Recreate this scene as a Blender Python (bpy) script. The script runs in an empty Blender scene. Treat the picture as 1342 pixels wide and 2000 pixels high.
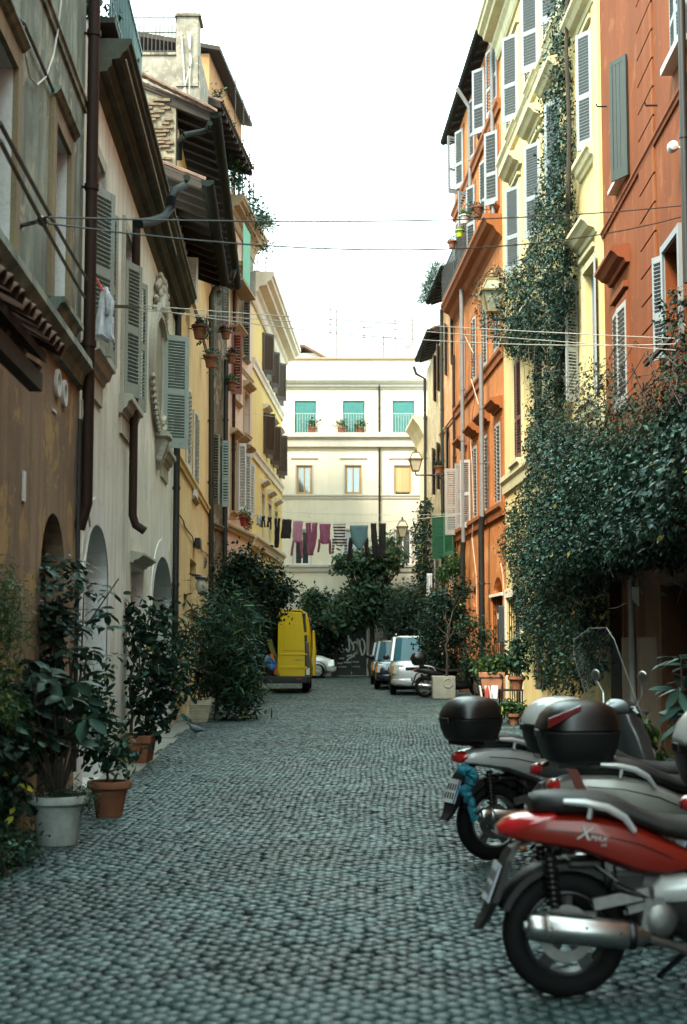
import bpy, bmesh, math, random
import numpy as np
from mathutils import Vector, Matrix

random.seed(7); RNG = np.random.default_rng(7)
R = math.radians
scene = bpy.context.scene
COL = scene.collection

# ------------------------------------------------------------------ camera
EYE = 1.56; FPX = 2778.0; PITCH = math.atan(250 / FPX)
cam_d = bpy.data.cameras.new('camera'); cam = bpy.data.objects.new('camera', cam_d); COL.objects.link(cam)
cam.location = (0, 0, EYE); cam.rotation_euler = (math.pi / 2 + PITCH, 0, 0)
cam_d.sensor_fit = 'VERTICAL'; cam_d.sensor_height = 36; cam_d.sensor_width = 24.156; cam_d.lens = 36 * FPX / 2000
cam_d.clip_start = 0.1; cam_d.clip_end = 1000
cam_d.dof.use_dof = True; cam_d.dof.focus_distance = 24; cam_d.dof.aperture_fstop = 2.8
scene.camera = cam

# ------------------------------------------------------------------ sky, sun, exposure
SUN_EL = R(46); SUN_AZ = R(214)          # compass-like azimuth of the sun: 0 = +Y, 90 = +X
world = bpy.data.worlds.new('World'); scene.world = world; world.use_nodes = True
wn = world.node_tree.nodes; wl = world.node_tree.links; wn.clear()
w_out = wn.new('ShaderNodeOutputWorld'); w_bg = wn.new('ShaderNodeBackground')
w_sky = wn.new('ShaderNodeTexSky'); w_sky.sky_type = 'NISHITA'; w_sky.sun_disc = False
w_sky.sun_elevation = SUN_EL; w_sky.sun_rotation = SUN_AZ; w_sky.dust_density = 3.0; w_sky.air_density = 1.0
w_tc = wn.new('ShaderNodeTexCoord'); w_no = wn.new('ShaderNodeTexNoise'); w_no.inputs['Scale'].default_value = 2.2; w_no.inputs['Detail'].default_value = 5
w_cr = wn.new('ShaderNodeValToRGB')
w_cr.color_ramp.elements[0].position = 0.33; w_cr.color_ramp.elements[0].color = (4.4, 5.0, 4.9, 1)
w_cr.color_ramp.elements[1].position = 0.52; w_cr.color_ramp.elements[1].color = (10.4, 13.8, 13.3, 1)
w_mx = wn.new('ShaderNodeMix'); w_mx.data_type = 'RGBA'; w_mx.inputs[0].default_value = 0.86
wl.new(w_tc.outputs['Generated'], w_no.inputs['Vector']); wl.new(w_no.outputs['Fac'], w_cr.inputs['Fac'])
wl.new(w_sky.outputs[0], w_mx.inputs[6]); wl.new(w_cr.outputs[0], w_mx.inputs[7]); wl.new(w_mx.outputs[2], w_bg.inputs['Color'])
w_bg.inputs['Strength'].default_value = 0.1
wl.new(w_bg.outputs[0], w_out.inputs['Surface'])
sun_d = bpy.data.lights.new('sun', 'SUN'); sun = bpy.data.objects.new('sun', sun_d); COL.objects.link(sun)
sun_d.energy = 2.0; sun_d.angle = R(16); sun_d.color = (1.0, 0.88, 0.68)
sdir = Vector((math.sin(SUN_AZ) * math.cos(SUN_EL), math.cos(SUN_AZ) * math.cos(SUN_EL), math.sin(SUN_EL)))
sun.rotation_euler = sdir.to_track_quat('Z', 'Y').to_euler(); sun.location = sdir * 60
vs = scene.view_settings; scene.display_settings.display_device = 'sRGB'
vs.view_transform = 'Standard'; vs.look = 'None'; vs.gamma = 1.0; vs.exposure = 2.12; vs.use_curve_mapping = False
scene.render.engine = 'CYCLES'
cy = scene.cycles; cy.use_denoising = True; cy.max_bounces = 7; cy.diffuse_bounces = 4; cy.glossy_bounces = 3
cy.transparent_max_bounces = 10; cy.transmission_bounces = 4; cy.caustics_reflective = False; cy.caustics_refractive = False
cy.use_adaptive_sampling = True; cy.adaptive_threshold = 0.015

# ------------------------------------------------------------------ pixel <-> place (photo pixels 1342 x 2000)
CP, SP = math.cos(PITCH), math.sin(PITCH)
def ray(x, y):
    a = (x - 671) / FPX; b = (1000 - y) / FPX
    return Vector((a, CP - b * SP, SP + b * CP))
def at(x, y, Y):            # point at depth Y (metres along the street)
    r = ray(x, y); return Vector((r.x, r.y, r.z)) * (Y / r.y) + Vector((0, 0, EYE))
def ground(x, y, z=0.0):
    r = ray(x, y); t = (z - EYE) / r.z; return Vector((r.x * t, r.y * t, z))
def proj(p):
    q = Vector(p) - Vector((0, 0, EYE)); zc = q.y * CP + q.z * SP; yc = -q.y * SP + q.z * CP
    return 671 + FPX * q.x / zc, 1000 - FPX * yc / zc

# ------------------------------------------------------------------ objects
def tag(o, label=None, cat=None, group=None, kind=None):
    if label: o['label'] = label
    if cat: o['category'] = cat
    if group: o['group'] = group
    if kind: o['kind'] = kind
    return o
def thing(name, label, cat, loc=(0, 0, 0), rotz=0.0, group=None):
    o = bpy.data.objects.new(name, None); COL.objects.link(o); o.empty_display_size = .2
    o.location = loc; o.rotation_euler = (0, 0, rotz)
    return tag(o, label, cat, group)
def link(name, me, parent=None, loc=None, rot=None, scale=None):
    o = bpy.data.objects.new(name, me); COL.objects.link(o)
    if parent is not None: o.parent = parent
    if loc is not None: o.location = loc
    if rot is not None: o.rotation_euler = rot
    if scale is not None: o.scale = scale
    return o
def copy_tree(o, parent=None):
    c = o.copy(); COL.objects.link(c); c.parent = parent
    for ch in list(o.children): copy_tree(ch, c)
    return c

class MB:
    def __init__(s): s.v = []; s.f = []
    def add(s, vs, fs):
        n = len(s.v); s.v += [tuple(p) for p in vs]; s.f += [tuple(i + n for i in f) for f in fs]; return s
    def box(s, x0, x1, y0, y1, z0, z1):
        return s.add([(x0,y0,z0),(x1,y0,z0),(x1,y1,z0),(x0,y1,z0),(x0,y0,z1),(x1,y0,z1),(x1,y1,z1),(x0,y1,z1)],
                     [(3,2,1,0),(4,5,6,7),(0,1,5,4),(1,2,6,5),(2,3,7,6),(3,0,4,7)])
    def obox(s, M, sx, sy, sz):
        h = [(-sx/2,-sy/2,-sz/2),(sx/2,-sy/2,-sz/2),(sx/2,sy/2,-sz/2),(-sx/2,sy/2,-sz/2),(-sx/2,-sy/2,sz/2),(sx/2,-sy/2,sz/2),(sx/2,sy/2,sz/2),(-sx/2,sy/2,sz/2)]
        return s.add([M @ Vector(p) for p in h], [(3,2,1,0),(4,5,6,7),(0,1,5,4),(1,2,6,5),(2,3,7,6),(3,0,4,7)])
    def bar(s, p0, p1, w, h=None):
        p0 = Vector(p0); p1 = Vector(p1); d = p1 - p0; h = h or w
        q = d.to_track_quat('Z', 'Y').to_matrix().to_4x4(); q.translation = (p0 + p1) / 2
        return s.obox(q, w, h, d.length)
    def loft(s, rings, caps=True, closed=True):
        n = len(rings[0]); b = len(s.v)
        for r in rings: s.v += [tuple(p) for p in r]
        m = n if closed else n - 1
        for i in range(len(rings) - 1):
            for j in range(m):
                k = (j + 1) % n
                s.f.append((b+i*n+j, b+i*n+k, b+(i+1)*n+k, b+(i+1)*n+j))
        if caps and closed:
            s.f.append(tuple(b + j for j in range(n))[::-1]); s.f.append(tuple(b + (len(rings)-1)*n + j for j in range(n)))
        return s
    def tube(s, pts, r, n=8, caps=True):
        pts = [Vector(p) for p in pts]; rr = r if hasattr(r, '__len__') else [r] * len(pts)
        rings = []; ref = None
        for i, p in enumerate(pts):
            t = (pts[min(i+1, len(pts)-1)] - pts[max(i-1, 0)]).normalized()
            if ref is None: ref = Vector((0, 0, 1)) if abs(t.z) < .9 else Vector((1, 0, 0))
            a = t.cross(ref)
            if a.length < 1e-4: a = t.orthogonal()
            a.normalize(); b = t.cross(a); ref = a.cross(t) * 1.0
            rings.append([p + (a * math.cos(2*math.pi*j/n) + b * math.sin(2*math.pi*j/n)) * rr[i] for j in range(n)])
        return s.loft(rings, caps)
    def lathe(s, prof, n=20, c=(0, 0, 0), axis='z', a0=0.0):
        rings = []
        for (r, h) in prof:
            ring = []
            for j in range(n):
                a = a0 + 2*math.pi*j/n; x, y = r*math.cos(a), r*math.sin(a)
                if axis == 'z': ring.append((c[0]+x, c[1]+y, c[2]+h))
                elif axis == 'y': ring.append((c[0]+x, c[1]+h, c[2]+y))
                else: ring.append((c[0]+h, c[1]+x, c[2]+y))
            rings.append(ring)
        return s.loft(rings, True)
    def ringlathe(s, prof, n=28, c=(0, 0, 0), axis='y'):      # closed profile (r, h) swept round: a hollow ring
        rings = []
        for j in range(n + 1):
            a = 2*math.pi*j/n
            rings.append([(c[0]+r*math.cos(a), c[1]+h, c[2]+r*math.sin(a)) if axis == 'y' else (c[0]+r*math.cos(a), c[1]+r*math.sin(a), c[2]+h) for r, h in prof])
        return s.loft(rings, False, True)
    def prism(s, poly, a, b, ax='x'):     # poly in the plane across axis ax, extruded a..b
        def P(p, t):
            return (t, p[0], p[1]) if ax == 'x' else ((p[0], t, p[1]) if ax == 'y' else (p[0], p[1], t))
        n = len(poly)
        return s.add([P(p, a) for p in poly] + [P(p, b) for p in poly],
                     [tuple(range(n))[::-1], tuple(range(n, 2*n))] + [(i, (i+1) % n, n+(i+1) % n, n+i) for i in range(n)])
    def ball(s, c, r, n=10, m=7):
        rx, ry, rz = r if hasattr(r, '__len__') else (r, r, r)
        rings = []
        for i in range(m):
            t = math.pi * (i + .5) / m - math.pi/2
            rings.append([(c[0]+rx*math.cos(t)*math.cos(2*math.pi*j/n), c[1]+ry*math.cos(t)*math.sin(2*math.pi*j/n), c[2]+rz*math.sin(t)) for j in range(n)])
        return s.loft(rings)
    def mesh(s, name, mat=None, smooth=False, fix=True):
        me = bpy.data.meshes.new(name); me.from_pydata(s.v, [], s.f); me.update()
        if fix:
            bm = bmesh.new(); bm.from_mesh(me); bmesh.ops.recalc_face_normals(bm, faces=bm.faces); bm.to_mesh(me); bm.free()
        if mat: me.materials.append(mat)
        if smooth:
            me.polygons.foreach_set('use_smooth', [True] * len(me.polygons))
            try: me.set_sharp_from_angle(angle=R(42 if smooth is True else smooth))
            except Exception: pass
        return me
    def build(s, name, mat, parent=None, smooth=False, loc=None, rot=None, bevel=0, label=None):
        o = link(name, s.mesh(name, mat, smooth), parent, loc, rot)
        if bevel:
            m = o.modifiers.new('bevel', 'BEVEL'); m.width = bevel; m.segments = 2; m.limit_method = 'ANGLE'; m.angle_limit = R(40)
        if label: o['label'] = label
        return o

def np_mesh(name, verts, faces, mat, smooth=False):
    """verts (N,3), faces (M,k) arrays, all faces with k corners"""
    me = bpy.data.meshes.new(name); k = faces.shape[1]
    me.vertices.add(len(verts)); me.vertices.foreach_set('co', np.asarray(verts, np.float32).ravel())
    me.loops.add(faces.size); me.loops.foreach_set('vertex_index', faces.astype(np.int32).ravel())
    me.polygons.add(len(faces)); me.polygons.foreach_set('loop_start', np.arange(0, faces.size, k, dtype=np.int32))
    me.update(calc_edges=True)
    if smooth: me.polygons.foreach_set('use_smooth', np.ones(len(faces), bool))
    if mat: me.materials.append(mat)
    return me

# ------------------------------------------------------------------ materials
class NT:
    def __init__(s, name):
        s.m = bpy.data.materials.new(name); s.m.use_nodes = True; s.t = s.m.node_tree; s.t.nodes.clear()
        s.out = s.n('ShaderNodeOutputMaterial'); s.b = s.n('ShaderNodeBsdfPrincipled'); s.l(s.b.outputs[0], s.out.inputs['Surface'])
    def n(s, t, **kw):
        o = s.t.nodes.new(t)
        for k, v in kw.items():
            if k.startswith('_'): setattr(o, k[1:], v)
            else: o.inputs[k.replace('__', ' ')].default_value = v
        return o
    def l(s, a, b): s.t.links.new(a, b)
    def coord(s, scale=(1, 1, 1), kind='Object'):
        tc = s.n('ShaderNodeTexCoord'); mp = s.n('ShaderNodeMapping'); mp.inputs['Scale'].default_value = scale
        s.l(tc.outputs[kind], mp.inputs['Vector']); return mp.outputs['Vector']
    def noise(s, vec, scale, detail=4, rough=.6, dist=0.0):
        o = s.n('ShaderNodeTexNoise', Scale=scale, Detail=detail, Roughness=rough, Distortion=dist)
        if vec is not None: s.l(vec, o.inputs['Vector'])
        return o.outputs['Fac']
    def ramp(s, fac, stops):
        o = s.n('ShaderNodeValToRGB'); e = o.color_ramp.elements
        while len(e) < len(stops): e.new(.5)
        for el, (p, c) in zip(e, stops):
            el.position = p; el.color = c if len(c) == 4 else (*c, 1)
        s.l(fac, o.inputs['Fac']); return o.outputs['Color']
    def mix(s, fac, a, b, blend='MIX'):
        o = s.n('ShaderNodeMix', _data_type='RGBA', _blend_type=blend)
        for sock, val in ((o.inputs[0], fac), (o.inputs[6], a), (o.inputs[7], b)):
            if hasattr(val, 'is_linked') or hasattr(val, 'links'): s.l(val, sock)
            elif isinstance(val, (int, float)): sock.default_value = val
            else: sock.default_value = (*val, 1) if len(val) == 3 else val
        return o.outputs[2]
    def bump(s, h, strength, dist=.02):
        o = s.n('ShaderNodeBump', Strength=strength, Distance=dist); s.l(h, o.inputs['Height']); s.l(o.outputs['Normal'], s.b.inputs['Normal'])
    def island(s):
        return s.n('ShaderNodeNewGeometry').outputs['Random Per Island']
    def objrand(s):
        return s.n('ShaderNodeObjectInfo').outputs['Random']
    def base(s, c):
        if hasattr(c, 'links'): s.l(c, s.b.inputs['Base Color'])
        else: s.b.inputs['Base Color'].default_value = (*c, 1)
MATS = {}
def cached(fn):
    def w(*a, **k):
        key = (fn.__name__, a, tuple(sorted(k.items())))
        if key not in MATS: MATS[key] = fn(*a, **k)
        return MATS[key]
    return w
def sc(c, k): return tuple(min(1, x * k) for x in c)

@cached
def plain(name, c, rough=.6, metal=0.0, var=.12, scale=6.0, coat=0.0, spec=.5, bump=0.0):
    t = NT(name); v = t.coord(); n = t.noise(v, scale, 5)
    t.base(t.ramp(n, [(.25, sc(c, 1 - var)), (.75, sc(c, 1 + var))]))
    t.b.inputs['Roughness'].default_value = rough; t.b.inputs['Metallic'].default_value = metal
    t.b.inputs['Coat Weight'].default_value = coat; t.b.inputs['Coat Roughness'].default_value = .06
    t.b.inputs['Specular IOR Level'].default_value = spec
    if bump: t.bump(t.noise(v, scale * 8, 3), bump, .004)
    return t.m
@cached
def plaster(name, c, stain, amount=.5, streak=.4, patch=None, patch_amt=0.0, scale=.8, rough=.9):
    """painted render: blotches, rain streaks, fine grain, worn patches"""
    t = NT(name); v = t.coord()
    n1 = t.noise(v, scale, 6, .62, .3)
    col = t.mix(t.ramp(n1, [(.38, (0, 0, 0)), (.62, (1, 1, 1))]), c, t.mix(amount, c, stain))
    vs_ = t.coord((3.2, 3.2, .22)); n2 = t.noise(vs_, 1.3, 5, .6)
    col = t.mix(t.ramp(n2, [(.46, (0, 0, 0)), (.6, (streak,) * 3)]), col, stain)
    if patch:
        n3 = t.noise(v, scale * 1.7, 7, .68, .6)
        col = t.mix(t.ramp(n3, [(.6 - .2 * patch_amt, (0, 0, 0)), (.66 - .2 * patch_amt, (1, 1, 1))]), col, patch)
    n5 = t.noise(v, scale * 5, 6, .72, .4); col = t.mix(t.ramp(n5, [(.52, (0, 0, 0)), (.7, (.55 * amount,) * 3)]), col, stain)
    ck = t.n('ShaderNodeTexVoronoi', _feature='DISTANCE_TO_EDGE'); ck.inputs['Scale'].default_value = .9; wn_ = t.n('ShaderNodeVectorMath', _operation='ADD'); nz = t.n('ShaderNodeTexNoise', Scale=3.0, Detail=5); t.l(v, nz.inputs['Vector']); t.l(v, wn_.inputs[0]); t.l(nz.outputs['Color'], wn_.inputs[1]); t.l(wn_.outputs[0], ck.inputs['Vector'])
    crk = t.mix(t.ramp(n1, [(.5, (0, 0, 0)), (.6, (1, 1, 1))]), (0, 0, 0), t.ramp(ck.outputs['Distance'], [(.0, (.7, .7, .7)), (.006, (0, 0, 0))])); col = t.mix(crk, col, sc(stain, .45))
    n4 = t.noise(v, 38, 3, .7); col = t.mix(.2, col, t.ramp(n4, [(.3, sc(c, .55)), (.7, sc(c, 1.35))]))
    t.base(col); t.b.inputs['Roughness'].default_value = rough; t.b.inputs['Specular IOR Level'].default_value = .25
    a = t.n('ShaderNodeMath', _operation='ADD'); t.l(n4, a.inputs[0]); t.l(t.noise(v, 4, 5), a.inputs[1])
    t.bump(a.outputs[0], .35, .012)
    return t.m
@cached
def paint(name, c, wear=(.25, .22, .18), amount=.25, rough=.55):
    t = NT(name); v = t.coord(); n = t.noise(v, 5, 6, .7)
    vs_ = t.coord((14, 14, 1.0)); n2 = t.noise(vs_, 1.5, 5)
    col = t.mix(t.ramp(n, [(.52, (0, 0, 0)), (.72, (amount,) * 3)]), c, wear)
    col = t.mix(t.ramp(n2, [(.5, (0, 0, 0)), (.8, (amount,) * 3)]), col, wear)
    col = t.mix(.5, col, t.ramp(t.objrand(), [(0, sc(c, .85)), (1, sc(c, 1.12))]), 'MIX') if False else col
    t.base(col); t.b.inputs['Roughness'].default_value = rough; t.bump(n2, .2, .004); return t.m
@cached
def leafmat(name, c1, c2, c3=None, c3f=.03, rough=.42, trans=.25, spec=.45):
    t = NT(name); r = t.island()
    stops = [(0, c1), (.6, c2), (1 - c3f, c2)]
    col = t.ramp(r, [(0, c1), (.95, c2)])
    if c3:
        g = t.n('ShaderNodeMath', _operation='GREATER_THAN'); t.l(r, g.inputs[0]); g.inputs[1].default_value = 1 - c3f
        col = t.mix(g.outputs[0], col, c3)
    t.base(col); t.b.inputs['Roughness'].default_value = rough; t.b.inputs['Specular IOR Level'].default_value = spec
    t.b.inputs['Specular Tint'].default_value = (.35, .85, .7, 1)
    tr = t.n('ShaderNodeBsdfTranslucent'); t.l(t.mix(.5, col, sc(c2, 1.3)), tr.inputs['Color'])
    mx = t.n('ShaderNodeMixShader'); mx.inputs[0].default_value = trans
    t.l(t.b.outputs[0], mx.inputs[1]); t.l(tr.outputs[0], mx.inputs[2]); t.l(mx.outputs[0], t.out.inputs['Surface'])
    return t.m
@cached
def glassmat(name, tint=(.6, .65, .66), refl=.12, opac=.15):
    t = NT(name); t.t.nodes.remove(t.b)
    tr = t.n('ShaderNodeBsdfTransparent'); tr.inputs['Color'].default_value = (*tint, 1)
    gl = t.n('ShaderNodeBsdfGlossy'); gl.inputs['Roughness'].default_value = .04
    df = t.n('ShaderNodeBsdfDiffuse'); df.inputs['Color'].default_value = (.5, .52, .5, 1)
    m1 = t.n('ShaderNodeMixShader'); m1.inputs[0].default_value = opac; t.l(tr.outputs[0], m1.inputs[1]); t.l(df.outputs[0], m1.inputs[2])
    fr = t.n('ShaderNodeFresnel'); fr.inputs['IOR'].default_value = 1.5
    ad = t.n('ShaderNodeMath', _operation='ADD'); t.l(fr.outputs[0], ad.inputs[0]); ad.inputs[1].default_value = refl
    m2 = t.n('ShaderNodeMixShader'); t.l(ad.outputs[0], m2.inputs[0]); t.l(m1.outputs[0], m2.inputs[1]); t.l(gl.outputs[0], m2.inputs[2])
    t.l(m2.outputs[0], t.out.inputs['Surface']); return t.m
def darkglass(): return plain('window_glass', (.022, .028, .03), .06, var=.3, spec=.8)

M_IRON = plain('black_iron', (.012, .013, .0135), .5, .3)
M_PIPE_BROWN = plain('brown_pipe', (.026, .013, .009), .6, spec=.2)
M_PIPE_DARK = plain('dark_pipe', (.013, .015, .0145), .5)
M_PIPE_GREY = plain('grey_pipe', (.17, .17, .175), .4)
M_COPPER = plain('gutter_metal', (.011, .015, .014), .75, 0, spec=.06)
M_TERRA = plain('terracotta', (.20, .075, .036), .8, var=.3, bump=.2)
M_TILE = plain('roof_tile_clay', (.11, .058, .038), .85, var=.55, scale=5, bump=.3)
M_WOOD_DARK = plain('old_dark_wood', (.022, .014, .009), .8, var=.4)
M_WIRE = plain('wire', (.045, .05, .05), .6)
M_ROPE = plain('pale_line', (.5, .48, .42), .7)
M_BARK = plain('bark', (.04, .032, .024), .9, var=.4, scale=12, bump=.5)
M_SOIL = plain('soil', (.03, .022, .016), .95, var=.4)
# ------------------------------------------------------------------ facades
class Bld:
    """a building whose street front runs from pa to pb (left to right seen from the street); local x along, y inward, z up"""
    def __init__(s, name, label, pa, pb, cat='building', group=None):
        s.pa = Vector((*pa, 0)); s.pb = Vector((*pb, 0)); d = s.pb - s.pa; s.L = d.length; s.u = d.normalized()
        s.n = Vector((-s.u.y, s.u.x, 0)); s.rz = math.atan2(s.u.y, s.u.x)
        s.o = thing(name, label, cat, s.pa, s.rz, group); s.slats = 0
    def px(s, x, y, o=0.0):       # photo pixel -> (along, height) on the front plane moved o metres into the street
        r = ray(x, y); c = Vector((0, 0, EYE)); p0 = s.pa - s.n * o
        t = (p0 - c).dot(s.n) / r.dot(s.n); q = c + r * t
        return (q - s.pa).dot(s.u), q.z
    def W(s, u, v, z): return s.pa + s.u * u + s.n * v + Vector((0, 0, z))
    def U(s, x, y=1100, o=0.0): return s.px(x, y, o)[0]
    def Z(s, x, y, o=0.0): return s.px(x, y, o)[1]
    def rect(s, xl, xr, yt, yb):
        ym = (yt + yb) / 2; xm = (xl + xr) / 2
        u0 = s.px(xl, ym)[0]; u1 = s.px(xr, ym)[0]
        return min(u0, u1), max(u0, u1), s.px(xm, yb)[1], s.px(xm, yt)[1]

    def wall(s, H, mat, openings=(), z0=0.0, depth=6.0, reveal=.24, name='wall', u0=0.0, u1=None, revmat=None, y=0.0):
        """front skin with real openings (u0,u1,z0,z1[,rise of arch]) and the mass behind"""
        u1 = s.L if u1 is None else u1
        us = sorted({u0, u1, *[v for o in openings for v in (max(u0, o[0]), min(u1, o[1]))]})
        zs = sorted({z0, H, *[min(H, max(z0, v)) for o in openings for v in ((o[2], o[3]) if len(o) < 5 else (o[2], o[3] - o[4], o[3]))]})
        mb = MB()
        for a, b in zip(us, us[1:]):
            for c, d in zip(zs, zs[1:]):
                if b - a < 1e-5 or d - c < 1e-5: continue
                m = ((a + b) / 2, (c + d) / 2)
                if any(o[0] < m[0] < o[1] and o[2] < m[1] < o[3] for o in openings): continue
                mb.add([(a, y, c), (b, y, c), (b, y, d), (a, y, d)], [(0, 1, 2, 3)])
        rvs = []
        for o in openings:
            rv = MB(); rvs.append(rv)
            a, b, c, d = o[:4]; c = max(c, z0); rise = o[4] if len(o) > 4 else 0
            pts = [(a, c), (b, c)]
            if rise:
                n = 12; cu = (a + b) / 2; hw = (b - a) / 2; sp = d - rise
                arc = [(cu + hw * math.cos(math.pi * i / n), sp + rise * math.sin(math.pi * i / n)) for i in range(n + 1)]
                pts += arc
                for i in range(n):
                    p, q = arc[i], arc[i + 1]
                    mb.add([(p[0], y, p[1]), (q[0], y, q[1]), (q[0], y, d), (p[0], y, d)], [(0, 1, 2, 3)])
            else: pts += [(b, d), (a, d)]
            n = len(pts)
            for i in range(n):
                p, q = pts[i], pts[(i + 1) % n]
                rv.add([(p[0], y, p[1]), (q[0], y, q[1]), (q[0], y + reveal, q[1]), (p[0], y + reveal, p[1])], [(0, 1, 2, 3)])
        D = depth
        mb.add([(u0,y,z0),(u0,D,z0),(u0,D,H),(u0,y,H)], [(0,1,2,3)]); mb.add([(u1,y,z0),(u1,D,z0),(u1,D,H),(u1,y,H)], [(0,1,2,3)])
        mb.add([(u0,D,z0),(u1,D,z0),(u1,D,H),(u0,D,H)], [(0,1,2,3)]); mb.add([(u0,y,H),(u1,y,H),(u1,D,H),(u0,D,H)], [(0,1,2,3)])
        w = link(name, mb.mesh(name, mat, fix=False), s.o)
        for rv in rvs: link('reveal', rv.mesh('reveal', revmat or mat, fix=False), w)
        return w
    def ext(s, name, poly, u0, u1, mat, parent=None, label=None):      # moulding: profile (y,z) extruded along the front
        return MB().prism(poly, u0, u1, 'x').build(name, mat, parent or s.o, label=label)
    def box(s, name, u0, u1, o0, o1, z0, z1, mat, parent=None, bevel=0):    # o: metres out from the front
        return MB().box(u0, u1, -o1, -o0, z0, z1).build(name, mat, parent or s.o, bevel=bevel)
    def sill(s, u0, u1, z, mat, out=.12, h=.14):
        return s.ext('sill', [(.02, z), (-out, z), (-out, z - h*.3), (-out*.75, z - h*.38), (-out*.6, z - h*.7), (-out*.35, z - h*.78), (-out*.25, z - h), (.02, z - h)], u0, u1, mat)
    def hood(s, u0, u1, z, mat, out=.22, h=.3):
        e = .06
        o = s.ext('hood', [(.01, z + h), (-out, z + h*.8), (-out, z + h*.62), (-out*.8, z + h*.5), (-out*.62, z + h*.3), (-out*.3, z + h*.2), (-out*.22, z), (.01, z)], u0 - .12, u1 + .12, mat)
        return o
    def string(s, z, mat, u0=0.0, u1=None, out=.08, h=.16):
        return s.ext('string_course', [(.005, z + h/2), (-out, z + h/2), (-out, z + h*.2), (-out*.6, z), (-out*.5, z - h/2), (.005, z - h/2)], u0, s.L if u1 is None else u1, mat)
    def cornice(s, z, out, h, mat, u0=0.0, u1=None, name='cornice'):
        P = [(.01, z), (-out, z), (-out, z - h*.14), (-out*.93, z - h*.17), (-out*.9, z - h*.27), (-out*.72, z - h*.34), (-out*.68, z - h*.44), (-out*.34, z - h*.5), (-out*.32, z - h*.62),
             (-out*.2, z - h*.7), (-out*.15, z - h*.92), (-out*.08, z - h), (.01, z - h)]
        return s.ext(name, P, u0, s.L if u1 is None else u1, mat)
    def surround(s, u0, u1, z0, z1, mat, w=.14, out=.035, bottom=False):
        mb = MB(); mb.box(u0 - w, u0 - .002, -out, .002, z0, z1 + w); mb.box(u1 + .002, u1 + w, -out, .002, z0, z1 + w); mb.box(u0 - .002, u1 + .002, -out + .003, .002, z1 + .002, z1 + w - .003)
        return mb.build('surround', mat, s.o)
    def window(s, u0, u1, z0, z1, fmat, gmat=None, rec=.14, fw=.05, cols=2, rows=3, leaf=True, name='window', parent=None):
        gmat = gmat or darkglass(); y0, y1 = rec, rec + .05; mb = MB()
        mb.box(u0, u0 + fw, y0, y1, z0, z1); mb.box(u1 - fw, u1, y0, y1, z0, z1); mb.box(u0 + fw, u1 - fw, y0, y1, z1 - fw, z1); mb.box(u0 + fw, u1 - fw, y0, y1, z0, z0 + fw)
        iu0, iu1, iz0, iz1 = u0 + fw, u1 - fw, z0 + fw, z1 - fw
        cw = (iu1 - iu0) / cols; rh = (iz1 - iz0) / rows; m = .018
        for i in range(1, cols):
            k = m * 1.6 if cols == 2 else m
            mb.box(iu0 + cw*i - k, iu0 + cw*i + k, y0 + .004, y1 - .004, iz0, iz1)
        for j in range(1, rows):
            for i in range(cols):
                mb.box(iu0 + cw*i + m, iu0 + cw*(i+1) - m, y0 + .01, y1 - .01, iz0 + rh*j - m*.7, iz0 + rh*j + m*.7)
        f = mb.build(name, fmat, parent or s.o)
        for i in range(cols):
            MB().box(iu0 + cw*i, iu0 + cw*(i+1), y0 + .022, y0 + .028, iz0, iz1).build('pane', gmat, f)
        return f
    def shutter(s, u, z0, w, h, side, ang, mat, pitch=.05, single=True, mid=(.42,), slatmat=None, label=None, parent=None, off=.03, tilt=38, planks=False):
        """louvred leaf hinged at (u) on side 'L' or 'R', opened ang degrees into the street"""
        key = (round(w, 2), round(h, 2), pitch, mat.name, mid); t = .034; st = min(.075, w*.17); mb = MB()
        mb.box(0, st, -t/2, t/2, 0, h); mb.box(w - st, w, -t/2, t/2, 0, h)
        rails = [(0, .17 if h > 1.2 else .08)] + [(h*m - .05, h*m + .05) for m in mid] + [(h - .08, h)]
        for a, b in rails: mb.box(st, w - st, -t/2 + .003, t/2 - .003, a, b)
        rot = -R(ang) if side == 'L' else math.pi + R(ang)
        f = link('shutter', mb.mesh('shutter', mat), parent or s.o, (u, -off, z0), (0, 0, rot))
        if label: f['label'] = label
        if planks:
            k = 3
            for i in range(k): MB().box(st + (w - 2*st)*i/k + .004, st + (w - 2*st)*(i+1)/k - .004, -t/2 + .006, t/2 - .006, .1, h - .05).build('plank', mat, f)
            return f
        zs = []
        for (a0, b0), (a1, b1) in zip(rails, rails[1:]):
            n = max(2, int(round((a1 - b0) / pitch))); zs += [b0 + (a1 - b0) * (i + .5) / n for i in range(n)]
        sl = R(-tilt if side == 'L' else tilt); cw, ch = pitch * 1.02, .009
        def slat(m, z):
            M = Matrix.Translation((w/2, 0, z)) @ Matrix.Rotation(sl, 4, 'X'); m.obox(M, w - 2*st, cw, ch); return m
        sm = slatmat or mat
        if single and s.slats + len(zs) <= 300:
            me = slat(MB(), 0).mesh('slat', sm); s.slats += len(zs)
            for z in zs: link('slat', me, f, (0, 0, z))
        else:
            m = MB()
            for z in zs: slat(m, z)
            q = link('louvres', m.mesh('louvres', sm), f); q['kind'] = 'stuff'
        return f
    def shutter_px(s, xh, xf, yt, yb, ang, side, mat, **kw):
        u = s.px(xh, (yt + yb) / 2)[0]; z1 = s.px(xh, yt)[1]; z0 = s.px(xh, yb)[1]
        sg = 1 if side == 'L' else -1; best = (1e9, .4)
        for i in range(20, 140):
            w = i * .01; p = s.W(u + sg * w * math.cos(R(ang)), -w * math.sin(R(ang)), (z0 + z1) / 2)
            e = abs(proj(p)[0] - xf)
            if e < best[0]: best = (e, w)
        return s.shutter(u, z0, best[1], z1 - z0, side, ang, mat, **kw)
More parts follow.
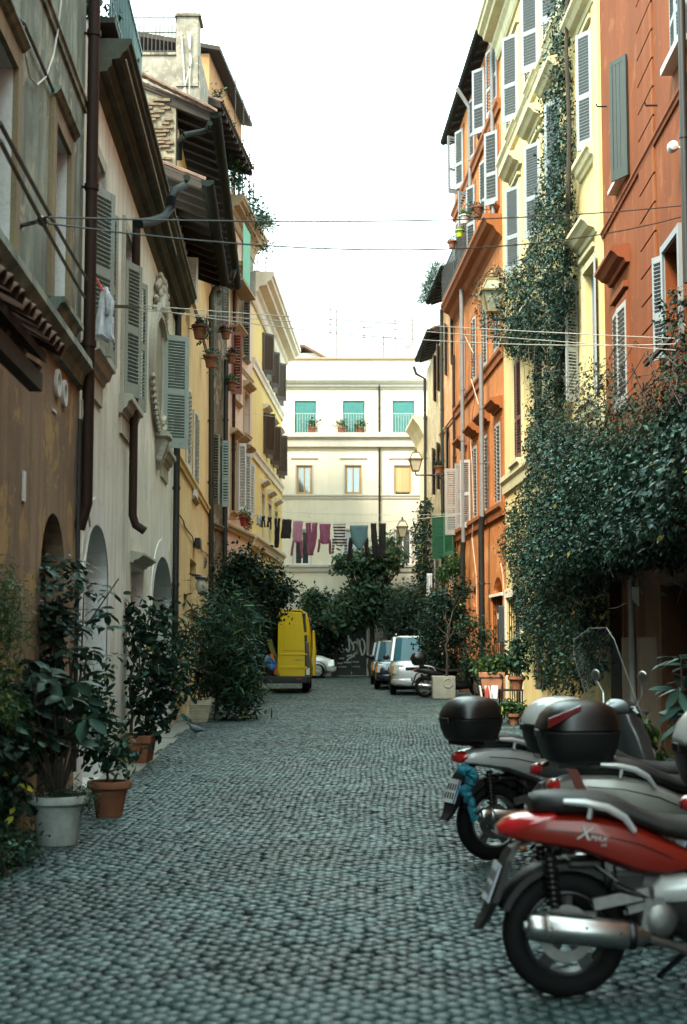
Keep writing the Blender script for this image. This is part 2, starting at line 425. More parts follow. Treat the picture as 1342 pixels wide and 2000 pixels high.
    def pipe(s, name, pts, r, mat, n=8, parent=None, collars=True):   # pts (u, out, z)
        mb = MB().tube([(u, -o, z) for u, o, z in pts], r, n)
        if collars:
            for (a, b) in zip(pts, pts[1:]):
                if abs(a[2] - b[2]) > 2.0:
                    k = int(abs(a[2] - b[2]) // 1.9)
                    for i in range(1, k + 1):
                        f = i / (k + 1); z = a[2] + (b[2] - a[2]) * f; u = a[0] + (b[0]-a[0])*f; o = a[1] + (b[1]-a[1])*f
                        mb.lathe([(r*1.22, -.03), (r*1.22, .03)], n, (u, -o, z)); mb.box(u - .012, u + .012, -o, .02, z - .012, z + .012)
        return mb.build(name, mat, parent or s.o, smooth=True)

def arcpts(n, r, a0, a1): return [(r * math.cos(a0 + (a1-a0)*i/n), r * math.sin(a0 + (a1-a0)*i/n)) for i in range(n + 1)]

def eaves(b, z, out, u0, u1, slope=.32, rafter=.55, rmat=None, gutter=True, tiles=True, back=3.5, name='roof', gut_ext=.0):
    """tiled roof running down to the street: deck, rafters below, clay tile courses, half round gutter"""
    rm = rmat or M_WOOD_DARK
    def zz(o): return z - o * slope          # o metres out from the front
    deck = MB(); th = .05
    deck.add([(u0, -out, zz(out)), (u1, -out, zz(out)), (u1, back, zz(-back)), (u0, back, zz(-back)),
              (u0, -out, zz(out) + th), (u1, -out, zz(out) + th), (u1, back, zz(-back) + th), (u0, back, zz(-back) + th)],
             [(3,2,1,0),(4,5,6,7),(0,1,5,4),(1,2,6,5),(2,3,7,6),(3,0,4,7)])
    rf = deck.build(name, rm, b.o)
    n = max(2, int((u1 - u0) / rafter)); rl = math.hypot(out + .3, (out + .3) * slope); a = math.atan(slope)
    me = MB().box(-.045, .045, -rl/2, rl/2, -.055, .055).mesh('rafter', rm)
    for i in range(n + 1):
        u = u0 + .05 + (u1 - u0 - .1) * i / n
        link('rafter', me, rf, (u, -(out - .3) / 2, zz((out - .3) / 2) - .06), (a, 0, 0))
    if tiles:
        k = int((u1 - u0) / .2); tl = .45; nt = int((out + .9) / .36); q = MB()
        for i in range(k):
            for j in range(nt):
                u = u0 + .1 + i * (u1 - u0 - .1) / k; o = out + .06 - j * .36
                r0, r1 = .085, .07; rings = []
                for (oo, rr, lift) in ((o, r0, .055), (o - tl, r1, .075)):
                    rings.append([(u + rr * math.cos(math.pi * t / 5), -oo, zz(oo) + lift + rr * .9 * math.sin(math.pi * t / 5)) for t in range(6)])
                q.loft(rings, caps=False, closed=False)
        m = link('tile_courses', q.mesh('tile_courses', M_TILE, fix=False), rf); m['kind'] = 'stuff'
        sd = m.modifiers.new('s', 'SOLIDIFY'); sd.thickness = .012
    if gutter:
        r = .115; g = MB(); prof = arcpts(8, r, math.pi, 2 * math.pi); prof2 = [(p[0]*.9, p[1]*.9) for p in prof[::-1]]
        poly = [(-(out + .09) + p[0], zz(out) + .03 + p[1]) for p in prof + prof2]
        g.prism(poly, u0 - gut_ext, u1 + .02, 'x')
        ends = [(-(out + .09) + p[0], zz(out) + .03 + p[1]) for p in prof]
        g.prism(ends, u0 - gut_ext - .012, u0 - gut_ext - .001, 'x'); g.prism(ends, u1 + .021, u1 + .03, 'x')
        g.build('gutter', M_COPPER, rf, smooth=True)
    return rf
# ------------------------------------------------------------------ plan of the street
def XL(d): # left fronts
    if d < 39.3: return -2.05 - .0418 * d
    if d < 46.75: return -3.69 + .0886 * (d - 39.3)
    return -3.03 + .041 * (d - 46.75)
def XR(d):
    if d < 24.2: return 4.52 + .0266 * (d - 24.2)
    if d < 36.6: return 4.52 - .0274 * (d - 24.2)
    if d < 51.6: return 4.18 - .0418 * (d - 36.6)
    return 3.553 - .03 * (d - 51.6)

# ------------------------------------------------------------------ ground
tg = NT('ground_earth'); tg.base(tg.ramp(tg.noise(tg.coord(), .6, 5), [(.3, (.06, .06, .055)), (.7, (.1, .1, .09))])); tg.b.inputs['Roughness'].default_value = .95
tag(MB().add([(-400, -400, -.07), (400, -400, -.07), (400, 400, -.07), (-400, 400, -.07)], [(0, 1, 2, 3)]).build('ground', tg.m), kind='structure')
tj = NT('joint_grit'); v = tj.coord(); tj.base(tj.ramp(tj.noise(v, 3, 6), [(.3, (.016, .019, .019)), (.7, (.05, .053, .047))])); tj.b.inputs['Roughness'].default_value = .9; tj.bump(tj.noise(v, 90, 3), .6, .01)
street = tag(MB().add([(-9, -16, -.03), (12, -16, -.03), (12, 61.98, -.03), (-9, 61.98, -.03)], [(0, 1, 2, 3)]).build('street', tj.m), kind='structure')

tc_ = NT('basalt_cobble'); v = tc_.coord(kind='Object'); ri = tc_.island()
c = tc_.ramp(ri, [(0, (.008, .015, .016)), (.45, (.036, .07, .071)), (.85, (.07, .128, .127)), (1, (.16, .23, .225))])
big = tc_.noise(v, .8, 6, .65)
c = tc_.mix(tc_.ramp(big, [(.43, (.9, .9, .9)), (.56, (0, 0, 0))]), c, (.014, .022, .022))
fine = tc_.noise(v, 60, 4, .7); c = tc_.mix(.3, c, tc_.ramp(fine, [(.3, (.012, .024, .024)), (.75, (.085, .15, .147))]))
tc_.base(c); tc_.l(tc_.ramp(tc_.noise(v, 9, 3), [(.3, (.32, .32, .32)), (.7, (.55, .55, .55))]), tc_.b.inputs['Roughness']); tc_.bump(fine, .5, .006)
M_COBBLE = tc_.m
def cobble_tpl(k):
    n = k; ang = [2 * math.pi * (i + .5) / n for i in range(n)]
    def ring(r, z, p=6):
        o = []
        for a in ang:
            q = (abs(math.cos(a)) ** p + abs(math.sin(a)) ** p) ** (-1 / p); o.append((r * q * math.cos(a), r * q * math.sin(a), z))
        return o
    V = ring(.5, -.025) + ring(.496, -.006) + ring(.462, -.0008) + [(0, 0, .0004)]; F = []
    for lv in (0, 1):
        for i in range(n):
            j = (i + 1) % n; F += [(lv*n+i, lv*n+j, (lv+1)*n+j), (lv*n+i, (lv+1)*n+j, (lv+1)*n+i)]
    for i in range(n): F.append((2*n+i, 2*n+(i+1) % n, 3*n))
    return np.array(V), np.array(F)
PATCH = [ground(20, 1696), ground(60, 1684), ground(95, 1690), ground(140, 1672), ground(180, 1680), ground(222, 1684), ground(270, 1705), ground(248, 1722), ground(236, 1748), ground(180, 1745), ground(150, 1768), ground(100, 1758), ground(60, 1772), ground(15, 1750)]
def in_poly(x, y, poly):
    c = False; j = len(poly) - 1
    for i in range(len(poly)):
        if (poly[i].y > y) != (poly[j].y > y) and x < (poly[j].x - poly[i].x) * (y - poly[i].y) / (poly[j].y - poly[i].y) + poly[i].x: c = not c
        j = i
    return c
pts = []; PT = .084; ca = math.cos(R(42)); sa = math.sin(R(42))
for i in range(-640, 640):
    for j in range(-640, 640):
        a = i * PT; b = j * PT * 1.04
        b += .09 * math.sin(a * .35) + .025 * math.sin(a * 2.3 + 1); a += .06 * math.sin(b * .5 + 2)
        x = ca * a - sa * b; y = sa * a + ca * b + 30
        if not (4.2 < y < 61.4): continue
        far = y > 56
        if not ((-9 if far else XL(y) + .04) < x < (11.5 if far else XR(y) - .04)): continue
        
        if random.random() < .004: continue
        pts.append((x + random.gauss(0, .007), y + random.gauss(0, .007)))
P = np.array(pts); N = len(P)
rot = R(42) + RNG.normal(0, .14, N); sx = PT * RNG.uniform(.88, 1.0, N); sy = PT * RNG.uniform(.86, 1.02, N)
zz = RNG.normal(-.001, .0022, N) + .012 * np.sin(P[:, 0] * 1.7 + P[:, 1] * .6) * np.sin(P[:, 1] * .45); tx = RNG.normal(0, .035, N); ty = RNG.normal(0, .035, N)
def cobbles(idx, V, F):
    n = len(idx); L = np.zeros((n, len(V), 3)); s, c = np.sin(rot[idx])[:, None], np.cos(rot[idx])[:, None]
    kk = np.arange(len(V)) % (8 if len(V) > 12 else 4); jit = 1 + .07 * np.sin(idx[:, None] * 5.31 + kk[None] * 9.7 + idx[:, None] * kk[None] * 1.7); jit[:, -1] = 1
    x = V[None, :, 0] * sx[idx][:, None] * jit; y = V[None, :, 1] * sy[idx][:, None] * jit
    x = x * (1 + .06 * np.sin(idx[:, None] * 7.1 + V[None, :, 1] * 3)); y = y * (1 + .06 * np.sin(idx[:, None] * 3.7 + V[None, :, 0] * 3))
    L[..., 0] = c * x - s * y + P[idx][:, 0:1]; L[..., 1] = s * x + c * y + P[idx][:, 1:2]
    L[..., 2] = V[None, :, 2] + zz[idx][:, None] + tx[idx][:, None] * x + ty[idx][:, None] * y
    fs = (F[None] + (np.arange(n) * len(V))[:, None, None]).reshape(-1, 3)
    return L.reshape(-1, 3), fs
V8, F8 = cobble_tpl(8)
V4 = np.array([(-.47, -.5, -.02), (.5, -.47, -.02), (.47, .5, -.02), (-.5, .47, -.02), (-.44, -.46, -.001), (.46, -.44, -.001), (.44, .46, -.001), (-.46, .44, -.001), (0, 0, .0004)]); F4 = np.array([(0,1,5),(0,5,4),(1,2,6),(1,6,5),(2,3,7),(2,7,6),(3,0,4),(3,4,7),(4,5,8),(5,6,8),(6,7,8),(7,4,8)])
vis = np.abs(P[:, 0] / P[:, 1] ) < .236
order = np.argsort(np.where(vis & (P[:, 1] > 5.75), P[:, 1], 1e6))
nearest = order[:300]; rest = np.setdiff1d(np.arange(N), nearest)
for k in nearest:
    L, fs = cobbles(np.array([k]), V8, F8); c0 = np.array([P[k, 0], P[k, 1], 0]); me = np_mesh('cobblestone', L - c0, fs, M_COBBLE)
    link('cobblestone', me, street, tuple(c0))
near_ = rest[P[rest, 1] < 20]; far_ = rest[P[rest, 1] >= 20]; L1_, f1_ = cobbles(near_, V8, F8); L2_, f2_ = cobbles(far_, V4, F4)
L = np.concatenate([L1_, L2_]); fs = np.concatenate([f1_, f2_ + len(L1_)])
o = link('cobbles', np_mesh('cobbles', L, fs, M_COBBLE), street); o['kind'] = 'stuff'
ta = NT('old_asphalt'); v = ta.coord(); ta.base(ta.ramp(ta.noise(v, 14, 6, .7), [(.3, (.010, .011, .0115)), (.75, (.034, .036, .034))])); ta.b.inputs['Roughness'].default_value = .8; ta.bump(ta.noise(v, 120, 3), .7, .01)

# pale worn stone strip along the left wall foot
ts = plain('worn_stone', (.2, .2, .175), .85, var=.4, scale=3, bump=.4)
for i, d in enumerate(np.arange(13.6, 38.0, 1.15)):
    x0, x1 = XL(d), XL(d + 1.12); w = .34 + .05 * math.sin(i * 2.1)
    MB().prism([(x0 - .02, d), (x0 + w, d + .02), (x1 + w, d + 1.12), (x1 - .02, d + 1.12)], -.05, .022 + .006 * math.sin(i * 1.7), 'z').build('kerb_stone', ts, street, bevel=.008)
# ------------------------------------------------------------------ left side buildings
M_L1UP = plaster('grey_stained_render', (.31, .36, .30), (.075, .095, .085), .9, .95, (.38, .36, .26), .2, 1.2)
M_L1LO = plaster('mauve_brown_render', (.32, .225, .145), (.12, .085, .056), .8, .6, (.40, .27, .10), .35, .7)
M_OCH = plaster('ochre_band', (.30, .235, .14), (.12, .1, .07), .7, .5)
M_WHREV = plaster('whitewash', (.74, .76, .74), (.45, .45, .42), .4, .3)
M_L2 = plaster('grey_cream_render', (.80, .80, .71), (.46, .46, .38), .6, .6, (.83, .83, .75), .1, .7)
M_L2TRIM = plaster('cream_stucco_trim', (.50, .50, .42), (.27, .27, .22), .6, .4)
M_L2CORN = plaster('dark_cornice', (.085, .09, .07), (.03, .032, .025), .7, .5)
M_L3 = plaster('ochre_orange_render', (.74, .54, .29), (.5, .34, .17), .5, .45, (.76, .57, .34), .12, .8)
M_L4 = plaster('weathered_dark_render', (.17, .14, .10), (.05, .043, .034), .8, .8, (.30, .26, .19), .35, 1.5)
M_L5 = plaster('pink_render', (.66, .51, .43), (.46, .33, .27), .4, .3, (.58, .36, .2), .2, .9)
M_L5T = plaster('tan_stone_trim', (.42, .32, .2), (.22, .16, .1), .5, .3)
M_L6 = plaster('bright_yellow_render', (.74, .57, .22), (.58, .43, .16), .35, .25, None, 0, .8)
M_L6T = plaster('pale_cream_trim', (.72, .66, .55), (.45, .4, .32), .4, .25)
M_SHGREY = paint('grey_green_shutter', (.27, .33, .30), (.13, .145, .13), .3)
M_SHDARK = paint('dark_brown_shutter', (.05, .034, .025), (.03, .02, .016), .3)
M_SHWHITE = paint('pale_grey_shutter', (.55, .57, .58), (.3, .3, .3), .25)
M_SHGREEN = paint('dark_green_shutter', (.025, .045, .036), (.06, .05, .035), .3)
M_SHRED = paint('ox_red_shutter', (.16, .035, .026), (.06, .02, .015), .3)
M_FRAME = paint('white_window_frame', (.6, .6, .57), (.3, .28, .25), .2)
M_FRAMEW = paint('wood_window_frame', (.38, .24, .1), (.18, .1, .05), .3)

# --- nearest building: stained grey above, brown below
L1 = Bld('stucco_house', 'nearest house on the left, stained grey above and brown plaster below', (XL(-7), -7.0), (XL(14.07), 14.07), 'house')
wA = L1.rect(99, 129, 262, 612); wB = L1.rect(-40, 22, 60, 560); dr = L1.rect(78, 124, 1000, 1400)
zsp = 4.2
L1.wall(zsp, M_L1LO, [(dr[0], dr[1], 0, L1.Z(100, 1000), .5)], name='wall', depth=5)
L1.wall(13.0, M_L1UP, [(*wA[:3], wA[3]), (*wB[:3], wB[3])], z0=zsp, name='wall', revmat=M_WHREV, reveal=.3, depth=5)
for w in (wA, wB):
    L1.window(*w, M_SHGREEN, rec=.2, rows=4)
    L1.surround(*w, M_OCH, .16, .045)
    L1.hood(w[0] - .05, w[1] + .05, w[3] + .16, M_L1UP, .1, .12)
    # dark green rolled slat blind hanging in the opening
    bl = MB()
    for i in range(26):
        z = w[3] - .05 - i * (w[3] - w[2] - .1) / 26; bl.box(w[0] + .03, w[1] - .18, .1 - .02 * (i % 2), .125 - .02 * (i % 2), z - .06, z)
    bl.build('roller_blind', M_SHGREEN, L1.o)
    L1.sill(w[0] - .15, w[1] + .15, w[2], M_L1UP, .16, .16)
L1.ext('ledge', [(.0, zsp + .14), (-.14, zsp + .11), (-.15, zsp + .03), (-.08, zsp - .04), (-.05, zsp - .14), (0, zsp - .16)], 0, L1.L - .02, M_L1UP)
L1.string(6.95, M_L1UP, out=.05, h=.1)
L1.box('door', dr[0], dr[1], -.26, -.2, 0, dr[3], M_WOOD_DARK)
dm = MB()
for i in range(5):
    u = dr[0] + (dr[1] - dr[0]) * i / 5; dm.box(u + .01, u + (dr[1] - dr[0]) / 5 - .01, .17, .2, 0, dr[3])
dm.build('door_planks', plain('door_brown', (.06, .035, .022), .7, var=.3), L1.o)
for x, y in ((110, 748), (123, 768)):       # two white vent rings
    u, z = L1.px(x, y); MB().ringlathe([(.085, -.03), (.125, -.03), (.125, 0), (.085, 0)], 20, (u, 0, z), 'y').build('vent_ring', M_WHREV, L1.o, smooth=True)
    MB().lathe([(.074, -.006), (.074, 0)], 16, (u, 0, z), 'y').build('vent_hole', plain('void', (.01, .01, .01), .9), L1.o)
u, z = L1.px(45, 950); L1.box('plaque', u - .05, u + .05, .001, .015, z - .12, z + .12, M_WHREV)
u, z = L1.px(105, 803); L1.box('plaque', u - .1, u + .1, .001, .012, z - .012, z + .012, M_WHREV)
# hanging cable on the grey wall
pts = [(*L1.px(x, y, .03),) for x, y in ((46, 50), (50, 110), (58, 150), (72, 166), (90, 150), (104, 110), (113, 60), (120, 0))]
MB().tube([(p[0], -.03, p[1]) for p in pts], .008, 5).build('cable', M_ROPE, L1.o)
pts = [L1.px(x, y, .03) for x, y in ((0, 0), (46, 44), (100, 168), (146, 276))]
MB().tube([(p[0], -.03, p[1]) for p in pts], .014, 5).build('cable', M_WIRE, L1.o)
# downpipe at its far corner
ud = L1.L - .12
L1.pipe('downpipe', [(ud, .1, 12.5), (ud, .1, L1.Z(150, 985)), (ud, .03, L1.Z(150, 985) - .25)], .06, M_PIPE_BROWN, 10)
L1.pipe('cable_pipe', [(ud - .12, .04, L1.Z(150, 820)), (ud - .12, .04, .3)], .022, M_PIPE_DARK, 6)
# rag of stucco at the corner (broken cable knot)
# tiled canopy over the near door
cn = thing('tiled_canopy', 'small clay tiled canopy jutting from the brown wall at upper left', 'canopy', L1.pa, L1.rz)
cu0, cu1, co, cz = 12.6, 15.75, .56, 3.62
dk = MB(); dk.add([(cu0, -co, cz - .34), (cu1, -co, cz - .34), (cu1, .02, cz), (cu0, .02, cz), (cu0, -co, cz - .28), (cu1, -co, cz - .28), (cu1, .02, cz + .06), (cu0, .02, cz + .06)],
    [(3,2,1,0),(4,5,6,7),(0,1,5,4),(1,2,6,5),(2,3,7,6),(3,0,4,7)]); dk.build('deck', M_WOOD_DARK, cn)
for u in np.arange(cu0 + .1, cu1, .5): MB().bar((u, -co + .05, cz - .41), (u, .02, cz - .08), .09, .1).build('rafter', M_WOOD_DARK, cn)
MB().box(cu0, cu1, -co + .02, -co + .1, cz - .52, cz - .41).build('beam', M_WOOD_DARK, cn)
rings = []
for (t, rr) in ((0, .072), (.42, .06)):
    rings.append([(rr * math.cos(math.pi * k / 6), -t * .0 + t, rr * math.sin(math.pi * k / 6)) for k in range(7)])
tile = MB(); tile.loft(rings, False, False)
inner = [[(p[0] * .84, p[1], p[2] * .84 - .001) for p in r] for r in rings]; tile.loft(inner, False, False)
for e in (0, 1):
    n0 = len(tile.v); tile.v += rings[e] + inner[e]; tile.f += [(n0 + k, n0 + k + 1, n0 + 8 + k, n0 + 7 + k) for k in range(6)]
tme = tile.mesh('roof_tile', M_TILE, True)
for i, u in enumerate(np.arange(cu0 + .1, cu1 + .02, .17)):
    for j in range(2):
        o = co + .08 - j * .34
        link('roof_tile', tme, cn, (u + random.gauss(0, .008), -o, cz - o * .548 + .07 + random.gauss(0, .006)), (math.atan(.548) + random.gauss(0, .02), random.gauss(0, .05), random.gauss(0, .04)))

# --- cream house with the cornice, shutters and the oval stucco frame
L2 = Bld('stucco_house', 'grey cream house with heavy cornice, louvred shutters and oval stucco frame', (XL(14.07), 14.07), (XL(26.5), 26.5), 'house')
a1 = (L2.U(164, 1200), L2.U(208, 1200), -.02, L2.Z(187, 1024), .55); a2 = (L2.U(297, 1150), L2.U(336, 1150), -.02, L2.Z(316, 1086), .9)
sw = (L2.U(256, 1120), L2.U(280, 1120), L2.Z(268, 1185), L2.Z(268, 1112))
w1 = (L2.U(172, 520), L2.U(172, 520) + 1.0, 4.62, 6.75); w2 = (L2.U(238, 640), L2.U(238, 640) + 1.05, 4.62, 6.75); w3 = (L2.U(326, 760) - 1.05, L2.U(326, 760), 4.75, 6.75)
L2.wall(7.9, M_L2, [a1, a2, sw, w1, w2, w3], reveal=.42, revmat=M_WHREV, depth=5)
for w in (w1, w2, w3):
    L2.window(*w, M_FRAME, rec=.2); L2.surround(*w, M_L2TRIM, .13, .04); L2.sill(w[0] - .2, w[1] + .2, w[2] - .02, M_L2TRIM, .16, .24)
    L2.box('apron', w[0] - .12, w[1] + .12, 0, .03, w[2] - .5, w[2] - .27, M_L2TRIM)
L2.window(*sw, M_FRAMEW, rec=.25, cols=1, rows=1); L2.hood(sw[0], sw[1], sw[3] + .05, M_L2TRIM, .18, .16)
for a in (a1, a2):     # whitewashed arch surround and a dark door set deep inside
    w = .3; n = 14; cu = (a[0] + a[1]) / 2; hw = (a[1] - a[0]) / 2; sp = a[3] - a[4]
    inn = [(a[0], .02)] + [(cu - hw * math.cos(math.pi * i / n), sp + a[4] * math.sin(math.pi * i / n)) for i in range(n + 1)] + [(a[1], .02)]
    hw2 = hw + w; out_ = [(a[0] - w, .02)] + [(cu - hw2 * math.cos(math.pi * i / n), sp + (a[4] + w) * math.sin(math.pi * i / n)) for i in range(n + 1)] + [(a[1] + w, .02)]
    m = MB(); k = len(inn)
    m.add([(p[0], -.012, p[1]) for p in inn] + [(p[0], -.012, p[1]) for p in out_] + [(p[0], .0, p[1]) for p in out_], [(i, i + 1, k + i + 1, k + i) for i in range(k - 1)] + [(k + i, k + i + 1, 2*k + i + 1, 2*k + i) for i in range(k - 1)])
    m.build('arch_surround', M_WHREV, L2.o)
    d_ = MB().box(a[0] - .1, a[1] + .1, .42, .46, 0, a[3] + .1).build('door', plain('door_dark', (.02, .019, .018), .7), L2.o)
    MB().lathe([(.03, 0), (.035, .03), (.01, .05)], 10, (a[1] - .25, .37, 1.05), 'y').build('handle', plain('brass', (.4, .3, .1), .35, .9), d_)
# heavy cornice, much darker than the other trim
cz2 = 7.97
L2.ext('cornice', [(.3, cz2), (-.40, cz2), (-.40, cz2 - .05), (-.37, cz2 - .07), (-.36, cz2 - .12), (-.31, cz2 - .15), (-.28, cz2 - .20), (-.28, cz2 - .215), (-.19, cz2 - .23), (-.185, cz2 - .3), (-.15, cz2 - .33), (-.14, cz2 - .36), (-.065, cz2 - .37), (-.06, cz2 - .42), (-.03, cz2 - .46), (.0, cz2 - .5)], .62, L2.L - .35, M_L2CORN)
MB().bar((.7, -.33, cz2 - .2), (8.4, -.3, cz2 - .22), .012).build('cable', M_ROPE, L2.o)
L2.box('parapet', .45, L2.L - .4, -.3, .02, cz2, cz2 + .12, M_L2TRIM)
# shutters
L2.shutter_px(172, 215, 352, 688, 24, 'L', M_SHGREY, pitch=.048, mid=(.5,))
L2.shutter_px(238, 270, 503, 772, 24, 'L', M_SHGREY, pitch=.048, mid=(.5,))
L2.shutter(w2[1], 4.62, .4, 1.75, 'R', 160, M_SHGREY, pitch=.048, mid=(.5,), single=False)
L2.shutter(w1[1], 4.62, .4, 1.75, 'R', 165, M_SHGREY, pitch=.048, mid=(.5,), single=False)
L2.shutter_px(326, 356, 655, 868, 112, 'R', M_SHGREY, pitch=.048, mid=(.5,))
L2.shutter(w3[0], 4.75, .46, 1.9, 'L', 60, M_SHGREY, pitch=.048, mid=(.5,))
# wall lamp bar and pipes
def drop(b, x, yt, yb, r, mat, out=.1, foot=True, o_top=None):
    u = b.U(x, (yt + yb) / 2, out); zt = b.Z(x, yt, out); zb = b.Z(x, yb, out)
    pts = [(u, out, zt), (u, out, zb)]
    if foot: pts += [(u, out + .04, zb - .12), (u, out + .16, zb - .2)]
    return b.pipe('downpipe', pts, r, mat, 10)
drop(L2, 263, 418, 1010, .055, M_PIPE_BROWN)
drop(L2, 345, 572, 1330, .06, M_PIPE_DARK, .08, False)
MB().tube([(L2.px(x, y, .05)[0], -.05, L2.px(x, y, .05)[1]) for x, y in ((160, 780), (163, 900), (172, 1000), (176, 1030), (166, 1090), (152, 1140))], .012, 5).build('cable', M_ROPE, L2.o)
# oval stucco frame with cherub crest and console
su, sz = L2.px(308, 722); ow, oh = 1.5, 1.05
fr = MB(); rings = []
for i in range(36):
    a = 2 * math.pi * i / 36; ca_, sa_ = math.cos(a), math.sin(a); ring = []
    for (k, o) in ((-.02, 0), (.0, .07), (.08, .10), (.14, .06), (.24, .09), (.28, .0)):
        ring.append((su + (ow - k) * ca_, -o, sz + (oh - k) * sa_))
    rings.append(ring)
rings.append(rings[0]); fr.loft(rings, False, False); of = fr.build('oval_frame', M_L2TRIM, L2.o, smooth=True)
bd = MB()
for i in range(60):
    a = 2 * math.pi * i / 60; bd.ball((su + (ow - .2) * math.cos(a), -.05, sz + (oh - .2) * math.sin(a)), (.055, .05, .055), 6, 4)
for i in range(26):
    a = R(200) + i * R(140) / 25; bd.ball((su + (ow + .02) * math.cos(a), -.06, sz + (oh + .02) * math.sin(a)), (.07, .045, .045), 6, 4)
bd.build('beaded_leaf_moulding', M_L2TRIM, of, smooth=True)
MB().lathe([(0.001, -.02), (.75, -.02), (.78, 0)], 24, (su, 0, sz), 'y').build('painted_oval', plaster('faded_fresco', (.3, .29, .23), (.17, .15, .11), .8, .4), of)
ch = MB(); cz_ = sz + oh + .12
ch.ball((su, -.08, cz_ + .2), (.13, .07, .11), 12, 8)
for s_ in (-1, 1):
    for k in range(7):
        ch.ball((su + s_ * (.24 + .13 * k), -.07 + .005 * k, cz_ + .24 - .035 * k * k * .5 + .05 * math.sin(k * 2)), (.13, .05, .07), 7, 5)
    for k in range(6):
        ch.ball((su + s_ * (.1 + .05 * k), -.07, cz_ + .02 - .05 * k), (.07, .08, .08), 7, 5)
for k in range(40):
    a = random.uniform(0, 6.28); q = random.uniform(.1, .7); ch.ball((su + q * math.cos(a), -.05 - .04 * random.random(), cz_ + .05 + q * .4 * math.sin(a)), random.uniform(.04, .08), 6, 4)
ch.build('cherub_crest', M_L2TRIM, L2.o, smooth=True)
cs = MB(); c0 = sz - oh - .05
cs.loft([[(su + dx * w_, -o, c0 + h) for dx, o in ((-1, 0), (-1, o_), (-.5, o_ * 1.15), (.5, o_ * 1.15), (1, o_), (1, 0))] for (h, w_, o_) in ((.05, .36, .2), (-.02, .36, .2), (-.05, .25, .16), (-.2, .2, .14), (-.32, .15, .07), (-.45, .12, .08), (-.52, .05, .04))])
for s_ in (-1, 1):
    for k in range(5): cs.ball((su + s_ * .2, -.14 + .02 * k, c0 - .12 - .06 * k), (.05, .06, .06), 6, 4)
cs.build('console', M_L2TRIM, L2.o, smooth=True)

# teal balcony above the cornice at its near end
bal = thing('roof_balcony', 'teal iron balcony railing with plants above the cream cornice', 'balcony', L2.W(.5, -.05, cz2 + .12), L2.rz)
m = MB(); m.box(0, 3.2, -.18, .9, 0, .06); m.build('slab', M_WOOD_DARK, bal)
m = MB()
for i in range(22):
    u = .03 + i * 3.14 / 21; m.bar((u, -.13, .06), (u, -.13, 1.0), .022)
    if i % 2 == 0:
        m.tube([(u + .06 * math.cos(t), -.13, .16 + .06 * math.sin(t)) for t in np.linspace(0, 6.28, 9)], .01, 4)
m.bar((0, -.13, 1.0), (3.2, -.13, 1.0), .04); m.bar((0, -.13, .28), (3.2, -.13, .28), .02)
for i in range(6): m.bar((.0, -.13 + i * .16, .06), (.0, -.13 + i * .16, 1.0), .022)
m.build('railing', plain('teal_iron', (.06, .13, .14), .5, var=.25), bal)

# --- ochre house with the deep eaves
L3 = Bld('stucco_house', 'ochre orange house under deep dark eaves with long gutters', (XL(26.5), 26.5), (XL(39.3), 39.3), 'house')
def px_rects(b, L): return [b.rect(*r) for r in L]
l3w = px_rects(L3, [(363, 371, 498, 640), (363, 369, 760, 925), (376, 384, 806, 975), (371, 383, 1095, 1170), (358, 366, 1160, 1310), (372, 384, 1190, 1330)])
ops = [r for r in l3w]; ops[4] = (ops[4][0], ops[4][1], 0, ops[4][3]); ops[5] = (ops[5][0], ops[5][1], 0, ops[5][3])
L3.wall(11.3, M_L3, ops, depth=5, reveal=.3)
for i, r in enumerate(ops[:4]): L3.window(*r, M_FRAMEW if i == 3 else M_SHWHITE, rec=.16)
for r in ops[4:]: L3.box('door', r[0], r[1], -.34, -.28, 0, r[3], plain('door_dark', (.02, .019, .018), .7))
L3.shutter_px(358, 384, 500, 590, 75, 'L', M_SHWHITE, pitch=.07, single=False, mid=())
for r in (ops[1], ops[2]):
    w = (r[1] - r[0]) / 2
    L3.shutter(r[0], r[2], w, r[3] - r[2], 'L', 2, M_SHWHITE, pitch=.09, single=False, mid=()); L3.shutter(r[1], r[2], w, r[3] - r[2], 'R', 2, M_SHWHITE, pitch=.09, single=False, mid=())
    L3.sill(r[0] - .1, r[1] + .1, r[2], M_L5T, .08, .1)
zst = L3.Z(380, 955); L3.string(zst, M_L3, out=.09, h=.16)
z2 = L3.Z(385, 625); L3.string(z2, plain('brown_band', (.12, .06, .035), .8), out=.05, h=.1)
for (x0, y0, x1, y1) in ((350, 1005, 408, 1085),):
    p, q = L3.px(x0, y0, .03), L3.px(x1, y1, .03); n = 12
    MB().tube([(p[0] + (q[0]-p[0])*i/n, -.03 - .02*math.sin(i*2), p[1] + (q[1]-p[1])*i/n - .12*math.sin(math.pi*i/n)) for i in range(n+1)], .014, 5).build('cable', M_PIPE_DARK, L3.o)
for x, y in ((402, 598),):
    pass
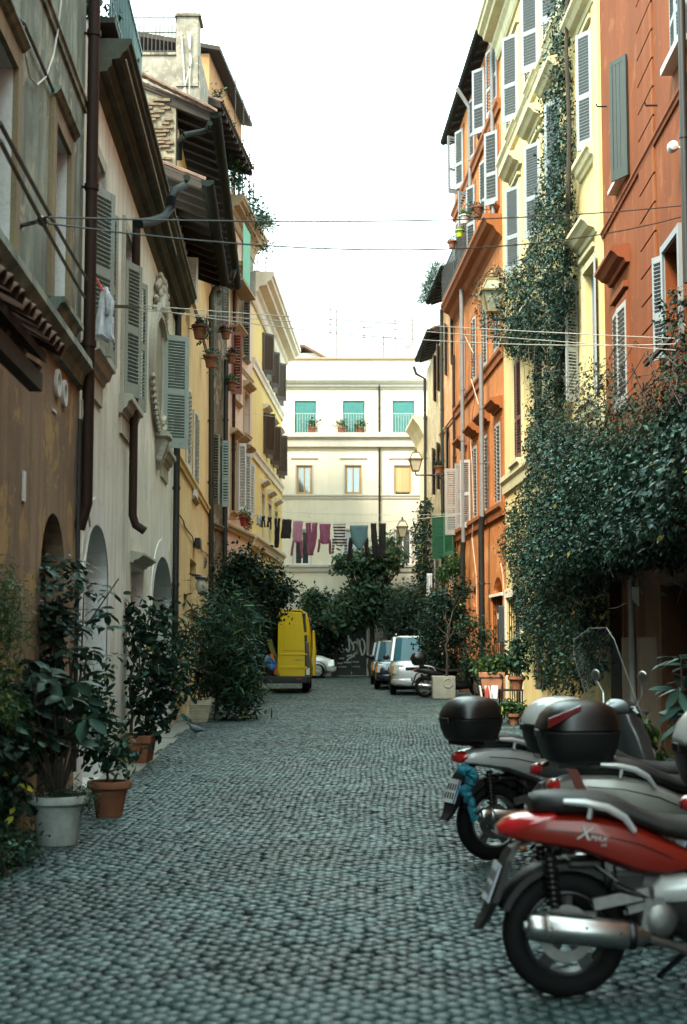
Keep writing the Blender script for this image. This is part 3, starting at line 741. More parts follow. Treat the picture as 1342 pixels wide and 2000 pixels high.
# exposed masonry gable facing the camera, above the cream roof
gm = NT('rubble_masonry'); v = gm.coord(); n = gm.noise(v, 5, 6, .7); gm.base(gm.ramp(n, [(.3, (.1, .08, .055)), (.7, (.3, .26, .19))])); gm.bump(n, .8, .04); gm.b.inputs['Roughness'].default_value = .95
gb = thing('gable_wall', 'rubble and brick gable end above the cream cornice', 'wall', (0, 26.5, 0))
gx1 = XL(26.5) - .02
MB().add([(-7, 0, 7.6), (gx1, 0, 7.6), (gx1, 0, 11.75), (-7, 0, 13.2), (-7, .3, 7.6), (gx1, .3, 7.6), (gx1, .3, 11.75), (-7, .3, 13.2)], [(0,1,2,3),(4,5,6,7),(0,1,5,4),(1,2,6,5),(2,3,7,6),(3,0,4,7)]).build('masonry', gm.m, gb, loc=(0, -.31, 0))
bme = MB().box(-.13, .13, -.03, .03, -.022, .022).mesh('brick', plain('old_brick', (.13, .09, .055), .9, var=.5, scale=9))
k = 0
for i in range(17):
    z = 10.55 + i * .075
    for j in range(4):
        x = gx1 - .2 - j * .17 + (i % 2) * .08
        if random.random() < .2: continue
        link('brick', bme, gb, (x + random.gauss(0, .012), -.33 + random.gauss(0, .012), z + random.gauss(0, .006)), (random.gauss(0, .05), random.gauss(0, .04), random.gauss(0, .06)), (random.uniform(.5, .75), 1, random.uniform(.8, 1.2)))
vg = MB(); 
for i in range(16):
    t0, t1 = i / 16, (i + 1.25) / 16; f = lambda t: (-5.6 + (gx1 + .75 + 5.6) * t, 13.05 + (11.45 - 13.05) * t)
    (xa, za), (xb, zb) = f(t0), f(t1); vg.loft([[(xa, -.52 + .1 * (1 - math.cos(math.pi*q/5)) , za + .07 * math.sin(math.pi*q/5) + .04 + .02) for q in range(6)], [(xb, -.52 + .1 * (1 - math.cos(math.pi*q/5)), zb + .07 * math.sin(math.pi*q/5) + .04) for q in range(6)]], False, False)
o = vg.build('verge_tiles', M_TILE, gb); o['kind'] = 'stuff'; sd = o.modifiers.new('s', 'SOLIDIFY'); sd.thickness = .015
ev = eaves(L3, 11.72, .62, -.35, L3.L, slope=.4, gut_ext=.05)
# lower pent roof with its own gutter
u0, u1 = L3.px(364, 330, .7)[0], L3.px(439, 535, .7)[0]
pn = eaves(L3, 9.72, .60, -2.4, 4.6, slope=.38, gut_ext=.02, back=.25, name='pent_roof')
# S-shaped outlet pipes from the gutters
def wpx(b, pts, o): return [(b.px(x, y, oo)[0], oo, b.px(x, y, oo)[1]) for (x, y), oo in zip(pts, o)]
L3.pipe('downpipe', [(p[0], p[1], p[2]) for p in wpx(L3, ((410, 240), (400, 256), (360, 264), (351, 275), (350, 312)), (.66, .55, .25, .1, .08))], .055, M_COPPER, 9, collars=False)
L3.pipe('downpipe', wpx(L3, ((365, 346), (361, 362), (342, 372), (335, 388), (332, 408), (320, 424), (300, 432), (270, 437)), (.66, .62, .6, .58, .56, .54, .52, .5)), .055, M_COPPER, 9, collars=False)
ue = L3.U(412, 800, .1)
L3.pipe('downpipe', wpx(L3, ((458, 528), (452, 545), (418, 565), (413, 580), (412, 1300)), (.7, .6, .16, .1, .1)), .075, M_PIPE_DARK, 9)

# stair tower and chimney behind, seen over the cornice
rt = thing('roof_terrace_block', 'stained plaster block with iron rail and chimney over left roofs', 'terrace', (0, 34, 0))
M_RUB = plaster('rough_grey_render', (.30, .27, .22), (.1, .09, .075), .8, .4, (.38, .33, .26), .2, 2.5)
def P34(x, y, Y=34.0): p = at(x, y, Y); return p.x, p.z
xa, zt = P34(240, 108); xb, zb = P34(390, 230)
MB().box(xa, xb, 0, 4, zb - 1.5, zt).build('wall', M_RUB, rt); MB().box(xa, P34(345, 108)[0], -.04, 4, zt + .002, zt + .07).build('coping', M_L4, rt)
cxa, cz1 = P34(346, 34); cxb, _ = P34(388, 34)
MB().box(cxa, cxb, -.05, .6, zt - .8, cz1).build('chimney', M_RUB, rt); MB().box(cxa - .05, cxb + .06, -.1, .65, cz1, cz1 + .07).build('chimney_cap', M_L4, rt)
MB().box(cxa + .12, cxb - .12, .05, .5, cz1 + .07, P34(365, 8)[1]).build('chimney_pot', plain('pale_blue_metal', (.3, .45, .48), .5), rt)
m = MB(); rx0, rx1 = P34(250, 70)[0], P34(344, 70)[0]; ztop = P34(300, 36)[1]
for i in range(13): x = rx0 + (rx1 - rx0) * i / 12; m.bar((x, -.02, zt + .07), (x, -.02, ztop), .018)
for z in (zt + .1, (zt + ztop) / 2 + .1, ztop): m.bar((rx0, -.02, z), (rx1, -.02, z), .022)
m.build('railing', M_IRON, rt)
m = MB()
for y in (2, 22, 29): z = P34(300, y)[1]; m.bar((rx0 - .1, .3, z), (rx1 + .1, .3, z), .03)
for x in (249, 344): xx = P34(x, 50)[0]; m.bar((xx, .3, zt), (xx, .3, zt + 3), .045)
m.build('drying_rack', plain('pale_pink_pole', (.6, .5, .47), .5), rt)
m = MB()
for (xa_, ya_, xb_, yb_) in ((354, 62, 362, 182), (366, 62, 374, 120), (374, 120, 358, 182), (372, 64, 370, 184)):
    a, b_ = at(xa_, ya_, 33.9), at(xb_, yb_, 33.9); m.bar((a.x, -.12, a.z), (b_.x, -.12, b_.z), .025)
m.build('canes', M_ROPE, rt)
# far pale block seen through the railing
fb = thing('distant_block', 'pale far building glimpsed through the roof railing', 'building', (at(300, 80, 60).x, 60, 0))
h0 = at(300, 100, 60).z; h1 = at(300, 42, 60).z
MB().box(-1.6, 1.0, 0, 4, 8, h1 - .3).build('wall', M_L6T, fb); 
for i, x in enumerate((-.7, .05, .62)): MB().box(x, x + .35, -.03, .0, h0 + .6, h0 + 1.2).build('window', M_SHGREY, fb)

# --- weathered strip house
L4 = Bld('stucco_house', 'narrow weathered dark plaster house between two drainpipes on the left', (XL(39.3), 39.3), (XL(41.76), 41.76), 'house')
r4 = px_rects(L4, [(419, 432, 850, 985), (419, 432, 560, 640), (420, 432, 1130, 1330)]); r4[2] = (r4[2][0], r4[2][1], 0, r4[2][3])
L4.wall(15.4, M_L4, r4, depth=5)
for r in r4[:2]: L4.window(*r, M_SHGREY)
L4.box('door', r4[2][0], r4[2][1], -.3, -.25, 0, r4[2][3], M_WOOD_DARK)
L4.shutter_px(412, 398 + 20, 848, 985, 60, 'L', M_SHDARK, pitch=.08, single=False)
L4.shutter_px(432, 444, 860, 990, 105, 'R', M_SHGREY, pitch=.08, single=False)
L4.shutter_px(413, 424, 848, 985, 85, 'L', M_SHGREY, pitch=.08, single=False)
L4.shutter_px(432, 441, 560, 640, 120, 'R', M_SHGREEN, pitch=.08, single=False)
drop(L4, 440, 700, 1300, .07, M_PIPE_DARK, .1, False)
L4.string(L4.Z(425, 1030), M_L4, out=.1, h=.16)
eaves(L4, 15.75, .75, -3.2, L4.L - .1, slope=.3, gutter=False, back=3)

# --- pink house
L5 = Bld('stucco_house', 'tall pink house with ox red shutter, window boxes and roof garden', (XL(41.76), 41.76), (XL(46.75), 46.75), 'house')
r5 = px_rects(L5, [(455, 468, 660, 785), (474, 483, 590, 700), (450, 460, 862, 1000), (466, 474, 872, 1000), (478, 485, 892, 1010), (450, 462, 560, 640), (464, 474, 540, 640), (455, 470, 1130, 1320), (476, 486, 770, 850)])
r5[7] = (r5[7][0], r5[7][1], 0, r5[7][3])
L5.wall(14.8, M_L5, r5, depth=5)
for r in r5[:7] + r5[8:]:
    L5.window(*r, M_FRAMEW); L5.surround(*r, M_L5T, .1, .03); L5.hood(r[0] - .05, r[1] + .05, r[3] + .14, M_L5T, .24, .22); L5.sill(r[0] - .1, r[1] + .1, r[2], M_L5T, .12, .12)
L5.box('door', r5[7][0], r5[7][1], -.3, -.25, 0, r5[7][3], M_WOOD_DARK)
L5.shutter_px(451, 471, 648, 770, 72, 'L', M_SHRED, pitch=.085, single=False, mid=())
L5.shutter_px(464, 479, 865, 1000, 60, 'L', M_SHWHITE, pitch=.09, single=False, mid=())
L5.shutter_px(477, 486, 885, 1005, 60, 'L', M_SHWHITE, pitch=.09, single=False, mid=())
L5.shutter_px(484, 490, 905, 1012, 60, 'L', M_SHWHITE, pitch=.09, single=False, mid=())
L5.shutter_px(474, 486, 585, 705, 80, 'L', M_SHGREEN, pitch=.09, single=False, mid=())
L5.cornice(14.9, .5, .7, M_L5T); L5.string(L5.Z(465, 1040), M_L5T, out=.12, h=.2); L5.string(L5.Z(470, 720), M_L5T, out=.06, h=.12)
drop(L5, 457, 520, 1000, .05, M_PIPE_BROWN, .08, False)
for i in range(5):     # quoin blocks at its far corner
    pass
# penthouse with dark eaves
ph = thing('penthouse', 'orange rooftop penthouse with overhanging eave and creepers, upper left', 'penthouse', L5.pa, L5.rz)
M_PH = plaster('orange_penthouse', (.42, .22, .1), (.2, .1, .05), .5, .4)
MB().box(-2.6, 3.2, .12, 4, 14.6, 18.2).build('wall', M_PH, ph)
MB().add([(-2.8, -.22, 18.2), (3.3, -.22, 18.2), (3.3, 4, 19.1), (-2.8, 4, 19.1), (-2.8, -.22, 18.32), (3.3, -.22, 18.32), (3.3, 4, 19.25), (-2.8, 4, 19.25)], [(3,2,1,0),(4,5,6,7),(0,1,5,4),(1,2,6,5),(2,3,7,6),(3,0,4,7)]).build('roof', M_WOOD_DARK, ph)
m = MB(); 
for u in (-.6, .9, 2.2, 3.1): m.bar((u, -.3, 14.95), (u, -.3, 18.3), .03); m.bar((u, -.35, 16.9), (u, .55, 16.7), .025)
m.bar((-2.5, -.32, 15.9), (3.1, -.32, 15.9), .03); m.build('pergola', M_IRON, ph)
m = MB()
for u in (.4, 1.7, 2.6): m.box(u, u + .5, .07, .119, 15.2, 17.2)
m.build('window', plain('pent_glass', (.03, .035, .035), .2), ph)
# green shade net on a balcony
nt = thing('balcony', 'small iron balcony screened with green net on the pink house', 'balcony', L5.W(-.2, 0, 12.3), L5.rz)
MB().box(0, 2.6, -.5, 0, -.06, 0).build('slab', M_L5T, nt)
m = MB()
for i in range(14): u = i * 2.6 / 13; m.bar((u, -.47, 0), (u, -.47, 1.1), .018)
m.bar((0, -.47, 1.1), (2.6, -.47, 1.1), .03)
for i in range(4): m.bar((0, -.47 + i * .15, 0), (0, -.47 + i * .15, 1.1), .018)
m.build('railing', M_IRON, nt)
tn = plain('green_net', (.06, .34, .2), .7, var=.2)
MB().box(.02, 1.4, -.5, -.49, .02, 1.7).build('shade_net', tn, nt)

# --- bright yellow house
L6 = Bld('stucco_house', 'bright yellow corner house with pale cornice and brown shutters', (XL(46.75), 46.75), (XL(58.5), 58.5), 'house')
r6 = []
for (xs, yt, yb) in (((512, 518), 655, 735), ((526, 531), 690, 760), ((538, 543), 712, 785), ((514, 520), 810, 890), ((528, 533), 835, 910), ((540, 545), 852, 930)):
    r6.append(L6.rect(xs[0], xs[1], yt, yb))
r6b = [L6.rect(a, b, yt, yb) for (a, b, yt, yb) in ((510, 516, 965, 1055), (523, 529, 985, 1065), (536, 541, 1000, 1075))]
L6.wall(13.4, M_L6, r6 + r6b, depth=6)
for i, r in enumerate(r6):
    L6.window(*r, M_FRAMEW); w = max(.5, (r[1] - r[0]) / 2)
    L6.shutter(r[0], r[2], w, r[3] - r[2], 'L', 38, M_SHDARK, pitch=.1, single=False, mid=(), tilt=74); L6.shutter(r[1], r[2], w, r[3] - r[2], 'R', 165, M_SHDARK, pitch=.1, single=False, mid=(), tilt=74)
    if i > 2: L6.hood(r[0], r[1], r[3] + .12, M_L6T, .25, .2)
for r in r6b: L6.window(*r, M_SHDARK); L6.surround(*r, M_L6T, .12, .03); L6.hood(r[0], r[1], r[3] + .3, M_L6T, .25, .22)
L6.cornice(13.7, .75, 1.0, M_L6T, -.6, L6.L + .3); L6.string(L6.Z(520, 757), M_L6T, out=.1, h=.35); L6.string(L6.Z(520, 918), M_L6T, out=.1, h=.35); L6.string(L6.Z(518, 1071), M_L6T, out=.2, h=.4)
MB().box(-.4, 3.0, .8, 4, 13.4, 14.9).build('attic', M_L6, L6.o); MB().box(-.6, 3.2, .6, 4.2, 14.9, 15.0).build('attic_cap', M_L5T, L6.o)
# ------------------------------------------------------------------ right side buildings
M_R1 = plaster('russet_orange_render', (.215, .055, .013), (.12, .03, .009), .6, .6, (.24, .085, .032), .2, .8)
M_R1T = plaster('russet_trim', (.23, .065, .025), (.13, .036, .016), .5, .3)
M_R1LO = plaster('shaded_brown_wall', (.12, .055, .03), (.05, .028, .018), .6, .4)  # brown lower wall; shade under the ivy is put into the colour too
M_R2 = plaster('pale_yellow_render', (.66, .53, .25), (.44, .35, .16), .5, .45, None, 0, .7)
M_R2T = plaster('yellow_cream_trim', (.58, .52, .33), (.34, .31, .2), .45, .35)
M_R3 = plaster('burnt_orange_render', (.50, .185, .055), (.31, .105, .034), .65, .7, (.56, .28, .12), .25, .8)
M_R3T = plaster('burnt_orange_trim', (.29, .095, .03), (.17, .055, .02), .5, .3)
M_R4 = plaster('peach_render', (.58, .30, .15), (.36, .18, .09), .5, .5, (.64, .42, .26), .25, 1.0)
M_R5 = plaster('olive_cream_render', (.48, .40, .26), (.24, .19, .12), .6, .6, (.56, .49, .36), .3, 1.2)
M_R6 = plaster('warm_cream_render', (.74, .62, .42), (.5, .4, .26), .4, .3)
M_SHBLUE = paint('pale_blue_grey_shutter', (.235, .262, .28), (.21, .215, .215), .35)
M_SHLILAC = paint('white_closed_shutter', (.33, .325, .315), (.28, .25, .22), .35)
M_SHOLD = paint('old_green_plank_shutter', (.024, .03, .024), (.05, .043, .03), .5)
M_SHVIVID = paint('bright_green_shutter', (.008, .085, .04), (.02, .06, .03), .2)

def pair(b, r, mat, aL=3, aR=3, **kw):
    w = (r[1] - r[0]) / 2 - .004
    b.shutter(r[0], r[2], w, r[3] - r[2], 'L', aL, mat, **kw); b.shutter(r[1], r[2], w, r[3] - r[2], 'R', aR, mat, **kw)

# --- russet house, nearest on the right
R1 = Bld('stucco_house', 'nearest house on the right, russet orange with grooved pilaster and grey shutters', (XR(24.2), 24.2), (XR(-7), -7.0), 'house')
q_mid = R1.rect(1203, 1229, 600, 800); q_grn = (R1.U(1228, 200), R1.U(1228, 200) + .9, R1.Z(1228, 318), R1.Z(1228, 110))
q_tr = (R1.U(1316, 120), R1.U(1316, 120) + .95, R1.Z(1316, 130), R1.Z(1316, -60)); q_rt = (R1.U(1300, 560), R1.U(1300, 560) + 1.0, R1.Z(1302, 690), R1.Z(1302, 490))
dq = (R1.U(1150, 1250), R1.U(1222, 1250), 0, R1.Z(1190, 1140)); dq2 = (R1.U(1300, 1300), R1.U(1300, 1300) + 2.0, 0, R1.Z(1310, 1140))
u_g = R1.U(1203, 240)
q_grn = (u_g, u_g + .95, R1.Z(1205, 372), R1.Z(1212, 150))
zb = R1.Z(1250, 1245)
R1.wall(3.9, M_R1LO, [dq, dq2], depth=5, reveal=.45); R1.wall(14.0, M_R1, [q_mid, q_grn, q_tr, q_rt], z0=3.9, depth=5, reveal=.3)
for r in (q_mid, q_grn, q_tr, q_rt): R1.window(*r, M_SHBLUE, rec=.2)
for r in (dq, dq2):
    R1.box('door', r[0], r[1], -.5, -.45, 0, r[3], plain('door_black_brown', (.018, .014, .012), .6))
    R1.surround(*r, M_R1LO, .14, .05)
R1.box('plinth', dq[1] + .15, dq2[0] - .15, .0, .09, 0, zb, plaster('grey_brown_plinth', (.16, .12, .09), (.08, .06, .045), .6, .4))
R1.string(R1.Z(1198, 426), M_R1T, out=.06, h=.1); 
R1.hood(q_mid[0] - .1, q_mid[1] + .1, q_mid[3] + .55, M_R1T, .3, .3); R1.surround(*q_mid, M_R1T, .12, .04); R1.box('architrave', q_mid[0] - .05, q_mid[1] + .05, .0, .08, q_mid[3] + .2, q_mid[3] + .3, M_R1T)
pair(R1, q_mid, M_SHLILAC, pitch=.075, mid=(), tilt=30)
R1.shutter_px(1229, 1197, 100, 345, 28, 'R', M_SHOLD, pitch=.055, mid=(), tilt=62, planks=True, label='old dark green plank shutter')
R1.box('apron_sill', q_grn[0] - .1, q_grn[1] + .1, 0, .14, q_grn[2] - .06, q_grn[2], M_FRAME)
pair(R1, q_tr, M_SHBLUE, 4, 4, pitch=.055); R1.box('sill', q_tr[0] - .1, q_tr[1] + .1, .0, .16, q_tr[2] - .09, q_tr[2] - .005, M_FRAME)
R1.shutter_px(1301, 1281, 495, 702, 30, 'R', M_SHBLUE, pitch=.055); R1.surround(*q_rt, M_SHBLUE, .1, .05)
# grooved pilaster: stacked blocks a little proud with open joints
gu0, gu1 = R1.U(1252, 400), R1.U(1282, 400); bz = R1.Z(1266, 900); me_b = MB().box(0, gu1 - gu0, -.028, 0, 0, .385).mesh('quoin_block', M_R1)
z = 3.95; i = 0
while z < 13.5:
    link('quoin_block', me_b, R1.o, (gu0, 0, z)); z += .418
for (x, y) in ((1236, 200),): pass
# grey pipes at the frame edge and beside the dark door
drop(R1, 1336, -30, 560, .05, M_PIPE_DARK, .12, False)
drop(R1, 1236, 1120, 1440, .05, M_PIPE_GREY, .14, False)
for (x0, y0, x1, y1) in ((1193, 356, 1228, 362), (1186, 382, 1206, 388), (1198, 405, 1162, 402)):
    a, b_ = R1.px(x0, y0, .05), R1.px(x1, y1, .05)
for (x, y) in ((1185, 208 + 0), (1284, 206)):
    u, z = R1.px(x, y); R1.pipe('wall_hook', [(u, 0, z), (u, .16, z), (u, .18, z + .05)], .014, M_IRON, 6, collars=False)

# --- pale yellow house
R2 = Bld('stucco_house', 'pale yellow house with moulded cornice and blue grey shutters, half hidden by ivy', (XR(36.6), 36.6), (XR(24.2), 24.2), 'house')
uw = {'a': R2.U(1165, 500), 'b': R2.U(1102, 500), 'c': R2.U(1060, 500), 'd': R2.U(1018, 500)}
W = 1.05; wins = {}
for k, u in uw.items():
    wins[k] = [(u - W, u, 5.85, 8.3), (u - W, u, 10.4, 12.5), (u - W, u, 14.15, 16.3)]
dg = (R2.U(988, 1200), R2.U(1020, 1200), 0, R2.Z(1004, 1165))
R2.wall(17.6, M_R2, [r for k in wins for r in wins[k]] + [(dg[0] + .2, dg[1] - .15, 0, dg[3])], depth=5, reveal=.22)
for k in wins:
    for j, r in enumerate(wins[k]):
        R2.window(*r, M_SHBLUE if j == 0 and k == 'a' else M_FRAME, rec=.12); R2.surround(*r, M_R2T, .14, .05)
        R2.box('architrave', r[0] - .12, r[1] + .12, .0, .1, r[3] + .22, r[3] + .3, M_R2T)
        if j < 2: R2.hood(r[0] - .22, r[1] + .22, r[3] + .42, M_R2T, .34, .36)
        R2.sill(r[0] - .2, r[1] + .2, r[2], M_R2T, .2, .3)
R2.shutter_px(1160, 1130, 52, 288, 34, 'R', M_SHBLUE, pitch=.06, mid=(.45,))
R2.shutter(wins['b'][1][1], 10.4, .5, 2.1, 'R', 30, M_SHBLUE, pitch=.06); R2.shutter(wins['b'][1][0], 10.4, .5, 2.1, 'L', 8, M_SHBLUE, pitch=.06)
R2.shutter(wins['c'][1][1], 10.4, .5, 2.1, 'R', 34, M_SHBLUE, pitch=.06); R2.shutter(wins['d'][1][1], 10.4, .5, 2.1, 'R', 34, M_SHBLUE, pitch=.06, single=False)
R2.shutter(wins['c'][1][0], 10.4, .5, 2.1, 'L', 20, M_SHBLUE, pitch=.06, single=False)
u0 = wins['a'][0][0]; R2.shutter_px(1131, 1108, 541, 788, 62, 'L', M_SHBLUE, pitch=.06); R2.shutter(wins['a'][0][1], 5.85, .42, 2.45, 'R', 167, M_SHBLUE, pitch=.06, single=False)
for k in 'bcd': pair(R2, wins[k][0], M_SHDARK if k != 'd' else paint('brown_red_shutter', (.13, .05, .04), (.06, .03, .02), .3), 5, 5, pitch=.07, single=False)
for k in 'bcd': R2.shutter(wins[k][2][1], 14.15, .5, 2.15, 'R', 40, M_SHBLUE, pitch=.07, single=False); R2.shutter(wins[k][2][0], 14.15, .5, 2.15, 'L', 172, M_SHBLUE, pitch=.07, single=False)
pair(R2, wins['a'][2], M_SHBLUE, 20, 20, pitch=.07, single=False)
R2.cornice(18.0, .62, 1.0, M_R2T, -.25, R2.L); R2.string(13.95, M_R2T, out=.16, h=.36); R2.string(5.5, M_R2T, out=.14, h=.42)
R2.box('pilaster_strip', R2.L - .55, R2.L - .01, 0, .05, 0, 17, M_R2)
# white framed grille doors at street level
gr = thing('grille_gate', 'iron grille gate in pale stone frame on the yellow house', 'gate', R2.pa, R2.rz)
def grille(g, r, out, mat=M_IRON, n=6, mrows=7):
    m = MB()
    for i in range(n + 1): u = r[0] + (r[1] - r[0]) * i / n; m.bar((u, out, r[2] + .02), (u, out, r[3]), .022)
    for j in range(mrows + 1): z = r[2] + .02 + (r[3] - r[2] - .02) * j / mrows; m.bar((r[0], out, z), (r[1], out, z), .02)
    return m.build('grille', mat, g)
gi = (dg[0] + .2, dg[1] - .15, 0, dg[3]); grille(gr, gi, .06)
m = MB(); m.box(gi[0] - .2, gi[0], -.04, .01, 0, gi[3] + .22); m.box(gi[1], gi[1] + .2, -.04, .01, 0, gi[3] + .22); m.box(gi[0], gi[1], -.038, .01, gi[3], gi[3] + .21)
m.build('stone_frame', M_L6T, gr); R2.box('door', gi[0], gi[1], -.3, -.26, 0, gi[3], plain('door_grey', (.06, .07, .075), .5))

# --- burnt orange house, five storeys
R3 = Bld('stucco_house', 'tall burnt orange house with white shutters and grey drainpipes', (XR(46.9), 46.9), (XR(36.6), 36.6), 'house')
cols = [R3.U(x, 700) for x in (906, 928, 949, 973)]; W3 = .95; rows = [(5.05, 7.3), (9.2, 11.2), (13.2, 15.2), (16.0, 17.9)]
op = []
for u in cols:
    for (a, b_) in rows: op.append((u - W3 / 2, u + W3 / 2, a, b_))
ga = R3.rect(961, 982, 1165, 1275); ga = (ga[0], ga[1], 0, ga[3]); ar = (*R3.rect(964, 981, 1127, 1160)[:4], .45); ar2 = (R3.U(924, 1180), R3.U(932, 1180), R3.Z(928, 1185), R3.Z(928, 1145), .3)
R3.wall(18.3, M_R3, op + [ga, ar, ar2], depth=5)
for i, r in enumerate(op):
    row = i % 4; R3.window(*r, M_FRAME, rec=.12); R3.surround(*r, M_R3T, .12, .035); R3.sill(r[0] - .14, r[1] + .14, r[2], M_R3T, .12, .14)
    if row == 0: R3.hood(r[0] - .12, r[1] + .12, r[3] + .32, M_R3T, .32, .34)
    colr = i // 4
    if row in (0, 1) and not (row == 0 and colr == 0): pair(R3, r, M_SHLILAC, 3, 3, pitch=.1, single=False, mid=())
    elif row > 1:
        R3.shutter(r[1], r[2], W3 / 2, r[3] - r[2], 'R', (12, 40, 8, 25)[(colr + row) % 4], M_SHBLUE, pitch=.09, single=False); R3.shutter(r[0], r[2], W3 / 2, r[3] - r[2], 'L', (8, 20, 170, 60)[(colr + row) % 4], M_SHBLUE, pitch=.09, single=False)
for z, o_, h in ((4.95, .16, .34), (9.05, .12, .3), (15.75, .14, .3)): R3.string(z, M_R3T, out=o_, h=h)
R3.ext('balcony_cornice', [(0, 12.75), (-.5, 12.75), (-.5, 12.65), (-.45, 12.6), (-.4, 12.5), (-.24, 12.42), (-.16, 12.28), (-.06, 12.2), (0, 12.1)], 0, R3.L, M_R3T)
R3.box('door', ga[0], ga[1], -.3, -.25, 0, ga[3], plain('door_grey', (.06, .07, .075), .5)); R3.box('fanlight', ar[0], ar[1], -.26, -.22, ar[2], ar[3] + .1, plain('door_dark', (.02, .019, .018), .7)); R3.box('niche_back', ar2[0], ar2[1], -.26, -.22, ar2[2], ar2[3] + .1, plain('door_dark', (.02, .019, .018), .7))
gg = thing('grille_gate', 'dark iron grille gate in the burnt orange house', 'gate', R3.pa, R3.rz); grille(gg, ga, .05, n=5)
MB().box(ga[0] - .12, ga[1] + .12, -.06, .02, ga[3], ga[3] + .08).build('lintel', M_L6T, gg)
eaves(R3, 18.52, .24, -.3, R3.L, slope=.3, rafter=.7, back=3)
# white shutters standing open at the first floor, far column
r0 = op[0]
R3.shutter_px(921, 901, 897, 1030, 62, 'R', M_SHLILAC, pitch=.06, single=False, mid=(.5,)); R3.shutter_px(902, 893, 905, 1032, 75, 'L', M_SHLILAC, pitch=.06, single=False, mid=(.5,)); R3.shutter_px(897, 871, 915, 1045, 80, 'L', M_SHLILAC, pitch=.06, single=False, mid=(.42,))
# drain pipes: pale above, dark below
for (x, yt, ym, yb) in ((951, 690, 1010, 1300), (913, 560, 1060, 1345)):
    u = R3.U(x, 900, .1); zt, zm = R3.Z(x, yt, .1), R3.Z(x, ym, .1)
    R3.pipe('downpipe', [(u, .24, zt), (u, .24, zm)], .065, M_PIPE_GREY, 9); R3.pipe('downpipe', [(u, .24, zm + .02), (u - .12, .26, zm - .35), (u - .12, .26, .12)], .085, M_PIPE_DARK, 9)
u = R3.U(958, 60, .15); R3.pipe('downpipe', [(u, .5, 18.3), (u, .3, 18.0), (u, .12, 17.7), (u, .12, 12.8)], .06, M_PIPE_GREY, 9)
u = R3.U(915, 200, .15); R3.pipe('downpipe', [(u, .5, 18.3), (u, .3, 18.0), (u, .12, 17.7), (u, .12, 12.8)], .06, M_PIPE_GREY, 9)
m = MB()      # loose cables down the front
for (pp) in (((905, 480), (898, 545), (903, 600), (900, 640), (925, 690), (920, 740), (935, 790)), ((885, 500), (886, 560), (880, 620), (879, 660)), ((928, 770), (918, 850), (922, 900), (925, 1000), (922, 1050), (930, 1120), (932, 1200)), ((978, 1100), (982, 1120), (984, 1150))):
    MB().tube([(R3.px(x, y, .13)[0], -.13, R3.px(x, y, .13)[1]) for x, y in pp], .014, 5).build('cable', plain('pink_cable', (.5, .33, .24), .7), R3.o)
# balcony railing with its slab
bl = thing('balcony', 'iron balcony railing crowded with pots on the burnt orange house', 'balcony', R3.W(0, 0, 12.76), R3.rz)
m = MB(); ub0, ub1 = .2, 6.5
for i in range(36): u = ub0 + (ub1 - ub0) * i / 35; m.bar((u, -.46, 0), (u, -.46, 1.0), .018)
m.bar((ub0, -.46, 1.0), (ub1, -.46, 1.0), .03); m.bar((ub0, -.46, .12), (ub1, -.46, .12), .02); m.build('railing', M_IRON, bl)

# --- peach house, mossy eaves
R4 = Bld('stucco_house', 'peach house under overgrown mossy eaves on the right', (XR(51.6), 51.6), (XR(46.9), 46.9), 'house')
r4 = [R4.rect(*r) for r in ((868, 874, 640, 740), (880, 886, 620, 720), (870, 877, 840, 930), (868, 876, 1000, 1100), (874, 884, 1170, 1310))]
R4.wall(13.6, M_R4, r4, depth=5)
for r in r4: R4.window(*r, M_SHGREEN)
for r in r4[:3]: R4.shutter(r[1], r[2], .4, r[3] - r[2], 'R', 163, M_SHGREEN, pitch=.1, single=False, mid=(), tilt=72)
eaves(R4, 14.1, .32, -.1, R4.L + .3, slope=.35, back=3); R4.string(9.0, M_R4, out=.07, h=.14); R4.string(5.0, M_R4, out=.08, h=.16)
R4.shutter_px(889, 868, 1000, 1085, 62, 'R', M_SHVIVID, pitch=.08, single=False, mid=(.5,), tilt=70); R4.shutter_px(871, 846, 1008, 1092, 80, 'L', M_SHVIVID, pitch=.08, single=False, mid=(.5,), tilt=70)
drop(R4, 888, 690, 1300, .05, M_PIPE_BROWN, .08, False); drop(R4, 864, 600, 1200, .06, M_PIPE_DARK, .08, False)

# --- olive cream house and the low cream one with the coved cornice
R5 = Bld('stucco_house', 'narrow olive cream house with hanging gutter near the street end, right', (XR(57), 57), (XR(51.6), 51.6), 'house')
r5 = [R5.rect(*r) for r in ((848, 853, 700, 790), (855, 860, 680, 770), (846, 851, 880, 970), (854, 860, 870, 960), (848, 856, 1060, 1150))]
R5.wall(12.5, M_R5, r5, depth=5)
for r in r5: R5.window(*r, M_SHDARK); R5.shutter(r[1], r[2], .4, r[3] - r[2], 'R', 160, M_SHDARK if r[2] > 6 else M_SHWHITE, pitch=.1, single=False, mid=(), tilt=72)
eaves(R5, 13.0, .3, -.1, R5.L + .2, slope=.35, back=3)
R5.pipe('downpipe', [(.1, .55, 12.6), (.1, .45, 12.3), (.1, .1, 12.1), (.1, .1, 4.0)], .06, M_PIPE_DARK, 8)
R6 = Bld('stucco_house', 'low warm cream house with coved cornice beside the end facade', (XR(60.6), 60.6), (XR(57), 57), 'house')
R6.wall(10.2, M_R6, [], depth=5); R6.ext('coved_cornice', [(.0, 10.6), (-.6, 10.6), (-.6, 10.5), (-.55, 10.45), (-.35, 10.2), (-.15, 9.8), (-.08, 9.3), (0, 9.1)], -.2, R6.L + .05, M_R6)

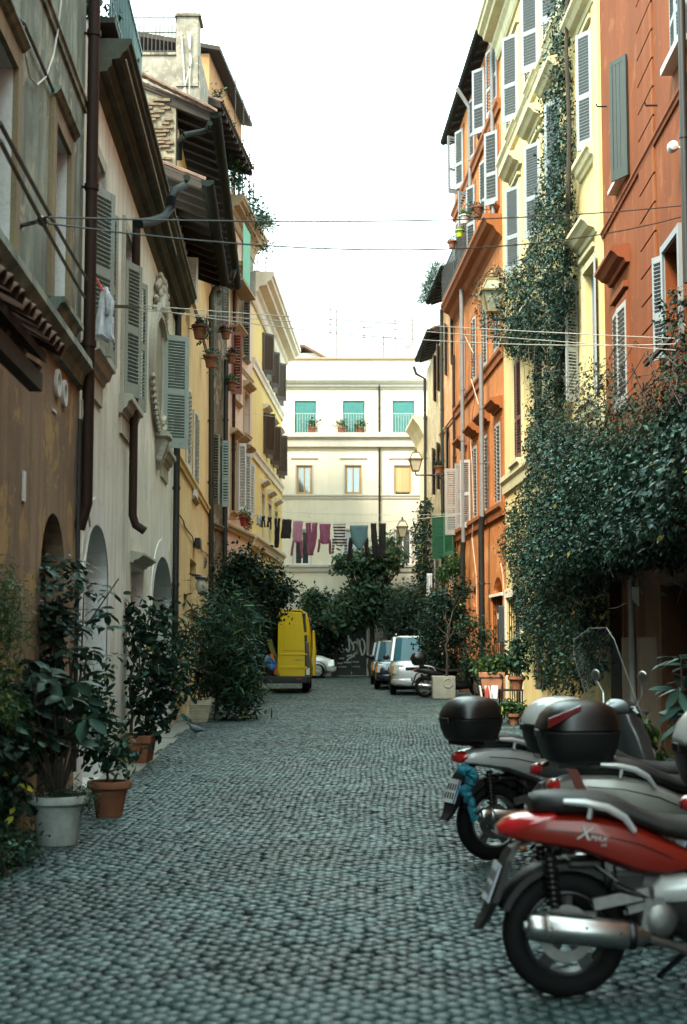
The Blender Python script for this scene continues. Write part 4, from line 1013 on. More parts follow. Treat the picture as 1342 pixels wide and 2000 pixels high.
# --- white end facade
E = Bld('end_building', 'cream white apartment building closing the far end of the street', (-9, 62), (11, 62))
M_E = plaster('cream_white_render', (.68, .635, .54), (.54, .49, .40), .5, .4, None, 0, .5)
M_ET = plaster('white_trim', (.50, .48, .45), (.36, .335, .3), .35, .3)
top = [(576, 617, 783, 851), (670, 712, 783, 851), (767, 809, 783, 851)]; mid = [(579, 610, 909, 965), (674, 706, 909, 965), (770, 803, 909, 965)]; low = [(574, 606, 1035, 1104), (668, 702, 1035, 1104), (770, 804, 1035, 1104)]
rt_ = [E.rect(*r) for r in top]; rm_ = [E.rect(*r) for r in mid]; rl_ = [E.rect(*r) for r in low]; dd = E.rect(657, 716, 1222, 1318); dd = (dd[0], dd[1], .02, dd[3])
He = E.Z(690, 702); E.wall(He, M_E, rt_ + rm_ + rl_ + [dd], depth=8, reveal=.2)
M_TEAL = plain('teal_roller_blind', (.05, .21, .21), .7, var=.15)
for i, r in enumerate(rt_):
    bl = E.box('roller_blind', r[0] + .02, r[1] - .02, -.08, -.05, r[2] + .06, r[3], M_TEAL)
    n = 26
    for j in range(n): MB().box(r[0] + .03, r[1] - .03, .036, .049, r[2] + .08 + (r[3] - r[2] - .1) * j / n, r[2] + .08 + (r[3] - r[2] - .1) * (j + .72) / n).build('blind_slat', M_TEAL, bl)
    E.surround(*r, M_ET, .08, .02); rl = MB(); a, b_ = r[0] - .35, r[1] + .35
    for j in range(15): u = a + (b_ - a) * j / 14; rl.bar((u, -.25, r[2]), (u, -.25, r[2] + .95), .013)
    rl.bar((a, -.25, r[2] + .95), (b_, -.25, r[2] + .95), .02); rl.bar((a, -.25, r[2] + .08), (b_, -.25, r[2] + .08), .014)
    for u in (a, b_): rl.bar((u, -.25, r[2] + .95), (u, .0, r[2] + .95), .014)
    rl.build('railing', plain('pale_iron', (.45, .44, .42), .5), E.o)
M_CURT = plain('white_curtain', (.62, .62, .6), .9, var=.2, scale=14)
for i, r in enumerate(rm_):
    if i < 2:
        E.window(*r, M_FRAMEW, glassmat('thin_glass'), rec=.06, fw=.1, cols=2, rows=1)
        cu = MB(); k = 16
        for s_ in (0, 1):
            a = r[0] + .05 if s_ == 0 else (r[0] + r[1]) / 2 + .04; b_ = (r[0] + r[1]) / 2 - .04 if s_ == 0 else r[1] - .05
            cu.loft([[(a + (b_ - a) * t / k, .17 + .02 * math.sin(t * 2.1), z) for t in range(k + 1)] for z in (r[2], r[3])], False, False)
        cu.build('curtain', M_CURT, E.o); E.box('room_dark', r[0], r[1], -.26, -.25, r[2], r[3], plain('void', (.01, .01, .01), .9))
    else:
        f = MB(); f.box(r[0], r[0] + .07, .04, .1, r[2], r[3]); f.box(r[1] - .07, r[1], .04, .1, r[2], r[3]); f.box(r[0] + .07, r[1] - .07, .04, .1, r[3] - .07, r[3]); w_ = f.build('window', M_FRAMEW, E.o)
        me = MB().box(r[0] + .075, r[1] - .075, .06, .075, 0, .036).mesh('blind_slat', plain('straw_blind', (.46, .34, .18), .8, var=.3, scale=20))
        for j in range(28): link('blind_slat', me, w_, (0, random.uniform(-.004, .004), r[2] + .12 + (r[3] - r[2] - .2) * j / 28))
        MB().tube([(r[0] + .1, .06, r[2] + .1), (r[1] - .1, .06, r[2] + .1)], .04, 7).build('rolled_blind', plain('straw_dark', (.25, .18, .1), .8), w_)
        E.box('room_dark', r[0], r[1], -.26, -.25, r[2], r[3], plain('void', (.01, .01, .01), .9))
    E.surround(*r, M_ET, .06, .015); E.box('hood_line', r[0] - .25, r[1] + .25, 0, .05, r[3] + .3, r[3] + .36, M_ET)
for i, r in enumerate(rl_):
    E.window(*r, M_FRAME, glassmat('thin_glass') if i == 2 else darkglass(), rec=.08, fw=.09, cols=2, rows=1); E.surround(*r, M_ET, .07, .02)
    if i == 2: E.box('curtain', r[0], r[1], -.24, -.22, r[2], r[3], M_CURT)
for (y, o_, h) in ((745, .3, .5), (860, .32, .6), (970, .08, .18), (1110, .12, .3)): E.string(E.Z(690, y), M_ET, out=o_, h=h)
E.cornice(E.Z(690, 746) + .1, .35, .45, M_ET, name='cornice')
E.box('base_course', 0, dd[0] - .06, 0, .05, 0, E.Z(690, 1165), M_ET); E.box('base_course', dd[1] + .06, E.L, 0, .05, 0, E.Z(690, 1165), M_ET)
E.box('roof_edge', -.2, E.L + .2, -.3, .12, He, He + .08, plain('tile_edge', (.3, .2, .14), .8))
ux = E.U(741, 900); E.pipe('downpipe', [(ux, .12, E.Z(741, 752)), (ux, .12, E.Z(741, 862) + .4)], .045, M_PIPE_BROWN); E.pipe('downpipe', [(ux, .12, E.Z(741, 875)), (ux, .12, E.Z(741, 1105))], .045, M_PIPE_BROWN)
# dark green door with chalked graffiti
gd = thing('garage_door', 'dark green metal door with white graffiti tag at the street end', 'door', E.pa, E.rz)
M_GD = plain('dark_green_metal', (.014, .03, .028), .5, var=.2)
nb = 2
for i in range(nb): a = dd[0] + (dd[1] - dd[0]) * i / nb; MB().box(a + .006, a + (dd[1] - dd[0]) / nb - .006, .06, .1, .02, dd[3] - .02).build('panel', M_GD, gd)
m = MB(); m.box(dd[0] - .03, dd[0] + .01, .03, .13, 0, dd[3]); m.box(dd[1] - .01, dd[1] + .03, .03, .13, 0, dd[3]); m.build('door_frame', M_GD, gd)
def stroke(pix, w, y=.054):
    p = [E.px(x, yy, -.05) for x, yy in pix]; mb = MB()
    for (a, b_) in zip(p, p[1:]):
        d = Vector((b_[0] - a[0], 0, b_[1] - a[1])); n_ = Vector((-d.z, 0, d.x)).normalized() * w / 2
        mb.add([(a[0] - n_.x, y, a[1] - n_.z), (b_[0] - n_.x, y, b_[1] - n_.z), (b_[0] + n_.x, y, b_[1] + n_.z), (a[0] + n_.x, y, a[1] + n_.z)], [(0, 1, 2, 3)])
    return mb
def gz(x, y): return 500 + x / 5.1615, 1160 + y / 5.1615
strokes = [[(890, 520), (850, 520), (838, 545), (855, 590), (875, 580), (885, 555), (865, 552)], [(890, 510), (905, 550), (935, 585), (945, 545), (938, 500)],
           [(930, 420), (935, 470), (945, 500)], [(935, 445), (960, 480), (985, 530), (980, 570)], [(975, 500), (1010, 480), (1025, 520), (1020, 600), (985, 600)], [(1022, 450), (1030, 520), (1010, 600)],
           [(1045, 460), (1050, 540), (1070, 620), (1090, 600), (1100, 530), (1090, 480), (1065, 445)], [(915, 628), (960, 615), (1000, 620), (945, 645), (915, 672)]]
for s_ in strokes: stroke([gz(*p) for p in s_], .075).build('graffiti', plain('white_spray', (.8, .82, .8), .7), gd)
for (x, y, n) in ((825, 650, 6), (822, 700, 5), (885, 690, 7), (975, 685, 6), (830, 735, 8), (975, 732, 7)):
    pts_ = []
    for k in range(n * 2 + 1): pts_.append(gz(x + k * 5.2, y + (8 if k % 2 else -8)))
    stroke(pts_, .03).build('graffiti', plain('white_spray', (.8, .82, .8), .7), gd)
# roof house, antennas and dish on the end building
rh = thing('roof_hut', 'small white rooftop hut with clay tile roof behind the end facade', 'hut', (E.px(590, 690)[0] - 9, 66, He))
MB().box(-1.9, .9, 0, 3, -.2, 1.1).build('wall', M_ET, rh); MB().add([(-2.1, -.3, 1.65), (.0, -.3, 1.45), (1.25, -.3, .75), (1.25, 3, .75), (.0, 3, 1.45), (-2.1, 3, 1.65), (-2.1, -.3, 1.55), (.0, -.3, 1.35), (1.15, -.3, .68), (1.15, 3, .68), (.0, 3, 1.35), (-2.1, 3, 1.55)], [(0,1,4,5),(1,2,3,4),(6,7,10,11),(7,8,9,10),(0,1,7,6),(1,2,8,7),(2,3,9,8)]).build('roof', M_TILE, rh)
M_ANT = plain('aerial_metal', (.12, .085, .075), .5, .2)
def antenna(x, ybase, ytop, kind, label, Y=62.8):
    b0 = at(x, ybase, Y); h = at(x, ytop, Y).z - b0.z; o = thing('roof_antenna', label, 'antenna', b0, random.uniform(-.2, .2), 'aerials on the roofs')
    MB().tube([(0, 0, -.3), (0, 0, h)], .03, 5).build('mast', M_ANT, o); m = MB()
    if kind == 'fork':
        m.bar((-.35, 0, h * .72), (.4, 0, h * .84), .032)
        for k in range(5): t = -.35 + k * .18; m.bar((t, 0, h * .74 + .05 * k), (t * 1.25, 0, h * .74 + .45 + .04 * k), .03)
    elif kind == 'yagi':
        m.bar((-.1, 0, h * .9), (.6, 0, h * .88), .016)
        for k in range(6): m.bar((-.1 + k * .13, -.2, h * .9), (-.1 + k * .13, .2, h * .9), .01)
        m.bar((-.12, 0, h * .62), (.12, 0, h * .62), .04)
    else:
        for k in range(3): m.bar((-.12, 0, h * (.55 + .2 * k)), (.12, 0, h * (.55 + .2 * k)), .02)
    m.build('elements', M_ANT, o)
antenna(645, 700, 578, 'fork', 'tall forked aerial, leftmost of the end building roof'); antenna(657, 700, 604, 'short', 'thin mast close right of the tall forked aerial')
antenna(711, 700, 634, 'yagi', 'mid height aerial mast above the middle window'); antenna(749, 700, 655, 'yagi', 'shortest aerial on the end roof, right of centre')
antenna(772, 700, 606, 'fork', 'forked aerial left of the satellite dish'); antenna(806, 700, 622, 'short', 'thin mast right behind the satellite dish')
antenna(519, 590, 500, 'short', 'thin mast on the yellow corner house, nearest', 50); antenna(534, 590, 537, 'short', 'shorter mast on the yellow corner house', 51); antenna(502, 570, 505, 'yagi', 'aerial standing on the yellow attic', 49); antenna(546, 610, 575, 'short', 'small mast far along the yellow roof', 54)
ds = thing('satellite_dish', 'white satellite dish on the end building roof', 'dish', at(800, 690, 62.6), .4)
MB().lathe([(.02, .08), (.18, .05), (.3, 0), (.31, .005), (.18, .065), (.02, .1)], 18, (0, 0, .1), 'y').build('dish', plain('dish_grey', (.36, .35, .34), .6), ds, smooth=True); MB().tube([(0, .1, .1), (0, .15, -.3)], .025, 6).build('bracket', M_ANT, ds); MB().bar((0, 0, -.15), (0, -.25, .1), .015).build('arm', M_ANT, ds)
for i, (x, r) in enumerate(((610, rt_[0]), (698, rt_[1]), (703, rt_[1]))): pass

# ------------------------------------------------------------------ leaves and plants
T_SIMPLE = (np.array([(0,0,0),(.5,.27,.05),(1,0,-.03),(.5,-.27,.05)]), np.array([(0,2,1),(0,3,2)]))
T_OVAL = (np.array([(0,0,0),(.3,.2,.04),(.3,0,0),(.3,-.2,.04),(.7,.2,.02),(.7,0,-.03),(.7,-.2,.02),(1,0,-.1)]),
          np.array([(0,2,1),(0,3,2),(1,2,4),(2,5,4),(2,3,6),(2,6,5),(4,5,7),(5,6,7)]))
T_LANCE = (np.array([(0,0,0),(.35,.075,.02),(.35,0,0),(.35,-.075,.02),(.75,.055,-.02),(.75,-.055,-.02),(1,0,-.1)]),
           np.array([(0,2,1),(0,3,2),(1,2,4),(2,5,4),(2,3,5),(4,5,6)]))
LV = leafmat('deep_green_leaf', (0.004725, 0.0126, 0.00945), (0.0189, 0.0378, 0.02363), (.3, .3, .04), .012, .4, .2, .22)
LV_IVY = leafmat('ivy_leaf', (0.00288, 0.0096, 0.00768), (0.0144, 0.03168, 0.02112), (.24, .22, .04), .006, .34, .16, .32)
LV_DRY = leafmat('dry_creeper_leaf', (0.01838, 0.01155, 0.00735), (0.0525, 0.02887, 0.0168), (.03, .055, .03), .45, .6, .2)
LV_OLE = leafmat('oleander_leaf', (0.0072, 0.0216, 0.015), (0.03, 0.06, 0.036), (.1, .16, .05), .08, .45, .25, .3)
LV_LOQ = leafmat('loquat_leaf', (0.018, 0.0405, 0.0225), (0.06301, 0.09899, 0.0495), (.16, .12, .05), .03, .45)
LV_LIT = leafmat('fresh_leaf', (0.0168, 0.0392, 0.01232), (0.0504, 0.0952, 0.028), (.3, .32, .06), .05, .45, .35)
LV_BLU = leafmat('blue_green_leaf', (0.01575, 0.03938, 0.03413), (0.03938, 0.07875, 0.06562), None, .0, .4, .25)
LV_OLV = leafmat('olive_grey_leaf', (0.0152, 0.02532, 0.01857), (0.04218, 0.05907, 0.0405), None, 0, .5, .2)

def unit(a): return a / np.maximum(1e-9, np.linalg.norm(a, axis=1, keepdims=True))
def leaf_arrays(pts, nrm, size, tpl, droop=.35, jitter=.75):
    n = len(pts); V, F = tpl
    z = unit(nrm + RNG.normal(0, jitter, (n, 3)))
    a = RNG.normal(0, 1, (n, 3)); a[:, 2] -= droop * 2; a += nrm * .4
    x = unit(a - z * np.sum(a * z, 1, keepdims=True)); y = np.cross(z, x)
    s = np.asarray(size).reshape(-1, 1, 1) * np.ones((n, 1, 1))
    L = pts[:, None, :] + s * (V[None, :, 0:1] * x[:, None] + V[None, :, 1:2] * y[:, None] + V[None, :, 2:3] * z[:, None])
    fs = (F[None] + (np.arange(n) * len(V))[:, None, None]).reshape(-1, 3)
    return L.reshape(-1, 3), fs
def foliage(name, pts, nrm, size, tpl, mat, parent=None, droop=.35, jitter=.75, kind='stuff'):
    pts = np.asarray(pts, float); L, fs = leaf_arrays(pts, np.asarray(nrm, float), size, tpl, droop, jitter)
    o = link(name, np_mesh(name, L, fs, mat), parent)
    if kind: o['kind'] = kind
    return o
def blob_points(blobs, n, clump=14, spread=.11, shell=.55):
    """clumped points through ellipsoids [(c, r)], biased to the outside; returns points and outward normals"""
    vol = np.array([r[0] * r[1] * r[2] for c, r in blobs]) ** (2 / 3); vol = vol / vol.sum(); P_, N_ = [], []
    for (c, r), f in zip(blobs, vol):
        k = max(1, int(n * f / clump)); d = unit(RNG.normal(0, 1, (k, 3))); q = RNG.uniform(0, 1, (k, 1)) ** shell
        q = q * (1 + RNG.normal(0, .10, (k, 1)))
        cc = np.array(c) + d * q * np.array(r); cnt = RNG.integers(clump // 2, int(clump * 1.5), k)
        for i in range(k):
            pp = cc[i] + RNG.normal(0, spread, (cnt[i], 3)); P_.append(pp); N_.append(np.tile(d[i] * .7 + np.array([0, 0, .6]), (cnt[i], 1)))
    return np.concatenate(P_), np.concatenate(N_)
def bend(p0, p1, k=5, wob=.06):
    p0 = Vector(p0); p1 = Vector(p1); L = (p1 - p0).length
    return [p0 + (p1 - p0) * (i / k) + (Vector((random.gauss(0, wob), random.gauss(0, wob), random.gauss(0, wob * .5))) * L if 0 < i < k else Vector()) for i in range(k + 1)]
def stems_mesh(base, targets, r0, r1=.006, n=6, wob=.07, fork=None):
    m = MB(); b = Vector(base)
    for t in targets:
        pts = bend(b, t, 5, wob); k = len(pts); m.tube(pts, [r0 + (r1 - r0) * i / (k - 1) for i in range(k)], n)
    return m
def tree(name, label, base, fork, blobs, nleaf, lsize, tpl, mat, r=.06, cat='tree', group=None, clump=14, spread=.11, droop=.35, bark=None, limbs=None, shell=.55):
    o = thing(name, label, cat, base, 0, group); b = Vector(base)
    f = Vector(fork) - b; m = MB(); pts = bend((0, 0, -.02), f, 5, .03); m.tube(pts, [r * (1.25 - .5 * i / 5) for i in range(6)], 8)
    for c, rr in blobs:
        cl = Vector(c) - b; pp = bend(f, cl, 4, .06); m.tube(pp, [r * .62 * (1 - .17 * i) for i in range(5)], 6)
        for _ in range(limbs or 4):
            d = Vector((random.gauss(0, 1), random.gauss(0, 1), random.gauss(.2, .8))).normalized()
            e = cl + Vector((d.x * rr[0], d.y * rr[1], d.z * rr[2])) * .85
            m.tube(bend(pp[2], e, 4, .06), [r * .3, r * .24, r * .18, r * .12, r * .06], 5)
    m.build('trunk', bark or M_BARK, o, smooth=True)
    P_, N_ = blob_points([(tuple(Vector(c) - b), rr) for c, rr in blobs], nleaf, clump, spread, shell)
    ls = lsize * RNG.uniform(.65, 1.25, len(P_)); foliage('crown', P_, N_, ls, tpl, mat, o, droop)
    return o

# ---- pots
def pot_round(label, loc, rt, rb, h, mat, cat='pot', rim=.035, group=None):
    o = thing('plant_pot', label, cat, loc, random.random(), group)
    MB().lathe([(rb, 0), (rb * 1.02, .01), (rb + (rt - rb) * .6, h * .55), (rt * .97, h - .09), (rt * .97, h - .075), (rt + rim * .5, h - .07), (rt + rim, h - .055), (rt + rim, h - .01), (rt + rim * .8, h), (rt * .93, h), (rt * .9, h - .06), (.01, h - .065)], 28).build('body', mat, o, smooth=True)
    MB().lathe([(.005, h - .055), (rt * .9, h - .06), (rt * .9, h - .07)], 20).build('soil', M_SOIL, o); return o
def pot_box(label, loc, w, d, h, mat, rotz=0.0, taper=.82, ribs=0, group=None):
    o = thing('planter', label, 'planter', loc, rotz, group); m = MB()
    def ring(k, z, e=0): a, b = w/2*k + e, d/2*k + e; return [(-a, -b, z), (a, -b, z), (a, b, z), (-a, b, z)]
    m.loft([ring(taper, 0), ring(1 - (1 - taper) * .12, h - .1), ring(1, h - .1, .02), ring(1, h - .01, .025), ring(1, h, .018), ring(.9, h), ring(.88, h - .08)], True)
    m.build('body', mat, o, bevel=.012); MB().box(-w*.44, w*.44, -d*.44, d*.44, h - .09, h - .05).build('soil', M_SOIL, o)
    for i in range(ribs):
        z = .08 + (h - .2) * i / max(1, ribs - 1); k = taper + (1 - taper) * .88 * z / (h - .1)
        MB().loft([ring(k, z - .011, .004), ring(k, z - .006, .014), ring(k, z + .006, .014), ring(k, z + .011, .004)]).build('rib', mat, o)
    return o

# ---- the big ivy over the yellow and russet houses
def polysample(poly, n):
    poly = np.array(poly, float); x0, y0 = poly.min(0); x1, y1 = poly.max(0); out = []
    while len(out) < n:
        q = RNG.uniform((x0, y0), (x1, y1), (n * 2, 2)); ins = np.zeros(len(q), bool); j = len(poly) - 1
        for i in range(len(poly)):
            xi, yi, xj, yj = *poly[i], *poly[j]
            c = ((yi > q[:, 1]) != (yj > q[:, 1])) & (q[:, 0] < (xj - xi) * (q[:, 1] - yi) / (yj - yi + 1e-9) + xi); ins ^= c; j = i
        out += list(q[ins])
    q = np.array(out[:n]); dmin = np.full(n, 1e9); j = len(poly) - 1
    for i in range(len(poly)):
        a, b = poly[j], poly[i]; ab = b - a; t = np.clip(((q - a) @ ab) / (ab @ ab), 0, 1); dmin = np.minimum(dmin, np.linalg.norm(q - (a + t[:, None] * ab), axis=1)); j = i
    return q, dmin
def wall_foliage(poly, n, T, edge, facade, size, mat, parent, tpl=T_SIMPLE, clump=8, spread=.07, name='foliage', tmin=.03, droop=.5, bias=.45):
    k = n // clump; q, dm = polysample(poly, k); P_, N_ = [], []
    for (x, y), d in zip(q, dm):
        b = facade(x); tt = max(tmin, T * math.sqrt(min(1, d / edge))); o = tt * RNG.uniform() ** bias
        u, z = b.px(x, y, o); w = b.W(u, -o, z); c = np.array(w); nn = np.array((-b.n.x, -b.n.y, .55 + .2 * RNG.normal()))
        m = RNG.integers(clump // 2, clump + clump // 2); P_.append(c + RNG.normal(0, spread, (m, 3))); N_.append(np.tile(nn, (m, 1)))
    P_ = np.concatenate(P_); N_ = np.concatenate(N_)
    return foliage(name, P_ - np.array(parent.location), N_, size * RNG.uniform(.45, 1.45, len(P_)), tpl, mat, parent, droop)
both = lambda x: R2 if x < 1190 else R1
ivy = thing('climbing_ivy', 'huge dark ivy climbing the yellow and russet fronts on the right', 'ivy', R2.W(R2.U(1052, 1300), -.3, 0))
wall_foliage([(1036,840),(1085,810),(1130,830),(1190,840),(1250,850),(1300,800),(1400,770),(1400,1105),(1290,1092),(1230,1112),(1150,1150),(1085,1180),(1062,1250),(1018,1240),(1000,1130),(978,1080),(990,1000),(1035,930),(1025,860)], 60000, 1.35, 90, both, .078, LV_IVY, ivy)
wall_foliage([(1050,985),(1130,950),(1342,960),(1342,1090),(1230,1100),(1120,1140),(1050,1150),(1000,1090)], 14000, 1.55, 60, both, .08, LV_IVY, ivy)
wall_foliage([(1070,300),(1112,290),(1122,440),(1120,600),(1112,700),(1060,700),(1004,690),(992,640),(1020,560),(1032,470),(1046,400),(1056,340)], 15000, .55, 40, both, .078, LV_IVY, ivy)
wall_foliage([(1076,-20),(1120,-20),(1114,150),(1124,300),(1060,330),(1058,240),(1068,120)], 5000, .3, 26, both, .08, LV_IVY, ivy)
wall_foliage([(925,560),(960,525),(1040,500),(1050,640),(1045,700),(990,690),(940,640)], 7000, .9, 50, both, .078, LV_IVY, ivy, clump=6, bias=1.0)
wall_foliage([(1050,690),(1112,690),(1108,790),(1040,880),(1032,800)], 3400, .5, 40, both, .078, LV_IVY, ivy)
wall_foliage([(1130,760),(1150,720),(1190,705),(1200,760),(1262,775),(1330,700),(1342,760),(1342,900),(1180,930),(1050,930),(1060,800)], 8000, 1.0, 60, both, .065, LV_DRY, ivy, name='dry_foliage', spread=.12)
wall_foliage([(1014,1150),(1180,1110),(1185,1300),(1150,1345),(1062,1345),(1030,1280)], 11000, .7, 50, both, .078, LV_IVY, ivy)
wall_foliage([(1292,590),(1342,560),(1342,760),(1300,740)], 900, .3, 50, both, .08, LV_IVY, ivy, clump=5)
wall_foliage([(985,1020),(1015,1000),(1020,1200),(1000,1150)], 500, .5, 30, both, .08, LV_IVY, ivy, clump=5)
m = MB(); ib = ivy.location
def wp(x, y, o): b = both(x); u, z = b.px(x, y, o); return b.W(u, -o, z) - ib
for pp, r in ((((1052, 1345), (1054, 1280), (1066, 1200), (1080, 1100), (1090, 950), (1090, 800), (1100, 650), (1108, 450), (1112, 250), (1106, 100), (1108, -20)), .075), (((1062, 1345), (1078, 1250), (1110, 1150), (1190, 1050), (1280, 980), (1342, 960)), .05), (((1070, 1340), (1100, 1240), (1130, 1120), (1150, 950), (1190, 800)), .04), (((1100, 640), (1050, 600), (1000, 560), (940, 590)), .02), (((1090, 900), (1060, 860), (1045, 820)), .02), (((1190, 800), (1230, 740), (1260, 690)), .008), (((1250, 770), (1300, 700), (1330, 600)), .008)):
    q = [wp(x, y, .25 if r > .03 else .35) for x, y in pp]; m.tube(q, [r * (1 - .6 * i / len(q)) for i in range(len(q))], 7)
for i in range(150):
    x, y = random.uniform(1020, 1340), random.uniform(690, 1150); q = [wp(x, y, .5)]
    for k in range(4): x += random.gauss(10, 18); y += random.gauss(-4, 22); q.append(wp(x, y, .5 + random.uniform(-.1, .4)))
    m.tube(q, .006, 4)
m.build('stems', M_BARK, ivy, smooth=True)

# ---- left foreground: white pot with the large leaved shrub
g = ground(112, 1648)
M_WHPOT = plain('weathered_white_pot', (.32, .36, .34), .7, var=.35, scale=9, bump=.3)
pot_round('round weathered white pot in the left foreground', (g.x, g.y, 0), .205, .15, .37, M_WHPOT)
def big_leaf_plant(name, label, base, specs, lsize, mat, stem_r=.012, stems=(), cat='plant', tpl=T_OVAL):
    """plant whose large leaves are each an object: specs (point, outward dir, size)"""
    o = thing(name, label, cat, base); b = Vector(base); m = MB()
    V, F = tpl; me = np_mesh('leaf', V, F, mat, True)
    for s_ in stems: m.tube([Vector(p) - b for p in s_], [stem_r * (1 - .65 * i / (len(s_) - 1)) for i in range(len(s_))], 6)
    for (p, d, k) in specs:
        d = Vector(d).normalized(); z = Vector((random.gauss(0, .35), random.gauss(-.25, .35), 1)); z = (z - d * z.dot(d)).normalized(); y = z.cross(d)
        M = Matrix((d, y, z)).transposed(); q = link('leaf', me, o, Vector(p) - b); q.rotation_euler = M.to_euler(); q.scale = (k * lsize,) * 3
    m.build('stem', M_BARK, o, smooth=True); return o
def whorl(c, n, up=.2, k=1.0, out=None):
    r_ = []
    for i in range(n):
        a = 2 * math.pi * i / n + random.gauss(0, .3); d = Vector((math.cos(a), math.sin(a), random.gauss(up - .35, .35)))
        r_.append((Vector(c) + d * .02, d, k * random.uniform(.7, 1.15)))
    return r_
Y1 = g.y; sp = []; st = []; pb = Vector((g.x, g.y, .31))
tops = [(100, 1325, -.1), (60, 1380, .1), (150, 1330, .05), (30, 1370, -.1), (110, 1395, .15), (170, 1400, -.15), (75, 1310, .2), (20, 1440, .0), (140, 1450, .1), (55, 1290, -.1), (0, 1340, 0), (90, 1440, -.2), (125, 1360, -.2), (10, 1400, .2), (60, 1420, -.25), (40, 1330, .25), (115, 1345, .3), (165, 1365, .2), (85, 1360, .3), (30, 1400, .35), (145, 1420, .3), (70, 1460, .2)]
for (x, y, dy) in tops:
    c = at(x, y, Y1 + dy); sp += whorl(c, 11, -.1); st.append([pb, pb + (c - pb) * .45 + Vector((random.gauss(0, .03), 0, .05)), c])
big_leaf_plant('potted_shrub', 'shrub with large drooping glossy leaves growing from the white pot', pb, sp, .22, LV, .014, st)
sp = []; st = []
for i in range(115):
    x = random.gauss(118, 42); y = random.uniform(1085, 1290); c = at(x, y, 12.2 + random.gauss(0, .25)); sp += whorl(c, 5, .1, 1.0)
    if i % 9 == 0: f0 = at(128, 1480, 12.2); st.append([f0, f0 + (c - f0) * .5 + Vector((.05, 0, 0)), c])
b0 = at(128, 1590, 12.2)
st.append([Vector((b0.x, 12.2, .0)), at(120, 1480, 12.2), at(135, 1350, 12.2), at(150, 1250, 12.2), at(232, 1130, 12.2)])
big_leaf_plant('young_fig_tree', 'tall round leaved shrub beside the brown wall at left', (b0.x, 12.2, 0), sp, .135, LV, .016, st, 'shrub')
o = thing('pot_herbs', 'low feathery herbs spilling over the white pot rim', 'plant', (g.x, g.y, .32)); P_, N_ = blob_points([((0.04, 0, .05), (.26, .22, .07)), ((.2, 0, .03), (.12, .15, .1))], 1500, 10, .03); foliage('foliage', P_, N_, .045 * RNG.uniform(.6, 1.3, len(P_)), T_LANCE, LV_OLE, o)
# blurred yellow green bush at the left frame edge
c = at(8, 1230, 9.4); tree('bush', 'feathery yellow green bush at the left frame edge', (c.x - .12, 9.4, 0), (c.x - .1, 9.4, 1.2), [((c.x, 9.4, c.z), (.17, .3, .36)), ((c.x - .05, 9.3, c.z - .45), (.2, .25, .25)), ((c.x - .02, 9.5, c.z + .25), (.1, .2, .2))], 3600, .05, T_LANCE, LV_LIT, .02, 'bush', clump=10, spread=.05)
c = at(-40, 1400, 10.2); tree('bush', 'dark leafy bush low at the left frame edge behind the white pot', (c.x - .1, 10.3, 0), (c.x - .1, 10.3, .4), [((c.x, 10.3, .75), (.22, .3, .4)), ((c.x + .05, 10.4, .45), (.2, .3, .3)), ((c.x + .02, 10.3, 1.15), (.18, .25, .25))], 2600, .11, T_OVAL, LV, .02, 'bush', clump=8, spread=.08)
c = at(10, 1660, 9.6); tree('bush', 'weedy greenery at the wall foot in the left corner', (c.x, 9.6, 0), (c.x, 9.6, .15), [((c.x - .12, 9.7, .14), (.16, .4, .15)), ((c.x - .05, 10.2, .12), (.14, .25, .13))], 1300, .05, T_OVAL, LV_OLE, .012, 'bush', clump=8, spread=.05)
# brown pot
g2 = ground(213, 1594); pot_round('round terracotta pot standing right of the white pot', (g2.x, g2.y, 0), .165, .115, .31, M_TERRA)
P0 = Vector((g2.x, g2.y, .26)); tree('potted_plant', 'thin leafy plant in the round terracotta pot', P0, P0 + Vector((-.06, 0, .25)), [((P0.x - .05, P0.y, .62), (.2, .18, .22)), ((P0.x - .12, P0.y, .95), (.14, .14, .2)), ((P0.x + .1, P0.y, .5), (.12, .12, .12)), ((P0.x - .15, P0.y + .1, 1.2), (.1, .1, .14))], 800, .085, T_OVAL, LV_OLE, .012, 'plant', clump=6, spread=.06)
# big planter with camellia
g3 = ground(258, 1494); yb = g3.y + .3; pot_box('rectangular terracotta planter with a tall camellia by the cream wall', (g3.x - .02, yb, 0), .48, .55, .36, M_TERRA, -.04)
P0 = Vector((g3.x - .05, yb, .3)); bl = []
for (x, y, r_) in ((250, 1190, .16), (290, 1215, .22), (320, 1200, .12), (265, 1260, .18), (310, 1270, .22), (335, 1310, .2), (290, 1320, .26), (322, 1365, .22), (280, 1380, .22), (345, 1325, .12), (300, 1410, .2), (240, 1225, .1)):
    c = at(x, y, yb + random.gauss(0, .12)); bl.append(((c.x, c.y, c.z), (r_, r_, r_ * .85)))
tree('camellia', 'tall open camellia shrub in the rectangular terracotta planter', P0, P0 + Vector((-.03, 0, .5)), bl, 1500, .125, T_OVAL, LV, .02, 'shrub', clump=6, spread=.1, limbs=2)
# ribbed cream pot
g4 = ground(388, 1412); pot_box('ribbed cream square pot before the oleander', (g4.x, g4.y + .2, 0), .40, .36, .42, plain('cream_pot', (.46, .42, .30), .8, var=.25), .05, .72, 9)
P0 = Vector((g4.x, g4.y + .2, .36)); tree('potted_plant', 'spiky sparse plant in the ribbed cream pot', P0, P0 + Vector((0, 0, .3)), [((P0.x + .05, P0.y, 1.0), (.25, .2, .4)), ((P0.x - .1, P0.y, .75), (.2, .2, .25))], 420, .2, T_LANCE, LV_OLE, .014, 'plant', clump=6, spread=.08)
